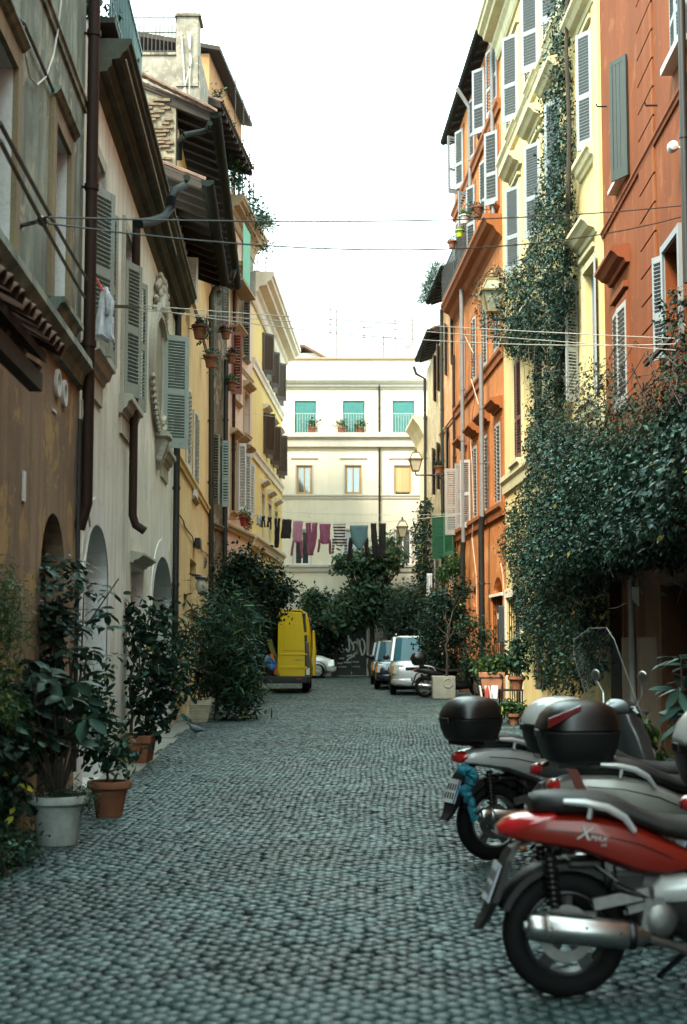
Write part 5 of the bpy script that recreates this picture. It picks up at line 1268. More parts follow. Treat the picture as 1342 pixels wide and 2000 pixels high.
# oleander thicket
bl = []
for (x, y, r_, Y) in ((400, 1240, .45, 27), (440, 1200, .5, 28), (475, 1210, .42, 29), (488, 1255, .32, 29.5), (440, 1270, .6, 28), (468, 1310, .5, 28.5), (450, 1350, .5, 28), (442, 1320, .45, 28.2), (480, 1340, .3, 29), (390, 1265, .3, 27.5), (460, 1380, .35, 28), (474, 1375, .28, 28.5), (410, 1190, .3, 27.5), (352, 1255, .25, 24.5), (338, 1325, .2, 24.5)):
    c = at(x, y, Y); bl.append(((c.x, c.y, c.z), (r_, r_, r_ * .9)))
b0 = ground(450, 1392); tree('oleander', 'dense oleander thicket along the left wall before the van', (b0.x - .3, b0.y, 0), (b0.x - .3, b0.y, .5), bl, 6000, .22, T_LANCE, LV_OLE, .03, 'shrub', clump=9, spread=.17, droop=.1)
# dark tree over the van
bl = []
for (x, y, r_, Y) in ((470, 1110, .55, 36), (510, 1130, .6, 37), (545, 1160, .4, 38), (480, 1170, .6, 37), (525, 1175, .45, 38), (460, 1150, .5, 36), (560, 1150, .25, 38), (495, 1215, .4, 38), (530, 1200, .25, 38.5), (450, 1200, .6, 36), (480, 1095, .3, 36)):
    c = at(x, y, Y); bl.append(((c.x, c.y, c.z), (r_, r_, r_ * .85)))
tree('citrus_tree', 'dark leafy tree overhanging the yellow van from the left', (-2.75, 36.6, 0), (-2.7, 36.7, 2.0), bl, 11000, .12, T_OVAL if False else T_SIMPLE, LV, .09, clump=11, spread=.14)

# ---- right side plants
bl = []
for (x, y, r_) in ((868, 1175, .36), (890, 1195, .34), (855, 1215, .5), (882, 1245, .4), (900, 1150, .3), (862, 1285, .42), (880, 1305, .32), (848, 1175, .3), (842, 1235, .42), (838, 1272, .34), (850, 1300, .3)):
    c = at(x, y, (40.2 if x < 852 else 39.5) + random.gauss(0, .1)); bl.append(((c.x, c.y, c.z), (r_, r_, r_)))
g5 = ground(868, 1365); tree('citrus_tree', 'bushy tree in the square concrete planter at the right', (g5.x + .05, g5.y + .25, .42), (g5.x + .15, g5.y + .3, 1.6), bl, 9500, .1, T_SIMPLE, LV, .035, clump=11, spread=.12)
pl = thing('concrete_planter', 'square pale concrete planter with a round boss at the right', 'planter', (g5.x, g5.y + .3, 0), 0)
mc = plaster('pale_concrete', (.42, .41, .35), (.2, .19, .15), .6, .4)
m = MB(); m.loft([[(a * k, b * k, z) for a, b in ((-.3, -.3), (.3, -.3), (.3, .3), (-.3, .3))] for k, z in ((1, 0), (1, .6), (.9, .6), (.88, .5))]); m.build('body', mc, pl, bevel=.015)
MB().lathe([(.09, -.312), (.1, -.325), (.125, -.325), (.13, -.3)], 24, (.1, 0, .42), 'y').build('boss_ring', mc, pl, smooth=True); MB().lathe([(.01, -.316), (.085, -.31), (.09, -.3)], 20, (.1, 0, .42), 'y').build('boss', mc, pl, smooth=True)
MB().box(-.26, .26, -.26, .26, .5, .54).build('soil', M_SOIL, pl)
# creeper up the drainpipes
bl = []
for (x, y, r_) in ((905, 1225, .22), (925, 1215, .2), (940, 1240, .22), (920, 1270, .2), (950, 1275, .18), (932, 1300, .2), (960, 1240, .14), (912, 1300, .2)):
    c = at(x, y, 38.5); bl.append(((c.x, c.y, c.z), (r_, r_, r_ * 1.1)))
c = at(925, 1340, 38.5); tree('creeper', 'straggling creeper around the two dark drainpipes', (c.x, 38.5, 0), (c.x, 38.5, .8), bl, 1500, .1, T_SIMPLE, LV_OLE, .02, 'plant', clump=7, spread=.1)
# stand with terracotta planters
Ys = 27.0; sA = at(935, 1346, Ys); sB = at(1020, 1346, Ys); hs = sA.z
std = thing('plant_stand', 'low black iron plant stand carrying terracotta pots', 'stand', (sA.x, Ys, 0)); wS = sB.x - sA.x
MB().box(0, wS, -.2, .2, hs - .03, hs).build('shelf', M_IRON, std)
for a in (.02, wS / 2, wS - .02):
    for b_ in (-.18, .18): MB().bar((a, b_, 0), (a, b_, hs - .03), .025).build('leg', M_IRON, std)
o = pot_box('terracotta trough planter on the iron stand', (sA.x + .24, Ys, hs), .44, .26, .32, plain('pink_terracotta', (.36, .16, .09), .8, var=.25), 0, .8)
P0 = Vector((sA.x + .24, Ys, hs + .28)); tree('potted_plant', 'bright green leafy plant in the terracotta trough', P0, P0 + Vector((0, 0, .1)), [((P0.x - .1, Ys, P0.z + .15), (.22, .18, .14)), ((P0.x + .15, Ys, P0.z + .2), (.22, .18, .18))], 700, .12, T_OVAL, LV_LIT, .01, 'plant', clump=7, spread=.06)
pot_round('round terracotta pot on the iron stand beside the trough', (sA.x + .72, Ys, hs), .13, .095, .24, M_TERRA)
P0 = Vector((sA.x + .72, Ys, hs + .2)); tree('potted_plant', 'dark bushy plant in the round pot on the stand', P0, P0 + Vector((0, 0, .15)), [((P0.x, Ys, P0.z + .3), (.26, .22, .26)), ((P0.x + .05, Ys, P0.z + .6), (.2, .2, .2))], 900, .1, T_OVAL, LV_OLE, .012, 'plant', clump=7, spread=.07)
pot_round('small terracotta pot on the ground under the plant stand', (sA.x + .62, Ys - .32, 0), .11, .08, .2, M_TERRA)
P0 = Vector((sA.x + .55, Ys - .32, .16)); tree('potted_plant', 'low green plant in the pot under the stand', P0, P0 + Vector((0, 0, .08)), [((P0.x - .1, P0.y, .28), (.22, .15, .12)), ((P0.x + .1, P0.y, .3), (.15, .12, .1))], 400, .1, T_OVAL, LV_LIT, .008, 'plant', clump=6, spread=.06)
c = ground(915, 1352); pot_box('low brown trough at the foot of the drainpipe', (c.x, c.y + .2, 0), .6, .3, .22, M_TERRA, 0, .85)
P0 = Vector((c.x, c.y + .2, .18)); tree('potted_plant', 'grassy green plant in the low brown trough', P0, P0 + Vector((0, 0, .1)), [((P0.x, P0.y, .4), (.32, .15, .2))], 500, .16, T_LANCE, LV_LIT, .008, 'plant', clump=6, spread=.07)
for i, (x, k) in enumerate(((942, .3), (951, .1), (957, .45), (966, .2))):
    c = at(x, 1352, 26.6); mm = ('white', (.7, .68, .66)) if i != 1 else ('red', (.5, .06, .05))
    b_ = tag(MB().box(-.012, .012, -.09, .09, 0, .24).build('paper_bundle', plain('paper_' + mm[0], mm[1], .8), loc=(c.x, 26.7, c.z - .12), rot=(0, .25 * (i % 2 * 2 - 1) * k * 2, .2 * i), bevel=.004), ('white' if i != 1 else 'red') + ' folded paper hung under the plant stand, ' + ('leftmost', 'second from left', 'third from left', 'rightmost')[i], 'paper', 'papers tucked under the plant stand')
# broad blue green leaves at the right frame edge
sp = []; st = []; c0 = Vector((at(1338, 1450, 12.5).x, 12.5, 0))
for (x, y) in ((1330, 1285), (1345, 1330), (1335, 1380), (1355, 1300), (1350, 1400), (1325, 1345)):
    c = at(x, y, 12.5 + random.gauss(0, .1)); sp += whorl(c, 9, .1, 1.0); st.append([c0, (c0 + c) / 2, c])
big_leaf_plant('broad_leaf_plant', 'plant with long broad blue green leaves at the right frame edge', c0, sp, .3, LV_BLU, .02, st, tpl=(T_LANCE[0] * np.array([1, 1.9, 1]), T_LANCE[1]))
bl = []
for (x, y, r_) in ((1215, 1440, .16), (1240, 1470, .2), (1255, 1430, .12), (1205, 1475, .15), (1268, 1480, .15)): c = at(x, y, 13.2); bl.append(((c.x, c.y, c.z), (r_, r_, r_)))
c = at(1235, 1500, 13.2); tree('shrub', 'small fresh green shrub behind the parked scooters', (c.x, 13.2, 0), (c.x, 13.2, .3), bl, 1100, .09, T_OVAL, LV_LIT, .014, 'shrub', clump=7, spread=.07)

# ---- end of the street
def blobs_at(L): return [(tuple(at(x, y, Y)), (r_, r_, r_ * .8)) for x, y, r_, Y in L]
c = ground(729, 1322); ct = at(726, 1215, 60.4)
tree('loquat_tree', 'tall loquat tree with layered leaves before the end facade', (at(729, 1318, 60.4).x, 60.4, 0), (ct.x, 60.4, ct.z),
     blobs_at([(720, 1105, .8, 60.4), (690, 1100, .5, 60.2), (755, 1095, .6, 60.3), (775, 1085, .35, 60.3), (720, 1150, .8, 60.3), (690, 1180, .8, 60.2), (745, 1175, .8, 60.4), (665, 1200, .7, 60), (710, 1200, .7, 60.2), (755, 1195, .7, 60.4), (676, 1210, .5, 59.9), (668, 1103, .3, 60.1), (760, 1060, .25, 60.3), (780, 1175, .5, 60.3)]), 13000, .23, T_OVAL, LV_LOQ, .12, clump=10, spread=.17, droop=.2)
c = at(795, 1300, 58.6); tree('olive_bush', 'grey olive coloured bushy tree left of the silver car', (c.x, 58.6, 0), (c.x, 58.6, 1.6), blobs_at([(795, 1175, .9, 58.6), (820, 1190, .8, 58), (780, 1205, .7, 58.8), (830, 1160, .6, 57.6), (805, 1225, .8, 58.4), (768, 1235, .5, 59), (840, 1215, .6, 57)]), 9000, .13, T_SIMPLE, LV_OLV, .08, clump=11, spread=.18)
c = at(613, 1300, 60.5); tree('young_tree', 'small round crowned tree by the white car', (c.x, 60.5, 0), (c.x, 60.5, 2.6), blobs_at([(610, 1165, .4, 60.5), (625, 1178, .4, 60.5), (600, 1175, .35, 60.5), (613, 1190, .4, 60.5), (636, 1165, .2, 60.5)]), 2000, .16, T_OVAL, LV_LOQ, .05, clump=9, spread=.12)
c = at(625, 1315, 61); tree('shrubbery', 'dark shrubs between the van and the green door', (c.x, 60.9, 0), (c.x, 60.9, .8), blobs_at([(620, 1235, .7, 61), (640, 1255, .7, 60.9), (612, 1265, .6, 61), (645, 1225, .5, 60.9), (630, 1275, .6, 60.8)]), 3500, .2, T_SIMPLE, LV, .06, 'shrub', clump=10, spread=.15)
yk = thing('yucca', 'spiky yucca palm left of the loquat tree', 'palm', (at(652, 1320, 60.7).x, 60.7, 0)); hc = at(652, 1210, 60.7).z
MB().tube([(0, 0, 0), (.05, 0, hc * .5), (0, 0, hc)], [.12, .1, .09], 8).build('trunk', M_BARK, yk, smooth=True)
d = unit(RNG.normal(0, 1, (150, 3))); d[:, 2] = np.abs(d[:, 2]) * 1.1 - .35; d = unit(d); L_, F_ = [], []
for i, dd_ in enumerate(d):
    x = Vector(dd_); y = x.cross(Vector((0, 0, 1))).normalized() * .028; c = Vector((0, 0, hc)); k = random.uniform(.7, 1.05); n0 = len(L_)
    L_ += [c + x * .05 + y, c + x * .05 - y, c + x * k * .6 - y + Vector((0, 0, -.03)), c + x * k * .6 + y + Vector((0, 0, -.03)), c + x * k + Vector((0, 0, -.12))]; F_ += [(n0, n0 + 1, n0 + 2), (n0, n0 + 2, n0 + 3), (n0 + 3, n0 + 2, n0 + 4)]
o = link('spear_leaves', np_mesh('spear_leaves', np.array(L_), np.array(F_), LV_LIT), yk); o['kind'] = 'stuff'
# ivy column on the far right corner
iv = thing('climbing_ivy', 'narrow dark ivy column on the far right corner below the lantern', 'ivy', R5.W(R5.U(838, 1250), -.1, 0)); f5 = lambda x: R5
wall_foliage([(826, 985), (838, 975), (838, 1100), (842, 1180), (845, 1260), (820, 1240), (812, 1160), (816, 1080), (808, 1050), (818, 1020)], 5500, .8, 14, f5, .14, LV, iv, clump=8, spread=.12)
MB().tube([(0, 0, 0), (.05, 0, 3), (0, 0, 6.4)], [.06, .04, .02], 6).build('stem', M_BARK, iv)
# climbing rose on the far right beside the hanging cloth
bl = blobs_at([(880, 1110, .35, 45.5), (895, 1100, .3, 45), (868, 1125, .25, 46)]); c = at(888, 1130, 45.3); tree('potted_plant', 'fresh green plant on the ledge below the green shutters', (c.x + .2, 45.3, c.z), (c.x + .1, 45.3, c.z + .2), bl, 1300, .12, T_OVAL, LV_LIT, .02, 'plant', clump=8, spread=.12)
# moss and tufts on the right eaves
b = R4; pts_ = []
mo = thing('roof_moss', 'tufts of moss and grass growing along the right eaves', 'moss', R4.W(0, -.5, 13.9)); ev_ = []
for i in range(420):
    u = random.uniform(-.2, R4.L + .3); h = abs(random.gauss(0, .16)); ev_.append(R4.W(u, -.62 + random.gauss(0, .1), 14.02 + h - .1) - mo.location)
P_ = np.array(ev_).repeat(6, 0) + RNG.normal(0, .08, (len(ev_) * 6, 3)); foliage('foliage', P_, np.tile([0, 0, 1.0], (len(P_), 1)), .13 * RNG.uniform(.5, 1.3, len(P_)), T_LANCE, LV_OLE, mo, -.6)
# roof garden over the pink house
rg = thing('roof_garden', 'trailing creepers and bushes of the roof terrace at upper left', 'plant', L5.W(0, -.3, 14.9)); bl = []
for (u, o_, z, r_) in ((-1.6, .2, 15.6, .5), (-.6, .3, 15.3, .45), (.6, .3, 15.4, .4), (1.8, .4, 15.3, .4), (2.8, .55, 15.1, .4), (-1.9, .0, 17.2, .35), (-2.0, .1, 16.4, .4), (2.0, .62, 14.6, .3), (3.2, .66, 14.2, .3), (1.0, .6, 14.8, .3), (3.6, .5, 15.2, .5)):
    bl.append((tuple(L5.W(u, -o_, z) - rg.location), (r_, r_, r_ * .8)))
P_, N_ = blob_points([(c_, tuple(q_ * .75 for q_ in r_)) for c_, r_ in bl], 2600, 9, .12); foliage('foliage', P_, N_, .11 * RNG.uniform(.6, 1.3, len(P_)), T_OVAL, LV_OLE, rg)
m = MB()
for i in range(90):
    p = L5.W(3.4, -.5, 15.0) - rg.location; d = Vector((random.gauss(.6, .3), random.gauss(-.2, .4), random.gauss(-.1, .5))); m.tube([p, p + d * .4, p + d * .8 + Vector((0, 0, -.1))], .006, 3)
m.build('twigs', plain('dry_twig', (.2, .16, .09), .9), rg)
# plants behind the teal balcony rail
P_, N_ = blob_points([((.6, .25, .5), (.5, .25, .35)), ((1.8, .25, .45), (.7, .25, .35)), ((2.9, .1, .5), (.35, .25, .4))], 1500, 9, .08)
bp = thing('balcony_plant', 'dark leafy plants behind the teal balcony railing', 'plant', bal.location, L2.rz); foliage('foliage', P_, N_, .1 * RNG.uniform(.6, 1.3, len(P_)), T_OVAL, LV, bp)
# ------------------------------------------------------------------ vehicles
M_TYRE = plain('tyre_rubber', (.004, .0042, .0045), .8, var=.25, scale=20, spec=.25)
M_BLK = plain('black_plastic', (.0035, .004, .0042), .32, var=.15, scale=10)
M_BLKM = plain('matt_black_plastic', (.005, .006, .0062), .5, var=.2, scale=14, bump=.1)
M_SEAT = plain('scooter_vinyl', (.008, .0095, .01), .5, var=.15, scale=20, bump=.25)
M_CHROME = plain('brushed_steel', (.42, .42, .41), .28, 1.0, var=.15, scale=20)
M_ALU = plain('cast_aluminium', (.25, .25, .245), .45, .9, var=.25, scale=20)
M_REDP = plain('metallic_red_paint', (.22, .012, .005), .34, .1, var=.12, coat=.35)
M_SILVP = plain('silver_paint', (.52, .53, .53), .3, .2, var=.06, coat=.6)
M_BEIGEP = plain('champagne_paint', (.40, .39, .36), .3, .2, var=.06, coat=.6)
M_GREYP = plain('dark_grey_paint', (.08, .085, .09), .3, .4, var=.08, coat=.6)
M_REDL = plain('red_lens', (.42, .012, .015), .12, 0, var=.2, coat=.8)
M_ORL = plain('amber_lens', (.6, .2, .02), .15)
M_CLR = plain('clear_lens', (.6, .62, .6), .1, .2)
M_PLATE = plain('plate_white', (.55, .56, .54), .5, var=.1)
M_PBLUE = plain('plate_blue', (.02, .08, .35), .5)
M_CARGL = plain('car_glass', (.03, .10, .13), .08, .0, var=.1, spec=.3)  # blue of the reflected sky is put into the glass colour

def screenmat():
    t = NT('clear_screen'); t.t.nodes.remove(t.b); tr = t.n('ShaderNodeBsdfTransparent'); tr.inputs['Color'].default_value = (.9, .92, .92, 1); gl = t.n('ShaderNodeBsdfGlossy'); gl.inputs['Roughness'].default_value = .12
    mx = t.n('ShaderNodeMixShader'); mx.inputs[0].default_value = .10; t.l(tr.outputs[0], mx.inputs[1]); t.l(gl.outputs[0], mx.inputs[2]); t.l(mx.outputs[0], t.out.inputs['Surface']); return t.m
def se(hw, hh, p, n):
    o = []
    for j in range(n):
        a = 2 * math.pi * j / n; c, s_ = math.cos(a), math.sin(a); q = (abs(c) ** p + abs(s_) ** p) ** (-1 / p); o.append((hw * q * c, hh * q * s_))
    return o
def loft_x(secs, p=3.2, n=20, y=0.0):     # (x, zbot, ztop, halfwidth)
    m = MB(); m.loft([[(x, y + a, (z0 + z1) / 2 + b) for a, b in se(hw, (z1 - z0) / 2, p, n)] for x, z0, z1, hw in secs]); return m
def loft_z(secs, p=4, n=24):              # (z, xc, yc, hx, hy)
    m = MB(); m.loft([[(xc + a, yc + b, z) for a, b in se(hx, hy, p, n)] for z, xc, yc, hx, hy in secs]); return m
def text_mesh(txt, size, mat, ext=.001, shear=0.0):
    cu = bpy.data.curves.new('lettering', 'FONT'); cu.body = txt; cu.size = size; cu.extrude = ext; cu.shear = shear; cu.resolution_u = 3
    ob = bpy.data.objects.new('lettering', cu); COL.objects.link(ob); me = bpy.data.meshes.new_from_object(ob); bpy.data.objects.remove(ob); bpy.data.curves.remove(cu)
    me.materials.clear(); me.materials.append(mat); return me
def wheel(parent, x, z, r, w, rim, y=0.0, spokes=5, name='wheel', disc=True):
    rr = r * .69; m = MB()
    m.ringlathe([(rr, -w*.34), (rr*.93, -w*.38), (rr*.88, -w*.3), (rr*.9, 0), (rr*.88, w*.3), (rr*.93, w*.38), (rr, w*.34)], 32, (x, y, z)); m.lathe([(.012, -w*.35), (r*.17, -w*.35), (r*.2, 0), (r*.17, w*.35), (.012, w*.35)], 16, (x, y, z), 'y')
    for k in range(spokes):
        a = 2*math.pi*k/spokes + .3
        for s_ in (-1, 1):
            b = a + s_ * .1; m.bar((x + r*.14*math.cos(a), y - w*.12, z + r*.14*math.sin(a)), (x + rr*.93*math.cos(b), y - w*.16, z + rr*.93*math.sin(b)), r*.085, w*.25)
    o = m.build(name, rim, parent, smooth=True)
    t = [(rr*.97, -w*.36), (rr*1.06, -w*.48), (r*.86, -w*.5), (r*.95, -w*.4), (r*.99, -w*.2), (r, 0), (r*.99, w*.2), (r*.95, w*.4), (r*.86, w*.5), (rr*1.06, w*.48), (rr*.97, w*.36)]
    ty = MB().ringlathe(t, 40, (x, y, z)).build('tyre', M_TYRE, o, smooth=True)
    if disc: MB().ringlathe([(r*.28, -w*.30), (r*.45, -w*.30), (r*.45, -w*.27), (r*.28, -w*.27)], 28, (x, y, z)).build('brake_disc', M_ALU, o, smooth=True)
    return o
def top_case(root, x, z, w, l, h, lidmat, red='strip', basemat=None):
    basemat = basemat or M_BLKM
    b = loft_z([(z, x, 0, l*.36, w*.36), (z + .015, x, 0, l*.40, w*.40), (z + h*.25, x, 0, l*.455, w*.46), (z + h*.46, x, 0, l*.485, w*.49), (z + h*.47, x, 0, l*.5, w*.5), (z + h*.50, x, 0, l*.5, w*.5)]).build('top_case', basemat, root, smooth=True)
    loft_z([(z + h*.505, x, 0, l*.49, w*.49), (z + h*.53, x, 0, l*.505, w*.505), (z + h*.58, x, 0, l*.5, w*.5), (z + h*.75, x + .005, 0, l*.455, w*.46), (z + h*.88, x + .015, 0, l*.38, w*.40), (z + h*.97, x + .02, 0, l*.25, w*.28), (z + h, x + .02, 0, l*.1, w*.12)], 3.2).build('lid', lidmat, b, smooth=True)
    MB().box(x - l*.5 - .012, x - l*.5 + .03, -.05, .05, z + h*.40, z + h*.52).build('latch', M_BLK, b, bevel=.006)
    if red == 'side':
        for s_ in (-1,):
            m = MB(); m.loft([[(x - l*.47 + t*l*.42, s_ * w*(.5 - .30*t*t*.2) * (1.0 - .03), z + h*(.66 + .24*t) + q) for q in (-.03*(1-t*.6), .022*(1-t*.6))] for t in (0, .25, .5, .75, 1)], False, False)
            o = m.build('reflector', plain('deep_red_lens', (.16, .008, .01), .2), b); o.modifiers.new('s', 'SOLIDIFY').thickness = .02
    elif red == 'strip':
        loft_z([(z + h*.60, x - l*.03, 0, l*.475, w*.40), (z + h*.74, x - l*.03, 0, l*.44, w*.36)], 3.2).build('reflector', M_REDL, b, smooth=True)
    MB().box(x - l*.3, x + l*.3, -w*.25, w*.25, z - .03, z + .005).build('rack_plate', M_BLK, root)
    return b
def scooter(name, label, loc, rotz, body, case=None, lid=None, red='none', screen=False, detail=True, group='parked scooters', rim=None, chain=False, tailz=0.0):
    o = thing(name, label, 'scooter', loc, rotz, group); r = .276; rim = rim or M_ALU
    wheel(o, 0, r, r, .13, rim, name='rear_wheel'); wheel(o, 1.49, r, r, .11, rim, name='front_wheel')
    loft_x([(-.295, .712, .73, .035), (-.26, .695, .76, .085), (-.2, .683, .785, .115), (-.1, .663, .80, .145), (.05, .638, .802, .168), (.18, .585, .786, .180), (.30, .54, .755, .184), (.42, .535, .70, .178), (.55, .56, .64, .16)], 4.2).build('tail_panel', body, o, smooth=True)
    (loft_x([(-.297, .70, .742, .05), (-.275, .69, .765, .085), (-.24, .70, .775, .095)], 2.7) if body is not M_REDP else loft_x([(-.292, .70, .742, .05), (-.255, .695, .772, .092), (-.2, .70, .792, .118), (-.13, .725, .803, .134), (-.05, .765, .806, .13)], 2.7)).build('tail_light', M_REDL, o, smooth=True, loc=(-.006, 0, .004))
    loft_x([(-.15, .80, .865, .075), (-.12, .795, .89, .11), (-.02, .795, .897, .14), (.1, .79, .892, .15), (.18, .78, .884, .155), (.25, .765, .862, .16), (.32, .74, .825, .165), (.42, .70, .79, .165), (.55, .67, .778, .16), (.75, .67, .775, .14), (.92, .68, .782, .11), (1.0, .69, .76, .07)], 2.8).build('seat', M_SEAT, o, smooth=True)
    loft_x([(.16, .48, .62, .11), (.32, .36, .58, .13), (.55, .22, .58, .15), (.85, .2, .62, .15), (1.0, .22, .5, .16), (1.2, .26, .46, .15)], 4).build('underbody', M_BLK, o, smooth=True)
    loft_x([(.36, .43, .50, .17), (.40, .415, .545, .19), (.6, .42, .56, .2), (.85, .40, .50, .2), (1.05, .38, .46, .19)], 4).build('side_cover', M_SILVP if body is M_REDP else body, o, smooth=True)
    for s_ in (-1, 1): MB().tube([(-.1, s_*.146, .74), (.1, s_*.176, .725), (.3, s_*.186, .68), (.44, s_*.178, .62)], .003, 5).build('panel_seam', M_BLK, o)
    loft_z([(.30, 1.22, 0, .1, .16), (.45, 1.2, 0, .11, .2), (.65, 1.22, 0, .1, .235), (.85, 1.17, 0, .1, .2), (1.0, 1.12, 0, .085, .15), (1.06, 1.1, 0, .05, .11)], 3).build('front_shield', M_GREYP if screen else body, o, smooth=True)
    loft_x([(1.22, .62, .72, .1), (1.3, .60, .8, .12), (1.36, .62, .76, .09), (1.39, .66, .7, .04)], 2.6).build('headlight', M_CLR, o, smooth=True)
    m = MB()
    for s_ in (-1, 1): m.tube([(1.49, s_*.075, r), (1.36, s_*.07, .62)], .02, 8)
    m.build('fork', M_ALU, o, smooth=True)
    def arc_f(x, a0, a1, rad, w, mat, nm):
        m = MB(); k = 12
        for ins in (0,):
            m.loft([[(x + q*math.cos(a), s_*w, r + q*math.sin(a)) for s_, q in ((-1, rad - .035), (-1, rad - .006), (-.7, rad + .006), (.7, rad + .006), (1, rad - .006), (1, rad - .035), (.7, rad - .006), (-.7, rad - .006))] for a in [a0 + (a1 - a0)*i/k for i in range(k + 1)]])
        m.build(nm, mat, o, smooth=True)
    arc_f(0, R(25), R(158), .315, .085, M_BLKM, 'rear_fender'); arc_f(1.49, R(30), R(185), .305, .075, body, 'front_fender')
    # handlebar with grips, levers, mirrors
    hb = MB().tube([(1.02, -.34, 1.03), (1.1, -.2, 1.06), (1.12, 0, 1.05), (1.1, .2, 1.06), (1.02, .34, 1.03)], .013, 8).build('handlebar', M_ALU, o, smooth=True)
    loft_x([(1.0, 1.02, 1.07, .08), (1.08, .98, 1.12, .15), (1.18, .96, 1.1, .12), (1.24, .99, 1.05, .05)], 2.6).build('cowl', M_GREYP if screen else body, hb, smooth=True)
    for s_ in (-1, 1):
        MB().tube([(1.05, s_*.26, 1.04), (1.0, s_*.39, 1.02)], .018, 8).build('grip', M_BLK, hb, smooth=True); MB().bar((1.1, s_*.22, 1.05), (1.06, s_*.4, 1.035), .012, .018).build('lever', M_CHROME, hb)
        MB().tube([(1.1, s_*.2, 1.06), (1.13, s_*.25, 1.16), (1.1, s_*.29, 1.25)], .007, 6).build('mirror_stem', M_CHROME, hb); MB().ball((1.1, s_*.30, 1.29), (.018, .062, .045), 14, 9).build('mirror', M_CHROME, hb, smooth=True)
    # exhaust and drive on the right
    ax = Vector((.49, .0, -.045)).normalized(); y0 = -.175
    m = MB(); p0 = Vector((-.20, y0, .338)); rings = []
    for (t, q) in ((0, .03), (.004, .045), (.02, .054), (.06, .058), (.075, .056), (.08, .060), (.43, .060), (.445, .055), (.49, .045), (.54, .022)):
        c = p0 + ax * t; rings.append([c + Vector((math.sin(a)*q*.1, math.cos(a)*q*.92, math.sin(a)*q*1.05)) for a in [2*math.pi*j/20 for j in range(20)]])
    m.loft(rings); mf = m.build('muffler', M_CHROME, o, smooth=True)
    for t_, q_ in ((.1, .0), (.40, .0), (.25, .5)): MB().ball(tuple(p0 + ax*t_ + Vector((0, -.056, .012 + q_*.02))), .006, 6, 5).build('bolt', M_BLK, mf)
    MB().ringlathe([(.060, -.006), (.0655, -.006), (.0655, .006), (.060, .006)], 20, (0, 0, 0), 'z').build('strap', M_ALU, mf, loc=tuple(p0 + ax*.09), rot=(0, R(85), 0))
    m = MB(); m.bar((.1, -.14, .42), (.34, -.15, .47), .022, .05); m.bar((.0, -.13, .275), (.34, -.14, .30), .03, .05); m.build('swing_arm', M_ALU, o)
    for k_ in range(3): MB().tube([(.12 + .04*k_, -.12, .58), (.2, -.16, .52 - .02*k_), (.33, -.17, .45), (.45, -.13, .36)], .006, 5).build('cable', M_BLK, o)
    m = MB(); m.box(.18, .34, -.13, .0, .46, .56); m.box(.0, .16, -.1, .1, .56, .60); m.build('airbox', M_BLKM, o, bevel=.02)
    MB().lathe([(.012, -.012), (.022, -.012), (.024, 0), (.02, .02)], 14, tuple(p0), 'x').build('tail_tip', M_ALU, mf, smooth=True)
    c = p0 + ax * .455; MB().lathe([(.062, -.012), (.066, 0), (.062, .014)], 20, tuple(c), 'x').build('clamp', M_BLK, mf, smooth=True)
    MB().tube([tuple(p0 + ax * .5), (.40, -.16, .26), (.55, -.1, .2), (.7, 0, .2)], .02, 8).build('exhaust_pipe', M_ALU, o, smooth=True)
    m = MB(); m.lathe([(.02, -.20), (.06, -.195), (.082, -.17), (.088, -.12), (.088, 0)], 18, (.38, 0, .36), 'y'); m.bar((.24, -.165, .40), (.40, -.165, .44), .05, .03); m.bar((.30, -.17, .27), (.33, -.17, .45), .045, .03); m.build('crankcase', M_ALU, o, smooth=True)
    m = MB(); m.box(.05, .5, .02, .15, .2, .34); m.build('transmission', M_BLK, o, bevel=.02)
    for s_ in (-1, 1):
        sh = MB(); sh.tube([(-.06, s_*.11, .40), (-.085, s_*.11, .64)], .02, 8)
        for k in range(9): zz_ = .42 + k*.024; sh.lathe([(.034, -.006), (.036, 0), (.034, .006)], 12, (-.065 - k*.0024, s_*.11, zz_))
        sh.build('shock_absorber', M_BLK, o, smooth=True)
        MB().tube([(-.03, s_*.165, .862), (.06, s_*.182, .858), (.16, s_*.192, .835), (.23, s_*.192, .795), (.275, s_*.185, .735)], [.012, .017, .018, .017, .013], 8).build('grab_rail', M_SILVP, o, smooth=True); MB().bar((.08, s_*.175, .79), (.09, s_*.18, .85), .03, .016).build('rail_strut', M_SILVP, o)
    # number plate bracket
    m = MB(); m.loft([[(x - dx, s_, z) for s_, dx in ((-w_, 0), (w_, 0), (w_, -.03), (-w_, -.03))] for (x, z, w_) in ((-.16, .68, .05), (-.24, .645, .06), (-.27, .60, .085), (-.335, .42, .09), (-.365, .35, .06), (-.40, .30, .045))]); pb_ = m.build('plate_bracket', M_BLKM, o)
    q = link('number_plate', MB().box(-.003, .003, -.085, .085, -.085, .085).mesh('number_plate', M_PLATE), o, (-.322, 0, .50), (0, R(20), 0)); MB().box(-.0045, -.003, -.084, -.065, -.084, .084).build('plate_band', M_PBLUE, q)
    m = MB()
    for row, z in ((0, .028), (1, -.035)):
        for k in range(4): yy = -.048 + k * .035; m.box(-.0042, -.003, yy, yy + .02, z - .022, z + .022)
    m.build('plate_marks', M_BLK, q)
    for s_ in (-1, 1): MB().ball((-.2, s_*.1, .655), (.022, .014, .012), 8, 6).build('indicator', plain('smoked_amber', (.2, .07, .02), .2), o, smooth=True)
    MB().bar((.62, .1, .2), (.5, .3, .01), .025, .02).build('kickstand', M_BLK, o)
    if case: top_case(o, *case, lid, red)
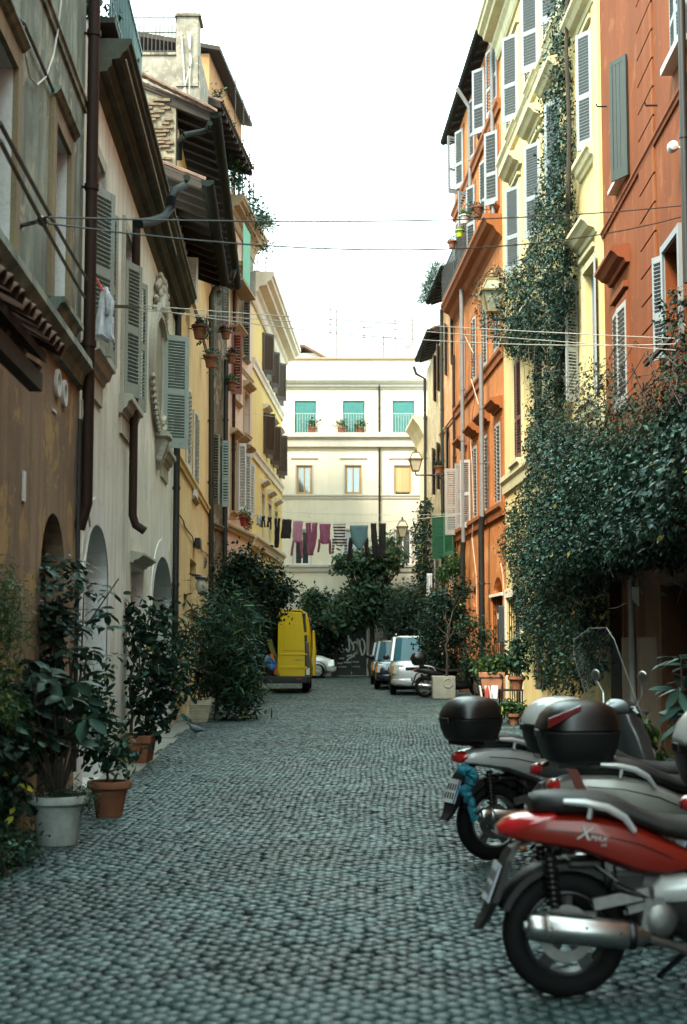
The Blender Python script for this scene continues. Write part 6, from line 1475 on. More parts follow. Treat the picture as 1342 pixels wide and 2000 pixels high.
    if screen:
        m = MB(); rows = []
        for t in np.linspace(0, 1, 9):
            hw = .33 * (1 - .1*t) if t < .75 else .297 * math.sqrt(max(.02, 1 - ((t - .75)/.27)**2)); rows.append([(1.24 - .30*t - .12*(v*hw/.3)**2, v*hw, .95 + .70*t) for v in np.linspace(-1, 1, 11)])
        m.loft(rows, False, False); w_ = m.build('windscreen', screenmat(), o, smooth=True); MB().tube([r_[0] for r_ in rows] + list(rows[-1])[1:-1] + [r_[-1] for r_ in rows[::-1]], .003, 5).build('screen_edge', plain('pale_edge_line', (.4, .42, .42), .3), w_)  # pale tube added to draw the bright edge line of the clear sheet
    return o
g = ground(1095, 1931)
red_sc = scooter('scooter', 'red scooter with dark seat, nearest the camera at lower right', (g.x, 6.42, 0), R(3), M_REDP, rim=plain('dark_rim', (.05, .05, .052), .4, .6))
M_LET = plain('silver_lettering', (.62, .62, .62), .35, .5)
for txt, size, x, z in (('X', .085, .02, .705), ('MAX', .034, .078, .70), ('250', .016, .125, .675)):
    link('lettering', text_mesh(txt, size, M_LET, .0012, .3), red_sc, (x, -.1815 + (.002 if txt == 'X' else -.003), z), (R(92), R(6), R(-2.5)))
scooter('scooter', 'silver scooter with black top case and tall clear windscreen, farthest of the near row', (1.06, 10.3, 0), R(24), M_SILVP, (-.17, .85, .42, .40, .31), M_BLK, 'none', True)
scooter('scooter', 'scooter with silver lidded top case, mostly hidden behind the pale grey one', (1.50, 9.25, 0), R(4), M_GREYP, (-.12, .84, .44, .46, .36), M_SILVP, 'none')
scooter('scooter', 'pale grey scooter with black top case bearing a red reflector', (1.46, 8.25, 0), R(5), M_BEIGEP, (-.12, .87, .46, .46, .35), M_BLK, 'side')
scooter('scooter', 'scooter at the right frame edge showing only its silver lidded top case', (2.02, 7.35, 0), R(2), M_GREYP, (-.1, .82, .44, .44, .42), M_SILVP, 'none')
scooter('scooter', 'black scooter parked far down beside the silver car', (at(820, 1340, 39.0).x + .14, 39.0, 0), R(4), M_BLK, (-.17, .9, .44, .44, .34), M_BLK, 'strip')
# turquoise cloth covered chain lock hanging on the silver scooter
m = MB(); lk = [at(x, y, 10.0) for x, y in ((903, 1506), (914, 1500), (925, 1512), (917, 1530), (909, 1546), (917, 1562), (921, 1578), (928, 1600))]
q = [lk[0]]
for a_, b_ in zip(lk, lk[1:]): q += [a_ + (b_ - a_) * t for t in (.25, .5, .75, 1)]
m.tube([v_ + Vector((random.gauss(0, .006), random.gauss(0, .01), random.gauss(0, .006))) for v_ in q], [(.034 if i < 18 else .026) * random.uniform(.75, 1.3) for i in range(len(q))], 11)
tag(m.build('chain_lock', plain('turquoise_cloth', (.012, .15, .21), .85, var=.6, scale=24, bump=.8), smooth=True), 'turquoise cloth covered chain lock hung on the silver scooter wheel', 'lock')
tag(MB().add([tuple(at(x, y, 7.9)) for x, y in ((1108, 1500), (1128, 1503), (1146, 1543), (1126, 1546))] + [tuple(at(x, y, 7.92)) for x, y in ((1108, 1500), (1128, 1503), (1146, 1543), (1126, 1546))], [(0,1,2,3),(4,5,6,7),(0,1,5,4),(1,2,6,5),(2,3,7,6),(3,0,4,7)]).build('strap', plain('oxblood_strap', (.12, .02, .015), .6)), 'dark red strap hanging below the pale grey scooter top case', 'strap')

# ---- cars: body lofted along its length, glasshouse, wheels, lamps
def car(name, label, loc, rotz, body, L, W, H, hood, belt, zf, xw, group=None, spokes=8, rr=.29, rim=None, amber=True, pw=5.5):
    """local x forward; hood = length of bonnet, belt = waist height, zf = bonnet front height, xw = (windscreen base, roof front, roof rear, tail)"""
    o = thing(name, label, 'car', loc, rotz, group); h = L / 2; w = W / 2; ax = (h - .72, -h + .6)
    sec = [(-h, .42, belt - .2, w*.72), (-h + .05, .3, belt - .06, w*.9), (-h + .25, .22, belt, w*.98), (-.2, .2, belt, w), (xw[0] - .1, .2, belt, w), (xw[0] + .15, .2, belt - .02, w*.99), (h - .3, .22, zf + .03, w*.96), (h - .1, .26, zf - .04, w*.88), (h - .02, .3, zf - .14, w*.76), (h, .36, zf - .24, w*.66)]
    bd = loft_x(sec, pw, 32).build('body', body, o, smooth=50)
    gl = MB()
    def ring(x0, x1, hw, z, p=7): c = (x0 + x1)/2; return [(c + a, b, z) for a, b in se((x1 - x0)/2, hw, p, 32)]
    t = lambda k: (xw[3] + (xw[2] - xw[3])*k, xw[0] + (xw[1] - xw[0])*k, w*.965 + (w*.80 - w*.965)*k)
    a = t(0); b = t(.93); g_ = gl.loft([ring(*a, belt - .02), ring(*t(.5), belt + (H - belt)*.5), ring(*b, belt + (H - belt)*.93)]).build('glass', M_CARGL, o, smooth=True)
    c1 = t(.9); rf = MB().loft([ring(c1[0]-.004, c1[1]+.004, c1[2]+.004, belt + (H - belt)*.9), ring(xw[2], xw[1], w*.80, H - .05), ring(xw[2] + .1, xw[1] - .12, w*.72, H - .012), ring(xw[2] + .4, xw[1] - .4, w*.45, H)]).build('roof', body, o, smooth=50)
    def P_(k, x, y): q = t(k); return (x, y, belt - .02 + (H - belt)*k)
    for s_ in (-1, 1):
        for (xa, xb, wd) in ((xw[0] - .03, xw[1] - .05, .07), ((xw[0]+xw[3])/2, (xw[1]+xw[2])/2, .07), (xw[3] + .1, xw[2] + .08, .12)):
            pa = Vector((xa, s_*(w*.965 - .028), belt - .03)); pb = Vector((xb, s_*(w*.80 + .004), belt + (H - belt)*.93)); MB().bar(pa, pb, wd, .035).build('pillar', body, o)
        MB().ball((xw[0] - .12, s_*(w + .1), belt + .08), (.06, .1, .075), 10, 7).build('mirror', M_BLK, o, smooth=True)
        MB().loft([[(x, s_*y, z) for y, z in ((w*.52, zf - .34), (w*.52, zf - .08), (w*.86, zf - .04), (w*.9, zf - .32))] for x in (h - .22, h - .035)]).build('headlight', M_CLR, o, bevel=.02)
        MB().loft([[(x, s_*y, z) for y, z in ((w*.87, zf - .34), (w*.87, zf - .12), (w*.95, zf - .1), (w*.96, zf - .32))] for x in (h - .3, h - .1)]).build('indicator', M_ORL if amber else M_CLR, o, bevel=.01)
        MB().lathe([(.01, .02), (.06, .02), (.075, 0), (.06, -.04)], 14, (h - .02, s_*w*.62, .40), 'x').build('fog_light', M_CLR, o, smooth=True)
        MB().box(-.15, .05, s_*w*.985 - .012, s_*w*.985 + .012, belt - .2, belt - .165).build('handle', M_BLK, o)
    MB().box(h - .1, h - .002, -w*.46, w*.46, zf - .27, zf - .14).build('grille', M_BLK, o, bevel=.01); MB().box(h - .1, h + .004, -w*.5, w*.5, .30, .38).build('air_intake', M_BLK, o, bevel=.01)
    loft_x([(h - .3, .25, .50, w*.97), (h - .08, .24, .5, w*.9), (h + .03, .28, .47, w*.72), (h + .05, .33, .44, w*.4)], 5, 28).build('bumper', body, o, smooth=True)
    q = MB().box(h + .05, h + .06, -.22, .22, .4, .5).build('number_plate', M_PLATE, o); MB().box(h + .06, h + .062, -.22, -.18, .4, .5).build('plate_band', M_PBLUE, q)
    for x in ax:
        for s_ in (-1, 1):
            wheel(o, x, rr, rr, .19, rim or M_ALU, s_*(w - .09), spokes, disc=False) if s_ < 0 else wheel(o, x, rr, rr, .19, rim or M_ALU, s_*(w - .09), spokes, disc=False)
            MB().ringlathe([(rr + .04, -.01), (rr + .075, 0), (rr + .04, .01)], 28, (x, s_*(w*.985), rr + .01)).build('wheel_arch', M_BLK, o)
    return o
sv = car('car', 'silver tall hatchback facing the camera, parked on the right', (2.16, 42.3, 0), R(-91), M_SILVP, 3.5, 1.6, 1.69, .9, .98, .93, (.86, .32, -1.5, -1.68))
for s_ in (-1, 1): MB().tube([(.2, s_*.6, 1.70), (.1, s_*.6, 1.74), (-1.2, s_*.6, 1.74), (-1.3, s_*.6, 1.70)], .018, 6).build('roof_rail', M_CHROME, sv, smooth=True)
car('car', 'dark blue car parked behind the silver hatchback', (1.86, 47.2, 0), R(-92), plain('dark_blue_paint', (.022, .032, .05), .25, .3, coat=.8), 3.7, 1.65, 1.55, .9, .92, .85, (.75, .2, -1.4, -1.7))
car('car', 'dark grey car, last in the row behind the blue one', (1.83, 52.0, 0), R(-92), plain('charcoal_paint', (.03, .032, .034), .25, .3, coat=.8), 3.7, 1.65, 1.5, .9, .9, .82, (.75, .2, -1.4, -1.7))
car('car', 'small white car half hidden behind the yellow van', (-1.72, 58.9, 0), R(0), plain('white_car_paint', (.6, .6, .6), .25, 0, var=.03, coat=.8), 2.75, 1.62, 1.52, .6, .95, .80, (.62, .2, -1.15, -1.3), pw=3.4, amber=False, rr=.31, rim=plain('bright_alloy', (.5, .5, .5), .3, .8))

# ---- yellow van, rear to the camera, left door open
M_YEL = plain('van_yellow_paint', (.6, .42, .003), .35, 0, var=.05, coat=.1, spec=.3)
vx0, vx1 = -2.92, -1.0; vw = .96; van = thing('van', 'yellow delivery van with its left rear door open, load showing', 'van', ((vx0 + vx1)/2, 42.0, 0), R(90))
m = MB(); secs = []
def vring(x, k=1.0, zt=2.46): return [(x, a, z) for a, z in ((-vw, .42), (-vw*1.0, 1.2), (-vw*.97, 1.75), (-vw*.90, 2.2), (-vw*.84, 2.38), (-vw*.74, zt), (vw*.74, zt), (vw*.84, 2.38), (vw*.90, 2.2), (vw*.97, 1.75), (vw, 1.2), (vw, .42))]
m.loft([vring(.02), vring(3.2), [(3.9, y*.97, min(z, 2.0)) for _, y, z in vring(0)], [(4.5, y*.93, min(z, 1.25)) for _, y, z in vring(0)], [(4.75, y*.85, min(z, .95)) for _, y, z in vring(0)]], caps=False)
b_ = m.build('body', M_YEL, van, smooth=True); s_ = b_.modifiers.new('s', 'SOLIDIFY'); s_.thickness = .05; s_.offset = -1
MB().box(.03, 4.6, -vw*.95, vw*.95, .42, .5).build('floor', M_BLKM, van); MB().box(2.9, 2.95, -vw*.9, vw*.9, .5, 2.35).build('bulkhead', M_BLKM, van)
# right rear door (viewer's right is local -y)
dpts = [(-.03, .50), (-vw*.86, .50), (-vw*.86, 1.2), (-vw*.835, 1.75), (-vw*.79, 2.2), (-vw*.75, 2.37), (-.03, 2.40)]
dr_ = MB().prism(dpts, -.03, .018, 'x').build('rear_door', M_YEL, van, bevel=.015)
MB().prism([(-.2, 1.25), (-.82, 1.25), (-.8, 1.85), (-.74, 2.06), (-.2, 2.06)], -.045, -.031, 'x').build('pressed_panel', M_YEL, dr_, bevel=.01); MB().box(-.05, -.031, -.82, -.1, .72, .80).build('pressed_rib', M_YEL, dr_, bevel=.008); MB().box(-.05, -.031, -.9, -.05, 1.12, 1.16).build('pressed_rib', M_YEL, dr_, bevel=.008)
link('lettering', text_mesh('TRAFIC', .085, plain('van_lettering', (.12, .12, .11), .5), .002), dr_, (-.034, -.50, .95), (R(90), 0, R(-90)))
for z in (.7, 1.7): MB().box(-.05, .03, -vw*.9 - .03, -vw*.8, z, z + .09).build('hinge', M_YEL, dr_)
dl = link('rear_door', MB().prism([(0, .50), (-.9, .50), (-.9, 2.40), (-.12, 2.37), (-.06, 2.2), (-.01, 1.75), (0, 1.2)], -.03, .018, 'x').mesh('rear_door', M_YEL), van, (0, vw*.985, 0), (0, 0, R(-115)))
for s_ in (-1, 1):
    MB().add([(-.03, s_*vw*.9, .75), (-.03, s_*(vw + .012), .75), (-.03, s_*vw*.975, 1.5), (-.03, s_*vw*.87, 1.5), (.14, s_*vw*.92, .75), (.14, s_*(vw + .01), .75), (.14, s_*(vw*.975+.01), 1.5), (.14, s_*vw*.87, 1.5)], [(0,1,2,3),(4,5,6,7),(0,1,5,4),(1,2,6,5),(2,3,7,6),(3,0,4,7)]).build('tail_light', plain('dark_red_lens', (.035, .006, .007), .15, coat=.5), van, bevel=.01)
    for x in (.9, 3.7): wheel(van, x, .33, .33, .21, M_ALU, s_*(vw - .13), 6, disc=False)
    MB().add([(-.015, s_*vw*.865, .5), (-.015, s_*vw*1.0, .5), (-.015, s_*vw*.86, 2.34), (-.015, s_*vw*.76, 2.34), (.1, s_*vw*.865, .5), (.1, s_*(vw+.012), .5), (.1, s_*(vw*.86+.02), 2.34), (.1, s_*vw*.76, 2.34)], [(0,1,2,3),(4,5,6,7),(0,1,5,4),(1,2,6,5),(2,3,7,6),(3,0,4,7)]).build('corner_trim', M_BLKM, van)
MB().loft([[(x, y, z) for y, z in ((-vw*k, .30), (vw*k, .30), (vw*k, .5), (-vw*k, .5))] for x, k in ((-.14, .93), (-.1, 1.0), (.3, 1.02))]).build('bumper', M_BLKM, van, bevel=.02)
MB().box(-.15, -.135, -.72, -.58, .4, .44).build('reflector', M_REDL, van); q = MB().box(-.05, -.03, -.97, -.86, .54, .74).build('plate_lamp', M_PLATE, van)
MB().prism([(.45, .0), (1.75, .06), (1.72, .1), (.45, .05)], 1.3, 2.4, 'x') if False else None
MB().loft([[(x, -vw - y, z) for y, z in ((.06, .48), (.14, .48), (.16, 1.2), (.11, 1.85), (.06, 1.85))] for x in (1.2, 2.3)]).build('side_door', M_YEL, van, bevel=.02)
# load in the open half
def cargo(name, label, cat, pix, Y, th, mat):
    p = [at(x, y, Y) for x, y in pix]; n = len(p); m = MB().add([tuple(q) for q in p] + [(q.x, q.y + th, q.z) for q in p], [tuple(range(n)), tuple(range(n, 2*n))] + [(i, (i+1) % n, n + (i+1) % n, n + i) for i in range(n)])
    return tag(m.build(name, mat, bevel=.01), label, cat, 'load in the van')
cargo('folding_board', 'bright orange board leaning in the open van', 'board', ((527, 1278), (532, 1276), (546, 1302), (543, 1318), (536, 1318)), 42.15, .05, plain('orange_board', (.62, .14, .015), .6))
cargo('folding_board', 'olive padded board leaning behind the orange one in the van', 'board', ((520, 1250), (530, 1248), (545, 1295), (544, 1302), (530, 1278)), 42.35, .08, plain('olive_cloth', (.20, .18, .05), .9))
cargo('wooden_slats', 'dark crate with orange edges at the left of the van load', 'crate', ((512, 1290), (524, 1290), (535, 1318), (515, 1318)), 42.3, .3, plain('crate_brown', (.06, .03, .015), .8))
P_ = at(524, 1295, 42.1); m = MB()
for i in range(9): m.ball((P_.x + random.gauss(0, .08), P_.y + random.gauss(0, .03), P_.z + random.gauss(0, .12)), (.08, .04, .1), 8, 6)
tag(m.build('blue_jacket', plain('blue_fabric', (.05, .16, .42), .85, var=.4, scale=16, bump=.5), smooth=True), 'crumpled blue jacket hung over the van load', 'jacket', 'load in the van')
# ------------------------------------------------------------------ street lanterns
M_BRASS = plain('old_brass', (.22, .17, .075), .45, .5, var=.35, scale=12)
M_LGLASS = plain('opal_glass', (.62, .56, .40), .35, var=.15, spec=.5)
def lantern(label, pos, s, arm, mat=M_BRASS, glass=None, wallp=None, group='street lanterns on brackets', scroll=True, frame=None):
    """pos: bottom of the lantern body; s: overall height; arm: vector from lantern foot to the wall"""
    o = thing('street_lantern', label, 'lantern', pos, 0, group); a = Vector(arm); gm_ = glass or M_LGLASS; rz = math.atan2(a.y, a.x)
    def sq(w, z): return [(w, w, z), (-w, w, z), (-w, -w, z), (w, -w, z)]
    b = MB().loft([sq(s*.12, 0), sq(s*.15, .02*s), sq(s*.15, .05*s)]).build('base_ring', mat, o)
    gl = MB(); wb, wt, z0, z1 = s*.135, s*.24, s*.05, s*.48
    ps = [(1, 1), (-1, 1), (-1, -1), (1, -1)]
    for i in range(4):
        p, q = ps[i], ps[(i + 1) % 4]
        MB().add([(p[0]*wb, p[1]*wb, z0), (q[0]*wb, q[1]*wb, z0), (q[0]*wt, q[1]*wt, z1), (p[0]*wt, p[1]*wt, z1)], [(0, 1, 2, 3)]).build('pane', gm_, o)
    m = MB()
    for p in ps: m.bar((p[0]*wb, p[1]*wb, z0), (p[0]*wt, p[1]*wt, z1), s*.035)
    m.loft([sq(wt*1.2, z1), sq(wt*1.22, z1 + .035*s), sq(wt*1.02, z1 + .05*s)]); m.build('frame', mat, o)
    for i in range(4):
        p, q = ps[i], ps[(i + 1) % 4]; w2, w3 = wt*1.0, wt*.58
        MB().add([(p[0]*w2, p[1]*w2, z1 + .05*s), (q[0]*w2, q[1]*w2, z1 + .05*s), (q[0]*w3, q[1]*w3, z1 + .27*s), (p[0]*w3, p[1]*w3, z1 + .27*s)], [(0, 1, 2, 3)]).build('roof_pane', gm_, o)
    m = MB()
    for p in ps: m.bar((p[0]*wt, p[1]*wt, z1 + .05*s), (p[0]*wt*.58, p[1]*wt*.58, z1 + .28*s), s*.032)
    m.loft([sq(wt*.62, z1 + .27*s), sq(wt*.62, z1 + .31*s), sq(wt*.4, z1 + .33*s)]); m.lathe([(s*.05, z1 + .33*s), (s*.08, z1 + .38*s), (s*.04, z1 + .42*s), (s*.06, z1 + .46*s), (s*.01, z1 + .52*s)], 12); m.build('cap', mat, o, smooth=True)
    m = MB(); fm = frame or M_IRON
    m.tube([(0, 0, 0), (0, 0, -.12*s), (a.x*.06, a.y*.06, -.16*s)], s*.03, 7); m.tube([(0, 0, -.15*s), (a.x, a.y, a.z - .12*s)], s*.03, 7)
    if scroll:
        L = math.hypot(a.x, a.y); u = Vector((a.x/L, a.y/L, 0))
        m.tube([u*(L*.35) + Vector((0, 0, -.15*s)), u*(L*.6) + Vector((0, 0, -.25*s)), u*(L*.8) + Vector((0, 0, -.5*s)), u*L + Vector((0, 0, -.62*s))], s*.02, 6)
        for (k, zc, rad) in ((.68, -.24, .07), (.85, -.3, .09)):
            c = u*(L*k) + Vector((0, 0, zc*s)); m.tube([c + (u*math.cos(t) + Vector((0, 0, math.sin(t))))*rad*s for t in np.linspace(0, 5.5, 12)], s*.013, 5)
    m.build('bracket', fm, o, smooth=True); return o
def arm_to(b, p): # vector from p to facade plane b
    q = (Vector(p) - b.pa); d = q.dot(b.n); return b.n * (-d)
p = at(812, 921, 47.5); lantern('brass street lantern on a long bracket above the white shutters', p, .82, arm_to(R4, p))
p = at(786, 1050, 53.5); lantern('smaller farther brass street lantern beside the ivy column', p, .80, arm_to(R5, p), frame=plain('pale_iron2', (.3, .3, .29), .5))
p = at(962, 612, 33.5); lantern('large street lantern wrapped in ivy high on the right', p, 1.05, arm_to(R2, p), glass=plain('dirty_glass', (.24, .25, .19), .3, var=.4))
p = at(1012, 1118, 35.4); lantern('small dark wall lantern half hidden in ivy at the yellow house', p, .42, arm_to(R2, p), mat=M_IRON, glass=plain('dim_glass', (.12, .13, .12), .2), group='wall lamps', scroll=False)
p = at(397, 1110, 36.4); lantern('small black wall lantern on the ochre house by the dark pipe', p, .34, arm_to(L3, p), mat=M_IRON, glass=plain('dim_glass2', (.36, .37, .34), .2), group='wall lamps', scroll=False)
tl = thing('wall_lamp', 'triple globe wall lamp over the ochre house door', 'lamp', L3.W(L3.U(372, 1150), 0, L3.Z(372, 1160)), L3.rz, 'wall lamps')
for i in range(3):
    u = -.5 + i * .5; MB().lathe([(.05, 0), (.1, .08), (.11, .2), (.06, .32)], 12, (u, -.25, 0)).build('globe', plain('dim_glass2', (.36, .37, .34), .2), tl, smooth=True); MB().lathe([(.12, .3), (.12, .34), (.05, .38)], 12, (u, -.25, 0)).build('cap', M_IRON, tl); MB().lathe([(.06, -.02), (.06, .02)], 12, (u, -.25, 0)).build('cap', M_IRON, tl); MB().bar((u, -.25, .38), (u, 0, .42), .025).build('arm', M_IRON, tl)
cm = thing('security_camera', 'small black camera box on the ochre wall', 'camera', L3.W(L3.U(378, 1062), 0, L3.Z(378, 1062)), L3.rz); MB().box(-.25, .45, -.16, -.04, -.1, .12).build('housing', M_IRON, cm, bevel=.01); MB().bar((0, -.08, 0), (0, 0, 0), .05).build('bracket', M_IRON, cm)
cp = thing('canopy', 'flat dark canopy on a bracket at the pink house door', 'canopy', L5.W(L5.U(443, 1108), 0, L5.Z(450, 1112)), L5.rz); MB().box(-.2, 1.6, -.75, 0, 0, .1).build('slab', M_WOOD_DARK, cp)
for u in (0, 1.4): MB().bar((u, -.65, 0), (u, 0, -.55), .05).build('brace', M_WOOD_DARK, cp)

# ------------------------------------------------------------------ window boxes and pots on fronts
LV_FLW = leafmat('red_petal', (.35, .02, .03), (.55, .04, .05), None, 0, .6, .3); LV_PNK = leafmat('pink_petal', (.6, .2, .32), (.75, .35, .45), None, 0, .6, .3)
def hung_pot(b, x, y, wpx, label, leaf=LV_OLE, trail=False, flower=None, mat=None, r=None, out=.22, green=1.0, plab=None, lip=.0):
    u, z = b.px(x, y, out); p = b.W(u, -out, z); w = r or wpx; o = thing('window_pot', label, 'pot', p, b.rz, 'pots hung on the house fronts')
    MB().lathe([(w*.68, 0), (w*.95, w*1.5), (w*1.08, w*1.5), (w*1.1, w*1.75), (w*.95, w*1.75), (w*.9, w*1.6)], 16).build('body', mat or M_TERRA, o, smooth=True)
    m = MB(); m.tube([(w*1.12*math.cos(t), w*1.12*math.sin(t), w*1.3) for t in np.linspace(0, 6.28, 13)], .012, 5); m.bar((0, w, w*1.3), (0, out, w*1.3), .018); m.build('iron_ring', M_IRON, o)
    q = thing('hanging_plant', plab or 'plant growing in the ' + label, 'plant', p + Vector((0, 0, w*1.6)), b.rz, 'plants in the hung pots')
    bl = [((0, 0, w*.6), (w*1.4, w*1.2, w*.9))]
    if trail: bl += [((w*.6, -w*.7, -w*.8), (w*.8, w*.6, w*1.2)), ((-w*.5, -w*.6, -w*.3), (w*.6, w*.5, w*.8)), ((w*.9, -w*.2, -w*1.8), (w*.4, w*.4, w*.5))]
    P_, N_ = blob_points(bl, int(380 * green), 8, w*.2); foliage('foliage', P_, N_, w*.42*RNG.uniform(.6, 1.3, len(P_)), T_OVAL, leaf, q)
    if flower:
        P_, N_ = blob_points([((0, 0, w*1.1), (w*1.1, w*1.0, w*.7))], 90, 6, w*.15); foliage('blossoms', P_, N_, w*.34*RNG.uniform(.7, 1.2, len(P_)), T_SIMPLE, flower, q)
    return o
hung_pot(L3, 391, 662, .17, 'upper terracotta pot with trailing succulent on the ochre front', LV_BLU, True, out=.25)
hung_pot(L3, 412, 718, .17, 'lower terracotta pot with trailing succulent by the dark pipe', LV_BLU, True, out=.25)
hung_pot(L5, 441, 662, .15, 'terracotta pot of pink flowers on the pink house', LV_OLE, False, LV_PNK, out=.25)
hung_pot(L5, 452, 709, .15, 'terracotta pot of red geraniums on the pink house', LV_OLE, False, LV_FLW, out=.25)
hung_pot(L5, 452, 763, .16, 'terracotta pot of bright green leaves below the geraniums', LV_LIT, False, out=.25)
hung_pot(L5, 478, 1028, .17, 'red pot on a bracket beside the white shutters', LV_LIT, True, mat=plain('red_plastic', (.4, .03, .025), .4), out=.5)
hung_pot(R3, 898, 463, .12, 'lime green plastic pot on the orange balcony rail', LV_LIT, False, mat=plain('lime_plastic', (.32, .52, .03), .4), out=.66, green=.3)
hung_pot(R3, 907, 437, .14, 'white pot on the orange balcony rail', LV_LIT, False, mat=plain('white_plastic', (.6, .62, .6), .4), out=.66)
hung_pot(R3, 883, 485, .13, 'terracotta trough at the far end of the balcony rail', LV_OLE, False, out=.62, green=.4)
hung_pot(R3, 932, 425, .17, 'large terracotta pot at the near end of the balcony', LV_OLE, True, out=.5, green=.5)
hung_pot(R4, 857, 925, .15, 'small pot on a ledge above the lantern bracket', LV, False, out=.4)
for i, (x, y, lab) in enumerate(((610, 851, 'pot plant on the left teal balcony'), (668, 851, 'left pot plant on the middle teal balcony'), (703, 851, 'right pot plant on the middle teal balcony'))):
    u, z = E.px(x, y, .15); p = E.W(u, -.15, E.Z(690, 853) + .03); o = thing('balcony_pot', 'terracotta ' + lab, 'pot', p, 0, 'pots on the end balconies')
    MB().lathe([(.12, 0), (.18, .3), (.2, .3), (.2, .36), (.17, .36)], 12).build('body', M_TERRA, o, smooth=True)
    P_, N_ = blob_points([((0, 0, .5), (.3, .2, .22))], 160, 7, .07); foliage('foliage', P_, N_, .13*RNG.uniform(.6, 1.2, len(P_)), T_OVAL, LV_LIT, o)

# ------------------------------------------------------------------ washing
def sheet(strips, mat, name, label, cat, origin, rz=0.0, amp=.03, group='washing on the far line', seed=0, yoff=0.0):
    o_ = MB(); rnd = random.Random(seed)
    for st in strips:
        ph = rnd.uniform(0, 6); k = 9; rows = []
        zs = [s_[0] for s_ in st]
        fine = []
        for (a, b) in zip(st, st[1:]):
            n = max(2, int(abs(a[0] - b[0]) / .07))
            for i in range(n): t = i / n; fine.append(tuple(a[q] + (b[q] - a[q])*t for q in range(3)))
        fine.append(st[-1])
        for (z, xl, xr) in fine:
            rows.append([(xl + (xr - xl)*j/(k - 1) + .006*math.sin(z*17 + j), amp*math.sin(ph + j*1.5 + z*1.3)*min(1, .35 - z) + yoff + .012*math.sin(z*9 + j*.8), z) for j in range(k)])
        o_.loft(rows, False, False)
    o = tag(o_.build(name, mat, None, smooth=True, loc=origin, rot=(0, 0, rz)), label, cat, group); s_ = o.modifiers.new('s', 'SOLIDIFY'); s_.thickness = .012; return o
def fabric(name, c, var=.25): return plain('fabric_' + name, c, .9, var=var, scale=22, bump=.4)
LY = 45.0; kx = LY / FPX
lineA = L5.W(L5.U(492, 1018), -.05, L5.Z(490, 1012)); lineB = R3.W(R3.U(905, 1012), -.05, R3.Z(905, 1005))
def line_at(x, y): return at(x, y, LY)
def pxstrip(x0, rows): # rows (ypx, xl px, xr px) relative to garment top-left pixel
    return [(-(y - 0) * kx, (a - x0) * kx, (b - x0) * kx) for y, a, b in rows]
clothes = [
 ('sock', 'pale sock at the left end of the washing line', 'sock', (502, 1006), [[(0, 502, 505), (12, 502, 505), (20, 501, 506)]], fabric('palegrey', (.42, .44, .45))),
 ('sock', 'second pale sock from the left end of the line', 'sock', (507, 1007), [[(0, 507, 511), (12, 507, 511), (22, 506, 512)]], fabric('palegrey', (.42, .44, .45))),
 ('shorts', 'leftmost small black shorts on the line', 'shorts', (512, 1008), [[(0, 511, 518), (10, 512, 517)], [(8, 511, 514), (22, 510, 513)], [(8, 515, 518), (22, 516, 519)]], fabric('black', (.016, .015, .017))),
 ('shorts', 'second small black shorts on the line', 'shorts', (523, 1010), [[(0, 523, 531), (10, 524, 530)], [(8, 523, 526), (20, 521, 525)], [(8, 528, 531), (24, 527, 530)]], fabric('black', (.016, .015, .017))),
 ('leggings', 'thin black leggings on the washing line', 'trousers', (537, 1012), [[(0, 536, 541), (58, 537, 544)], [(0, 543, 547), (58, 539, 545)]], fabric('black', (.016, .015, .017))),
 ('skirt', 'short black skirt on the washing line', 'skirt', (549, 1014), [[(0, 552, 570), (38, 548, 568)]], fabric('black', (.016, .015, .017))),
 ('sweater', 'pale mauve long sleeved top on the line', 'sweater', (571, 1018), [[(0, 573, 592), (42, 572, 590)], [(36, 571, 576), (68, 568, 572)], [(36, 586, 592), (72, 588, 592)]], fabric('mauve', (.40, .18, .27))),
 ('trousers', 'plum pyjama trousers on the washing line', 'trousers', (597, 1021), [[(0, 597, 608), (64, 600, 610)], [(0, 610, 620), (30, 608, 619), (64, 601, 612)]], fabric('plum', (.26, .085, .15))),
 ('sweater', 'plum sweater hung by its hem on the line', 'sweater', (624, 1023), [[(0, 624, 646), (36, 625, 644), (40, 630, 640)], [(30, 622, 628), (56, 620, 624)], [(30, 641, 646), (60, 643, 648)]], fabric('plum', (.26, .085, .15))),
 ('striped_sweater', 'black and white striped sweater on the line', 'sweater', (651, 1024), [[(0, 651, 675), (38, 653, 673), (43, 659, 668)], [(26, 649, 655), (58, 648, 652)], [(26, 671, 677), (60, 674, 678)]], None),
 ('sweater', 'black sweater behind the teal shirt on the line', 'sweater', (684, 1034), [[(0, 685, 718), (28, 690, 714)], [(16, 682, 690), (62, 677, 687)], [(16, 712, 719), (54, 712, 722)]], fabric('black', (.016, .015, .017))),
 ('shirt', 'teal grey shirt hung pointed on the washing line', 'shirt', (684, 1026), [[(0, 683, 719), (24, 685, 718), (36, 690, 713), (48, 701, 704)]], fabric('teal', (.10, .19, .21))),
 ('trousers', 'black jogging trousers at the right end of the line', 'trousers', (724, 1022), [[(0, 724, 735), (30, 725, 737), (56, 727, 742), (68, 728, 742)], [(0, 743, 754), (30, 740, 753), (56, 738, 753), (68, 739, 752)]], fabric('black', (.016, .015, .017))),
]
tst = NT('fabric_stripes'); wv = tst.n('ShaderNodeTexWave', _wave_type='BANDS', _bands_direction='Z'); wv.inputs['Scale'].default_value = 3.2; wv.inputs['Distortion'].default_value = .4; tcx = tst.n('ShaderNodeTexCoord'); tst.l(tcx.outputs['Object'], wv.inputs['Vector'])
tst.base(tst.ramp(wv.outputs['Fac'], [(.46, (.02, .016, .018)), (.54, (.6, .57, .55))])); tst.b.inputs['Roughness'].default_value = .9
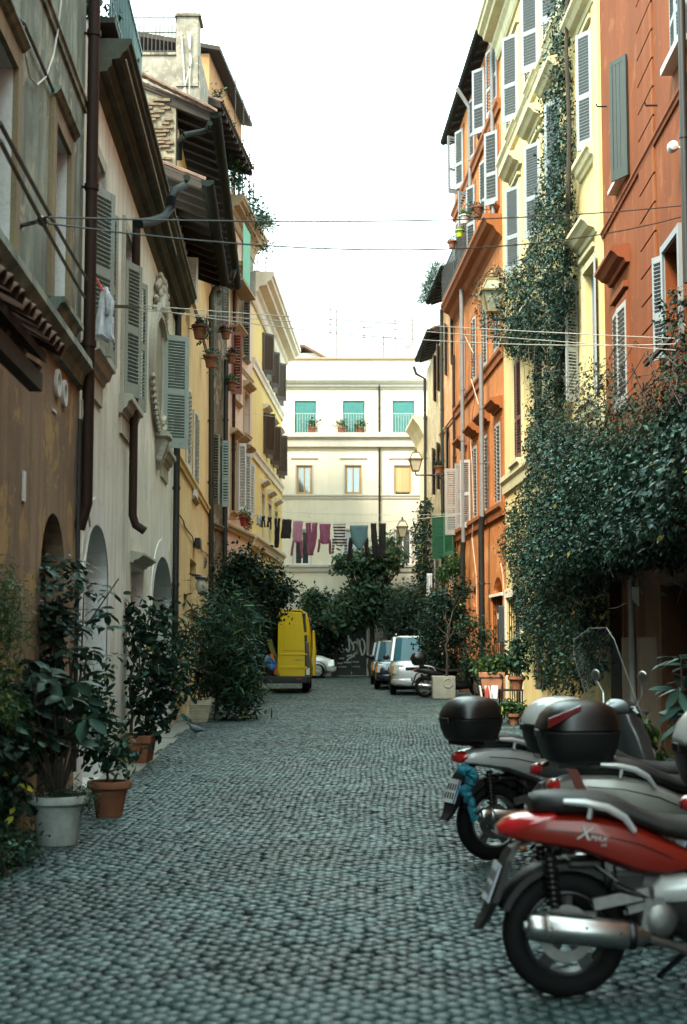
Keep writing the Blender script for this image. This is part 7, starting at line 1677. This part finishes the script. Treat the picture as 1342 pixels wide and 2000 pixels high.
for i, (nm, lab, cat, org, strips, mt) in enumerate(clothes):
    x0, y0 = org; p = at(x0, y0, LY - (.06 if nm == 'shirt' else 0))
    sheet([[(-(r[0])*kx, (r[1] - x0)*kx, (r[2] - x0)*kx) for r in st] for st in strips], mt or tst.m, nm, lab, cat, p, 0, .03, seed=i)
def line(name, label, pts, r, mat, cat='wire', group=None, sag=0.0):
    q = []
    for a, b in zip(pts, pts[1:]):
        a, b = Vector(a), Vector(b); n = 14
        for i in range(n + (b == Vector(pts[-1]))): t = i / n; q.append(a + (b - a)*t - Vector((0, 0, sag*4*t*(1 - t))))
    return tag(MB().tube(q, r, 5).build(name, mat), label, cat, group)
wl_pts = [lineA] + [at(x, y, LY) for x, y in ((500, 1005), (550, 1013), (600, 1019), (660, 1022), (720, 1021), (756, 1019))] + [lineB]
line('washing_line', 'pale washing line carrying the clothes across the far street', wl_pts, .009, M_ROPE, 'line')
# wires across the street
def wire(label, xa, ya, ba, xb, yb, bb, r=.008, sag=.1, mat=M_WIRE, cat='wire', oa=.05, ob=.05):
    ua, za = ba.px(xa, ya, oa); ub, zb_ = bb.px(xb, yb, ob); A = ba.W(ua, -oa, za); B = bb.W(ub, -ob, zb_); return line('overhead_wire', label, [A, B], r, mat, cat, 'wires and lines across the street', sag)
wire('upper dark wire crossing from the hook at left to the russet house', 86, 424, L1, 1330, 402, R1, .007, .10, oa=.35)
wire('lower dark wire crossing from the hook at left to the russet house', 90, 436, L1, 1330, 424, R1, .007, .30, oa=.35)
wire('dark cable running back from the nearest house to the cream pipe', 0, 240, L1, 170, 545, L2, .014, .02, oa=.5, ob=.2)
wire('second dark cable running back along the nearest house', 0, 275, L1, 165, 580, L2, .014, .02, oa=.5, ob=.2)
wire('upper pale clothes line from the cream house across to the right', 270, 596, L2, 1318, 661, R1, .006, .03, M_ROPE, 'line', .35, .3)
wire('middle pale clothes line from the cream house across to the right', 270, 600, L2, 1320, 672, R1, .006, .16, M_ROPE, 'line', .35, .3)
wire('lower pale clothes line from the cream house across to the right', 270, 606, L2, 1320, 684, R1, .005, .0, M_ROPE, 'line', .35, .3)
wire('thin far line above the washing', 492, 995, L5, 905, 1003, R3, .006, .1, M_ROPE, 'line')
wire('thin line hanging near the yellow house windows', 492, 808, L5, 860, 800, R4, .005, .3, M_ROPE, 'line')
# hook and iron bars the lines hang from
hk = thing('line_hook', 'iron hook holding the two dark wires on the nearest house', 'hook', L1.W(*[L1.U(28, 440), 0, L1.Z(28, 440)]), L1.rz); u2 = L1.px(86, 428, .35)
MB().tube([(0, 0, -.05), (0, -.06, 0), (.05, -.15, .04), (L1.px(86, 428, .35)[0] - L1.U(28, 440), -.35, u2[1] - L1.Z(28, 440))], .016, 6).build('hook', M_IRON, hk); MB().ball((L1.px(80, 428, .32)[0] - L1.U(28, 440), -.33, u2[1] - L1.Z(28, 440)), (.08, .04, .035), 8, 6).build('insulator', M_BLK, hk)
br = thing('line_bracket', 'dark iron bar carrying the clothes lines on the cream house', 'bracket', L2.W(L2.U(165, 596), 0, L2.Z(165, 596)), L2.rz); e = L2.px(270, 600, .35)
MB().bar((0, 0, 0), (e[0] - L2.U(165, 596), -.35, e[1] - L2.Z(165, 596)), .035).build('bar', M_IRON, br)
br = thing('line_bracket', 'dark iron bar carrying the clothes lines on the russet house', 'bracket', R1.W(R1.U(1342, 685), -.0, R1.Z(1330, 688)), R1.rz); MB().bar((-1.2, -.3, 0), (.6, -.3, 0), .05).build('bar', M_WOOD_DARK, br); MB().bar((-.2, -.3, 0), (-.2, 0, 0), .04).build('stay', M_WOOD_DARK, br)
# white cloth with red peg, near left; blue cloth at the right edge
Yc = 14.35; p = at(203, 562, Yc); k2 = Yc / FPX
sheet([[(0, -2*k2, 4*k2), (-30*k2, -8*k2, 17*k2), (-95*k2, -20*k2, 20*k2), (-108*k2, 10*k2, 24*k2)], [(0, 2*k2, 6*k2), (-25*k2, 4*k2, 22*k2), (-55*k2, 4*k2, 22*k2)]], fabric('whiteblue', (.52, .55, .58)), 'cloth', 'white cloth pegged on the line before the grey shutters', 'cloth', p, .3, .05, None, 3)
tag(MB().box(-.01, .01, -.02, .02, -.06, .08).build('clothes_peg', plain('red_peg', (.6, .04, .03), .4), loc=at(196, 558, Yc - .05), rot=(0, -.5, 0), bevel=.004), 'red clothes peg holding the white cloth', 'peg')
Yc = 18.6; p = at(1322, 662, Yc); k2 = Yc / FPX
sheet([[(0, 0, 40*k2), (-12*k2, -6*k2, 40*k2), (-30*k2, 4*k2, 40*k2), (-85*k2, 3*k2, 40*k2)]], fabric('bluegrey', (.17, .23, .33)), 'cloth', 'blue grey cloth hanging at the right frame edge', 'cloth', p, -.2, .06, None, 4)
Yc = 46; p = at(834, 1120, Yc); k2 = Yc / FPX
sheet([[(0, 0, 10*k2), (-55*k2, -2*k2, 9*k2)]], fabric('whitecloth', (.6, .6, .62)), 'cloth', 'small white cloth hanging below the green shutters', 'cloth', p, 0, .03, None, 5)
# pale security lamp head at the right frame edge
lp = thing('wall_spotlight', 'small white spotlight on the russet wall at the right edge', 'lamp', R1.W(R1.U(1336, 288), 0, R1.Z(1336, 288)), R1.rz); MB().lathe([(.05, -.08), (.07, .02), (.06, .1), (.02, .12)], 14, (0, -.15, 0), 'x').build('head', M_WHREV, lp, smooth=True); MB().bar((0, -.12, 0), (0, 0, 0), .03).build('arm', M_WHREV, lp)
# mailbox and white half disc sign near the dark door
mb_ = thing('mailbox', 'dark grey letter box between the two grille gates', 'mailbox', R3.W(R3.L - .25, 0, R3.Z(985, 1255)), R3.rz); MB().box(-.15, .15, -.18, 0, 0, .95).build('body', plain('letterbox', (.03, .035, .04), .5), mb_, bevel=.02); MB().box(-.12, .12, -.185, -.18, .6, .75).build('notice', M_PLATE, mb_)
u, z = R1.px(1252, 1165, .05); sg = thing('wall_sign', 'small white curved sign under the ivy by the dark door', 'sign', R1.W(u, -.08, z), R1.rz)
MB().prism([(0, .14), (.0, -.14), (-.06, -.1), (-.1, -.02), (-.1, .14)], -.012, .012, 'x').build('panel', M_WHREV, sg)
# pigeon on the paving
pg = thing('pigeon', 'grey pigeon on the paving by the ribbed pot', 'pigeon', ground(384, 1440), R(200)); m = MB()
m.loft([[(x, a, zc + b) for a, b in se(hw, hh, 2, 12)] for x, zc, hw, hh in ((-.17, .10, .015, .006), (-.10, .115, .035, .02), (-.03, .13, .055, .05), (.04, .14, .058, .06), (.09, .16, .045, .05), (.115, .195, .025, .03), (.13, .225, .024, .025), (.15, .23, .016, .016), (.175, .222, .004, .005))]); m.build('body', plain('pigeon_grey', (.10, .12, .14), .7, var=.5, scale=18), pg, smooth=True)
for s_ in (-1, 1): MB().tube([(.02, s_*.02, .09), (.02, s_*.02, .0)], .005, 5).build('leg', plain('pigeon_leg', (.3, .08, .07), .6), pg)
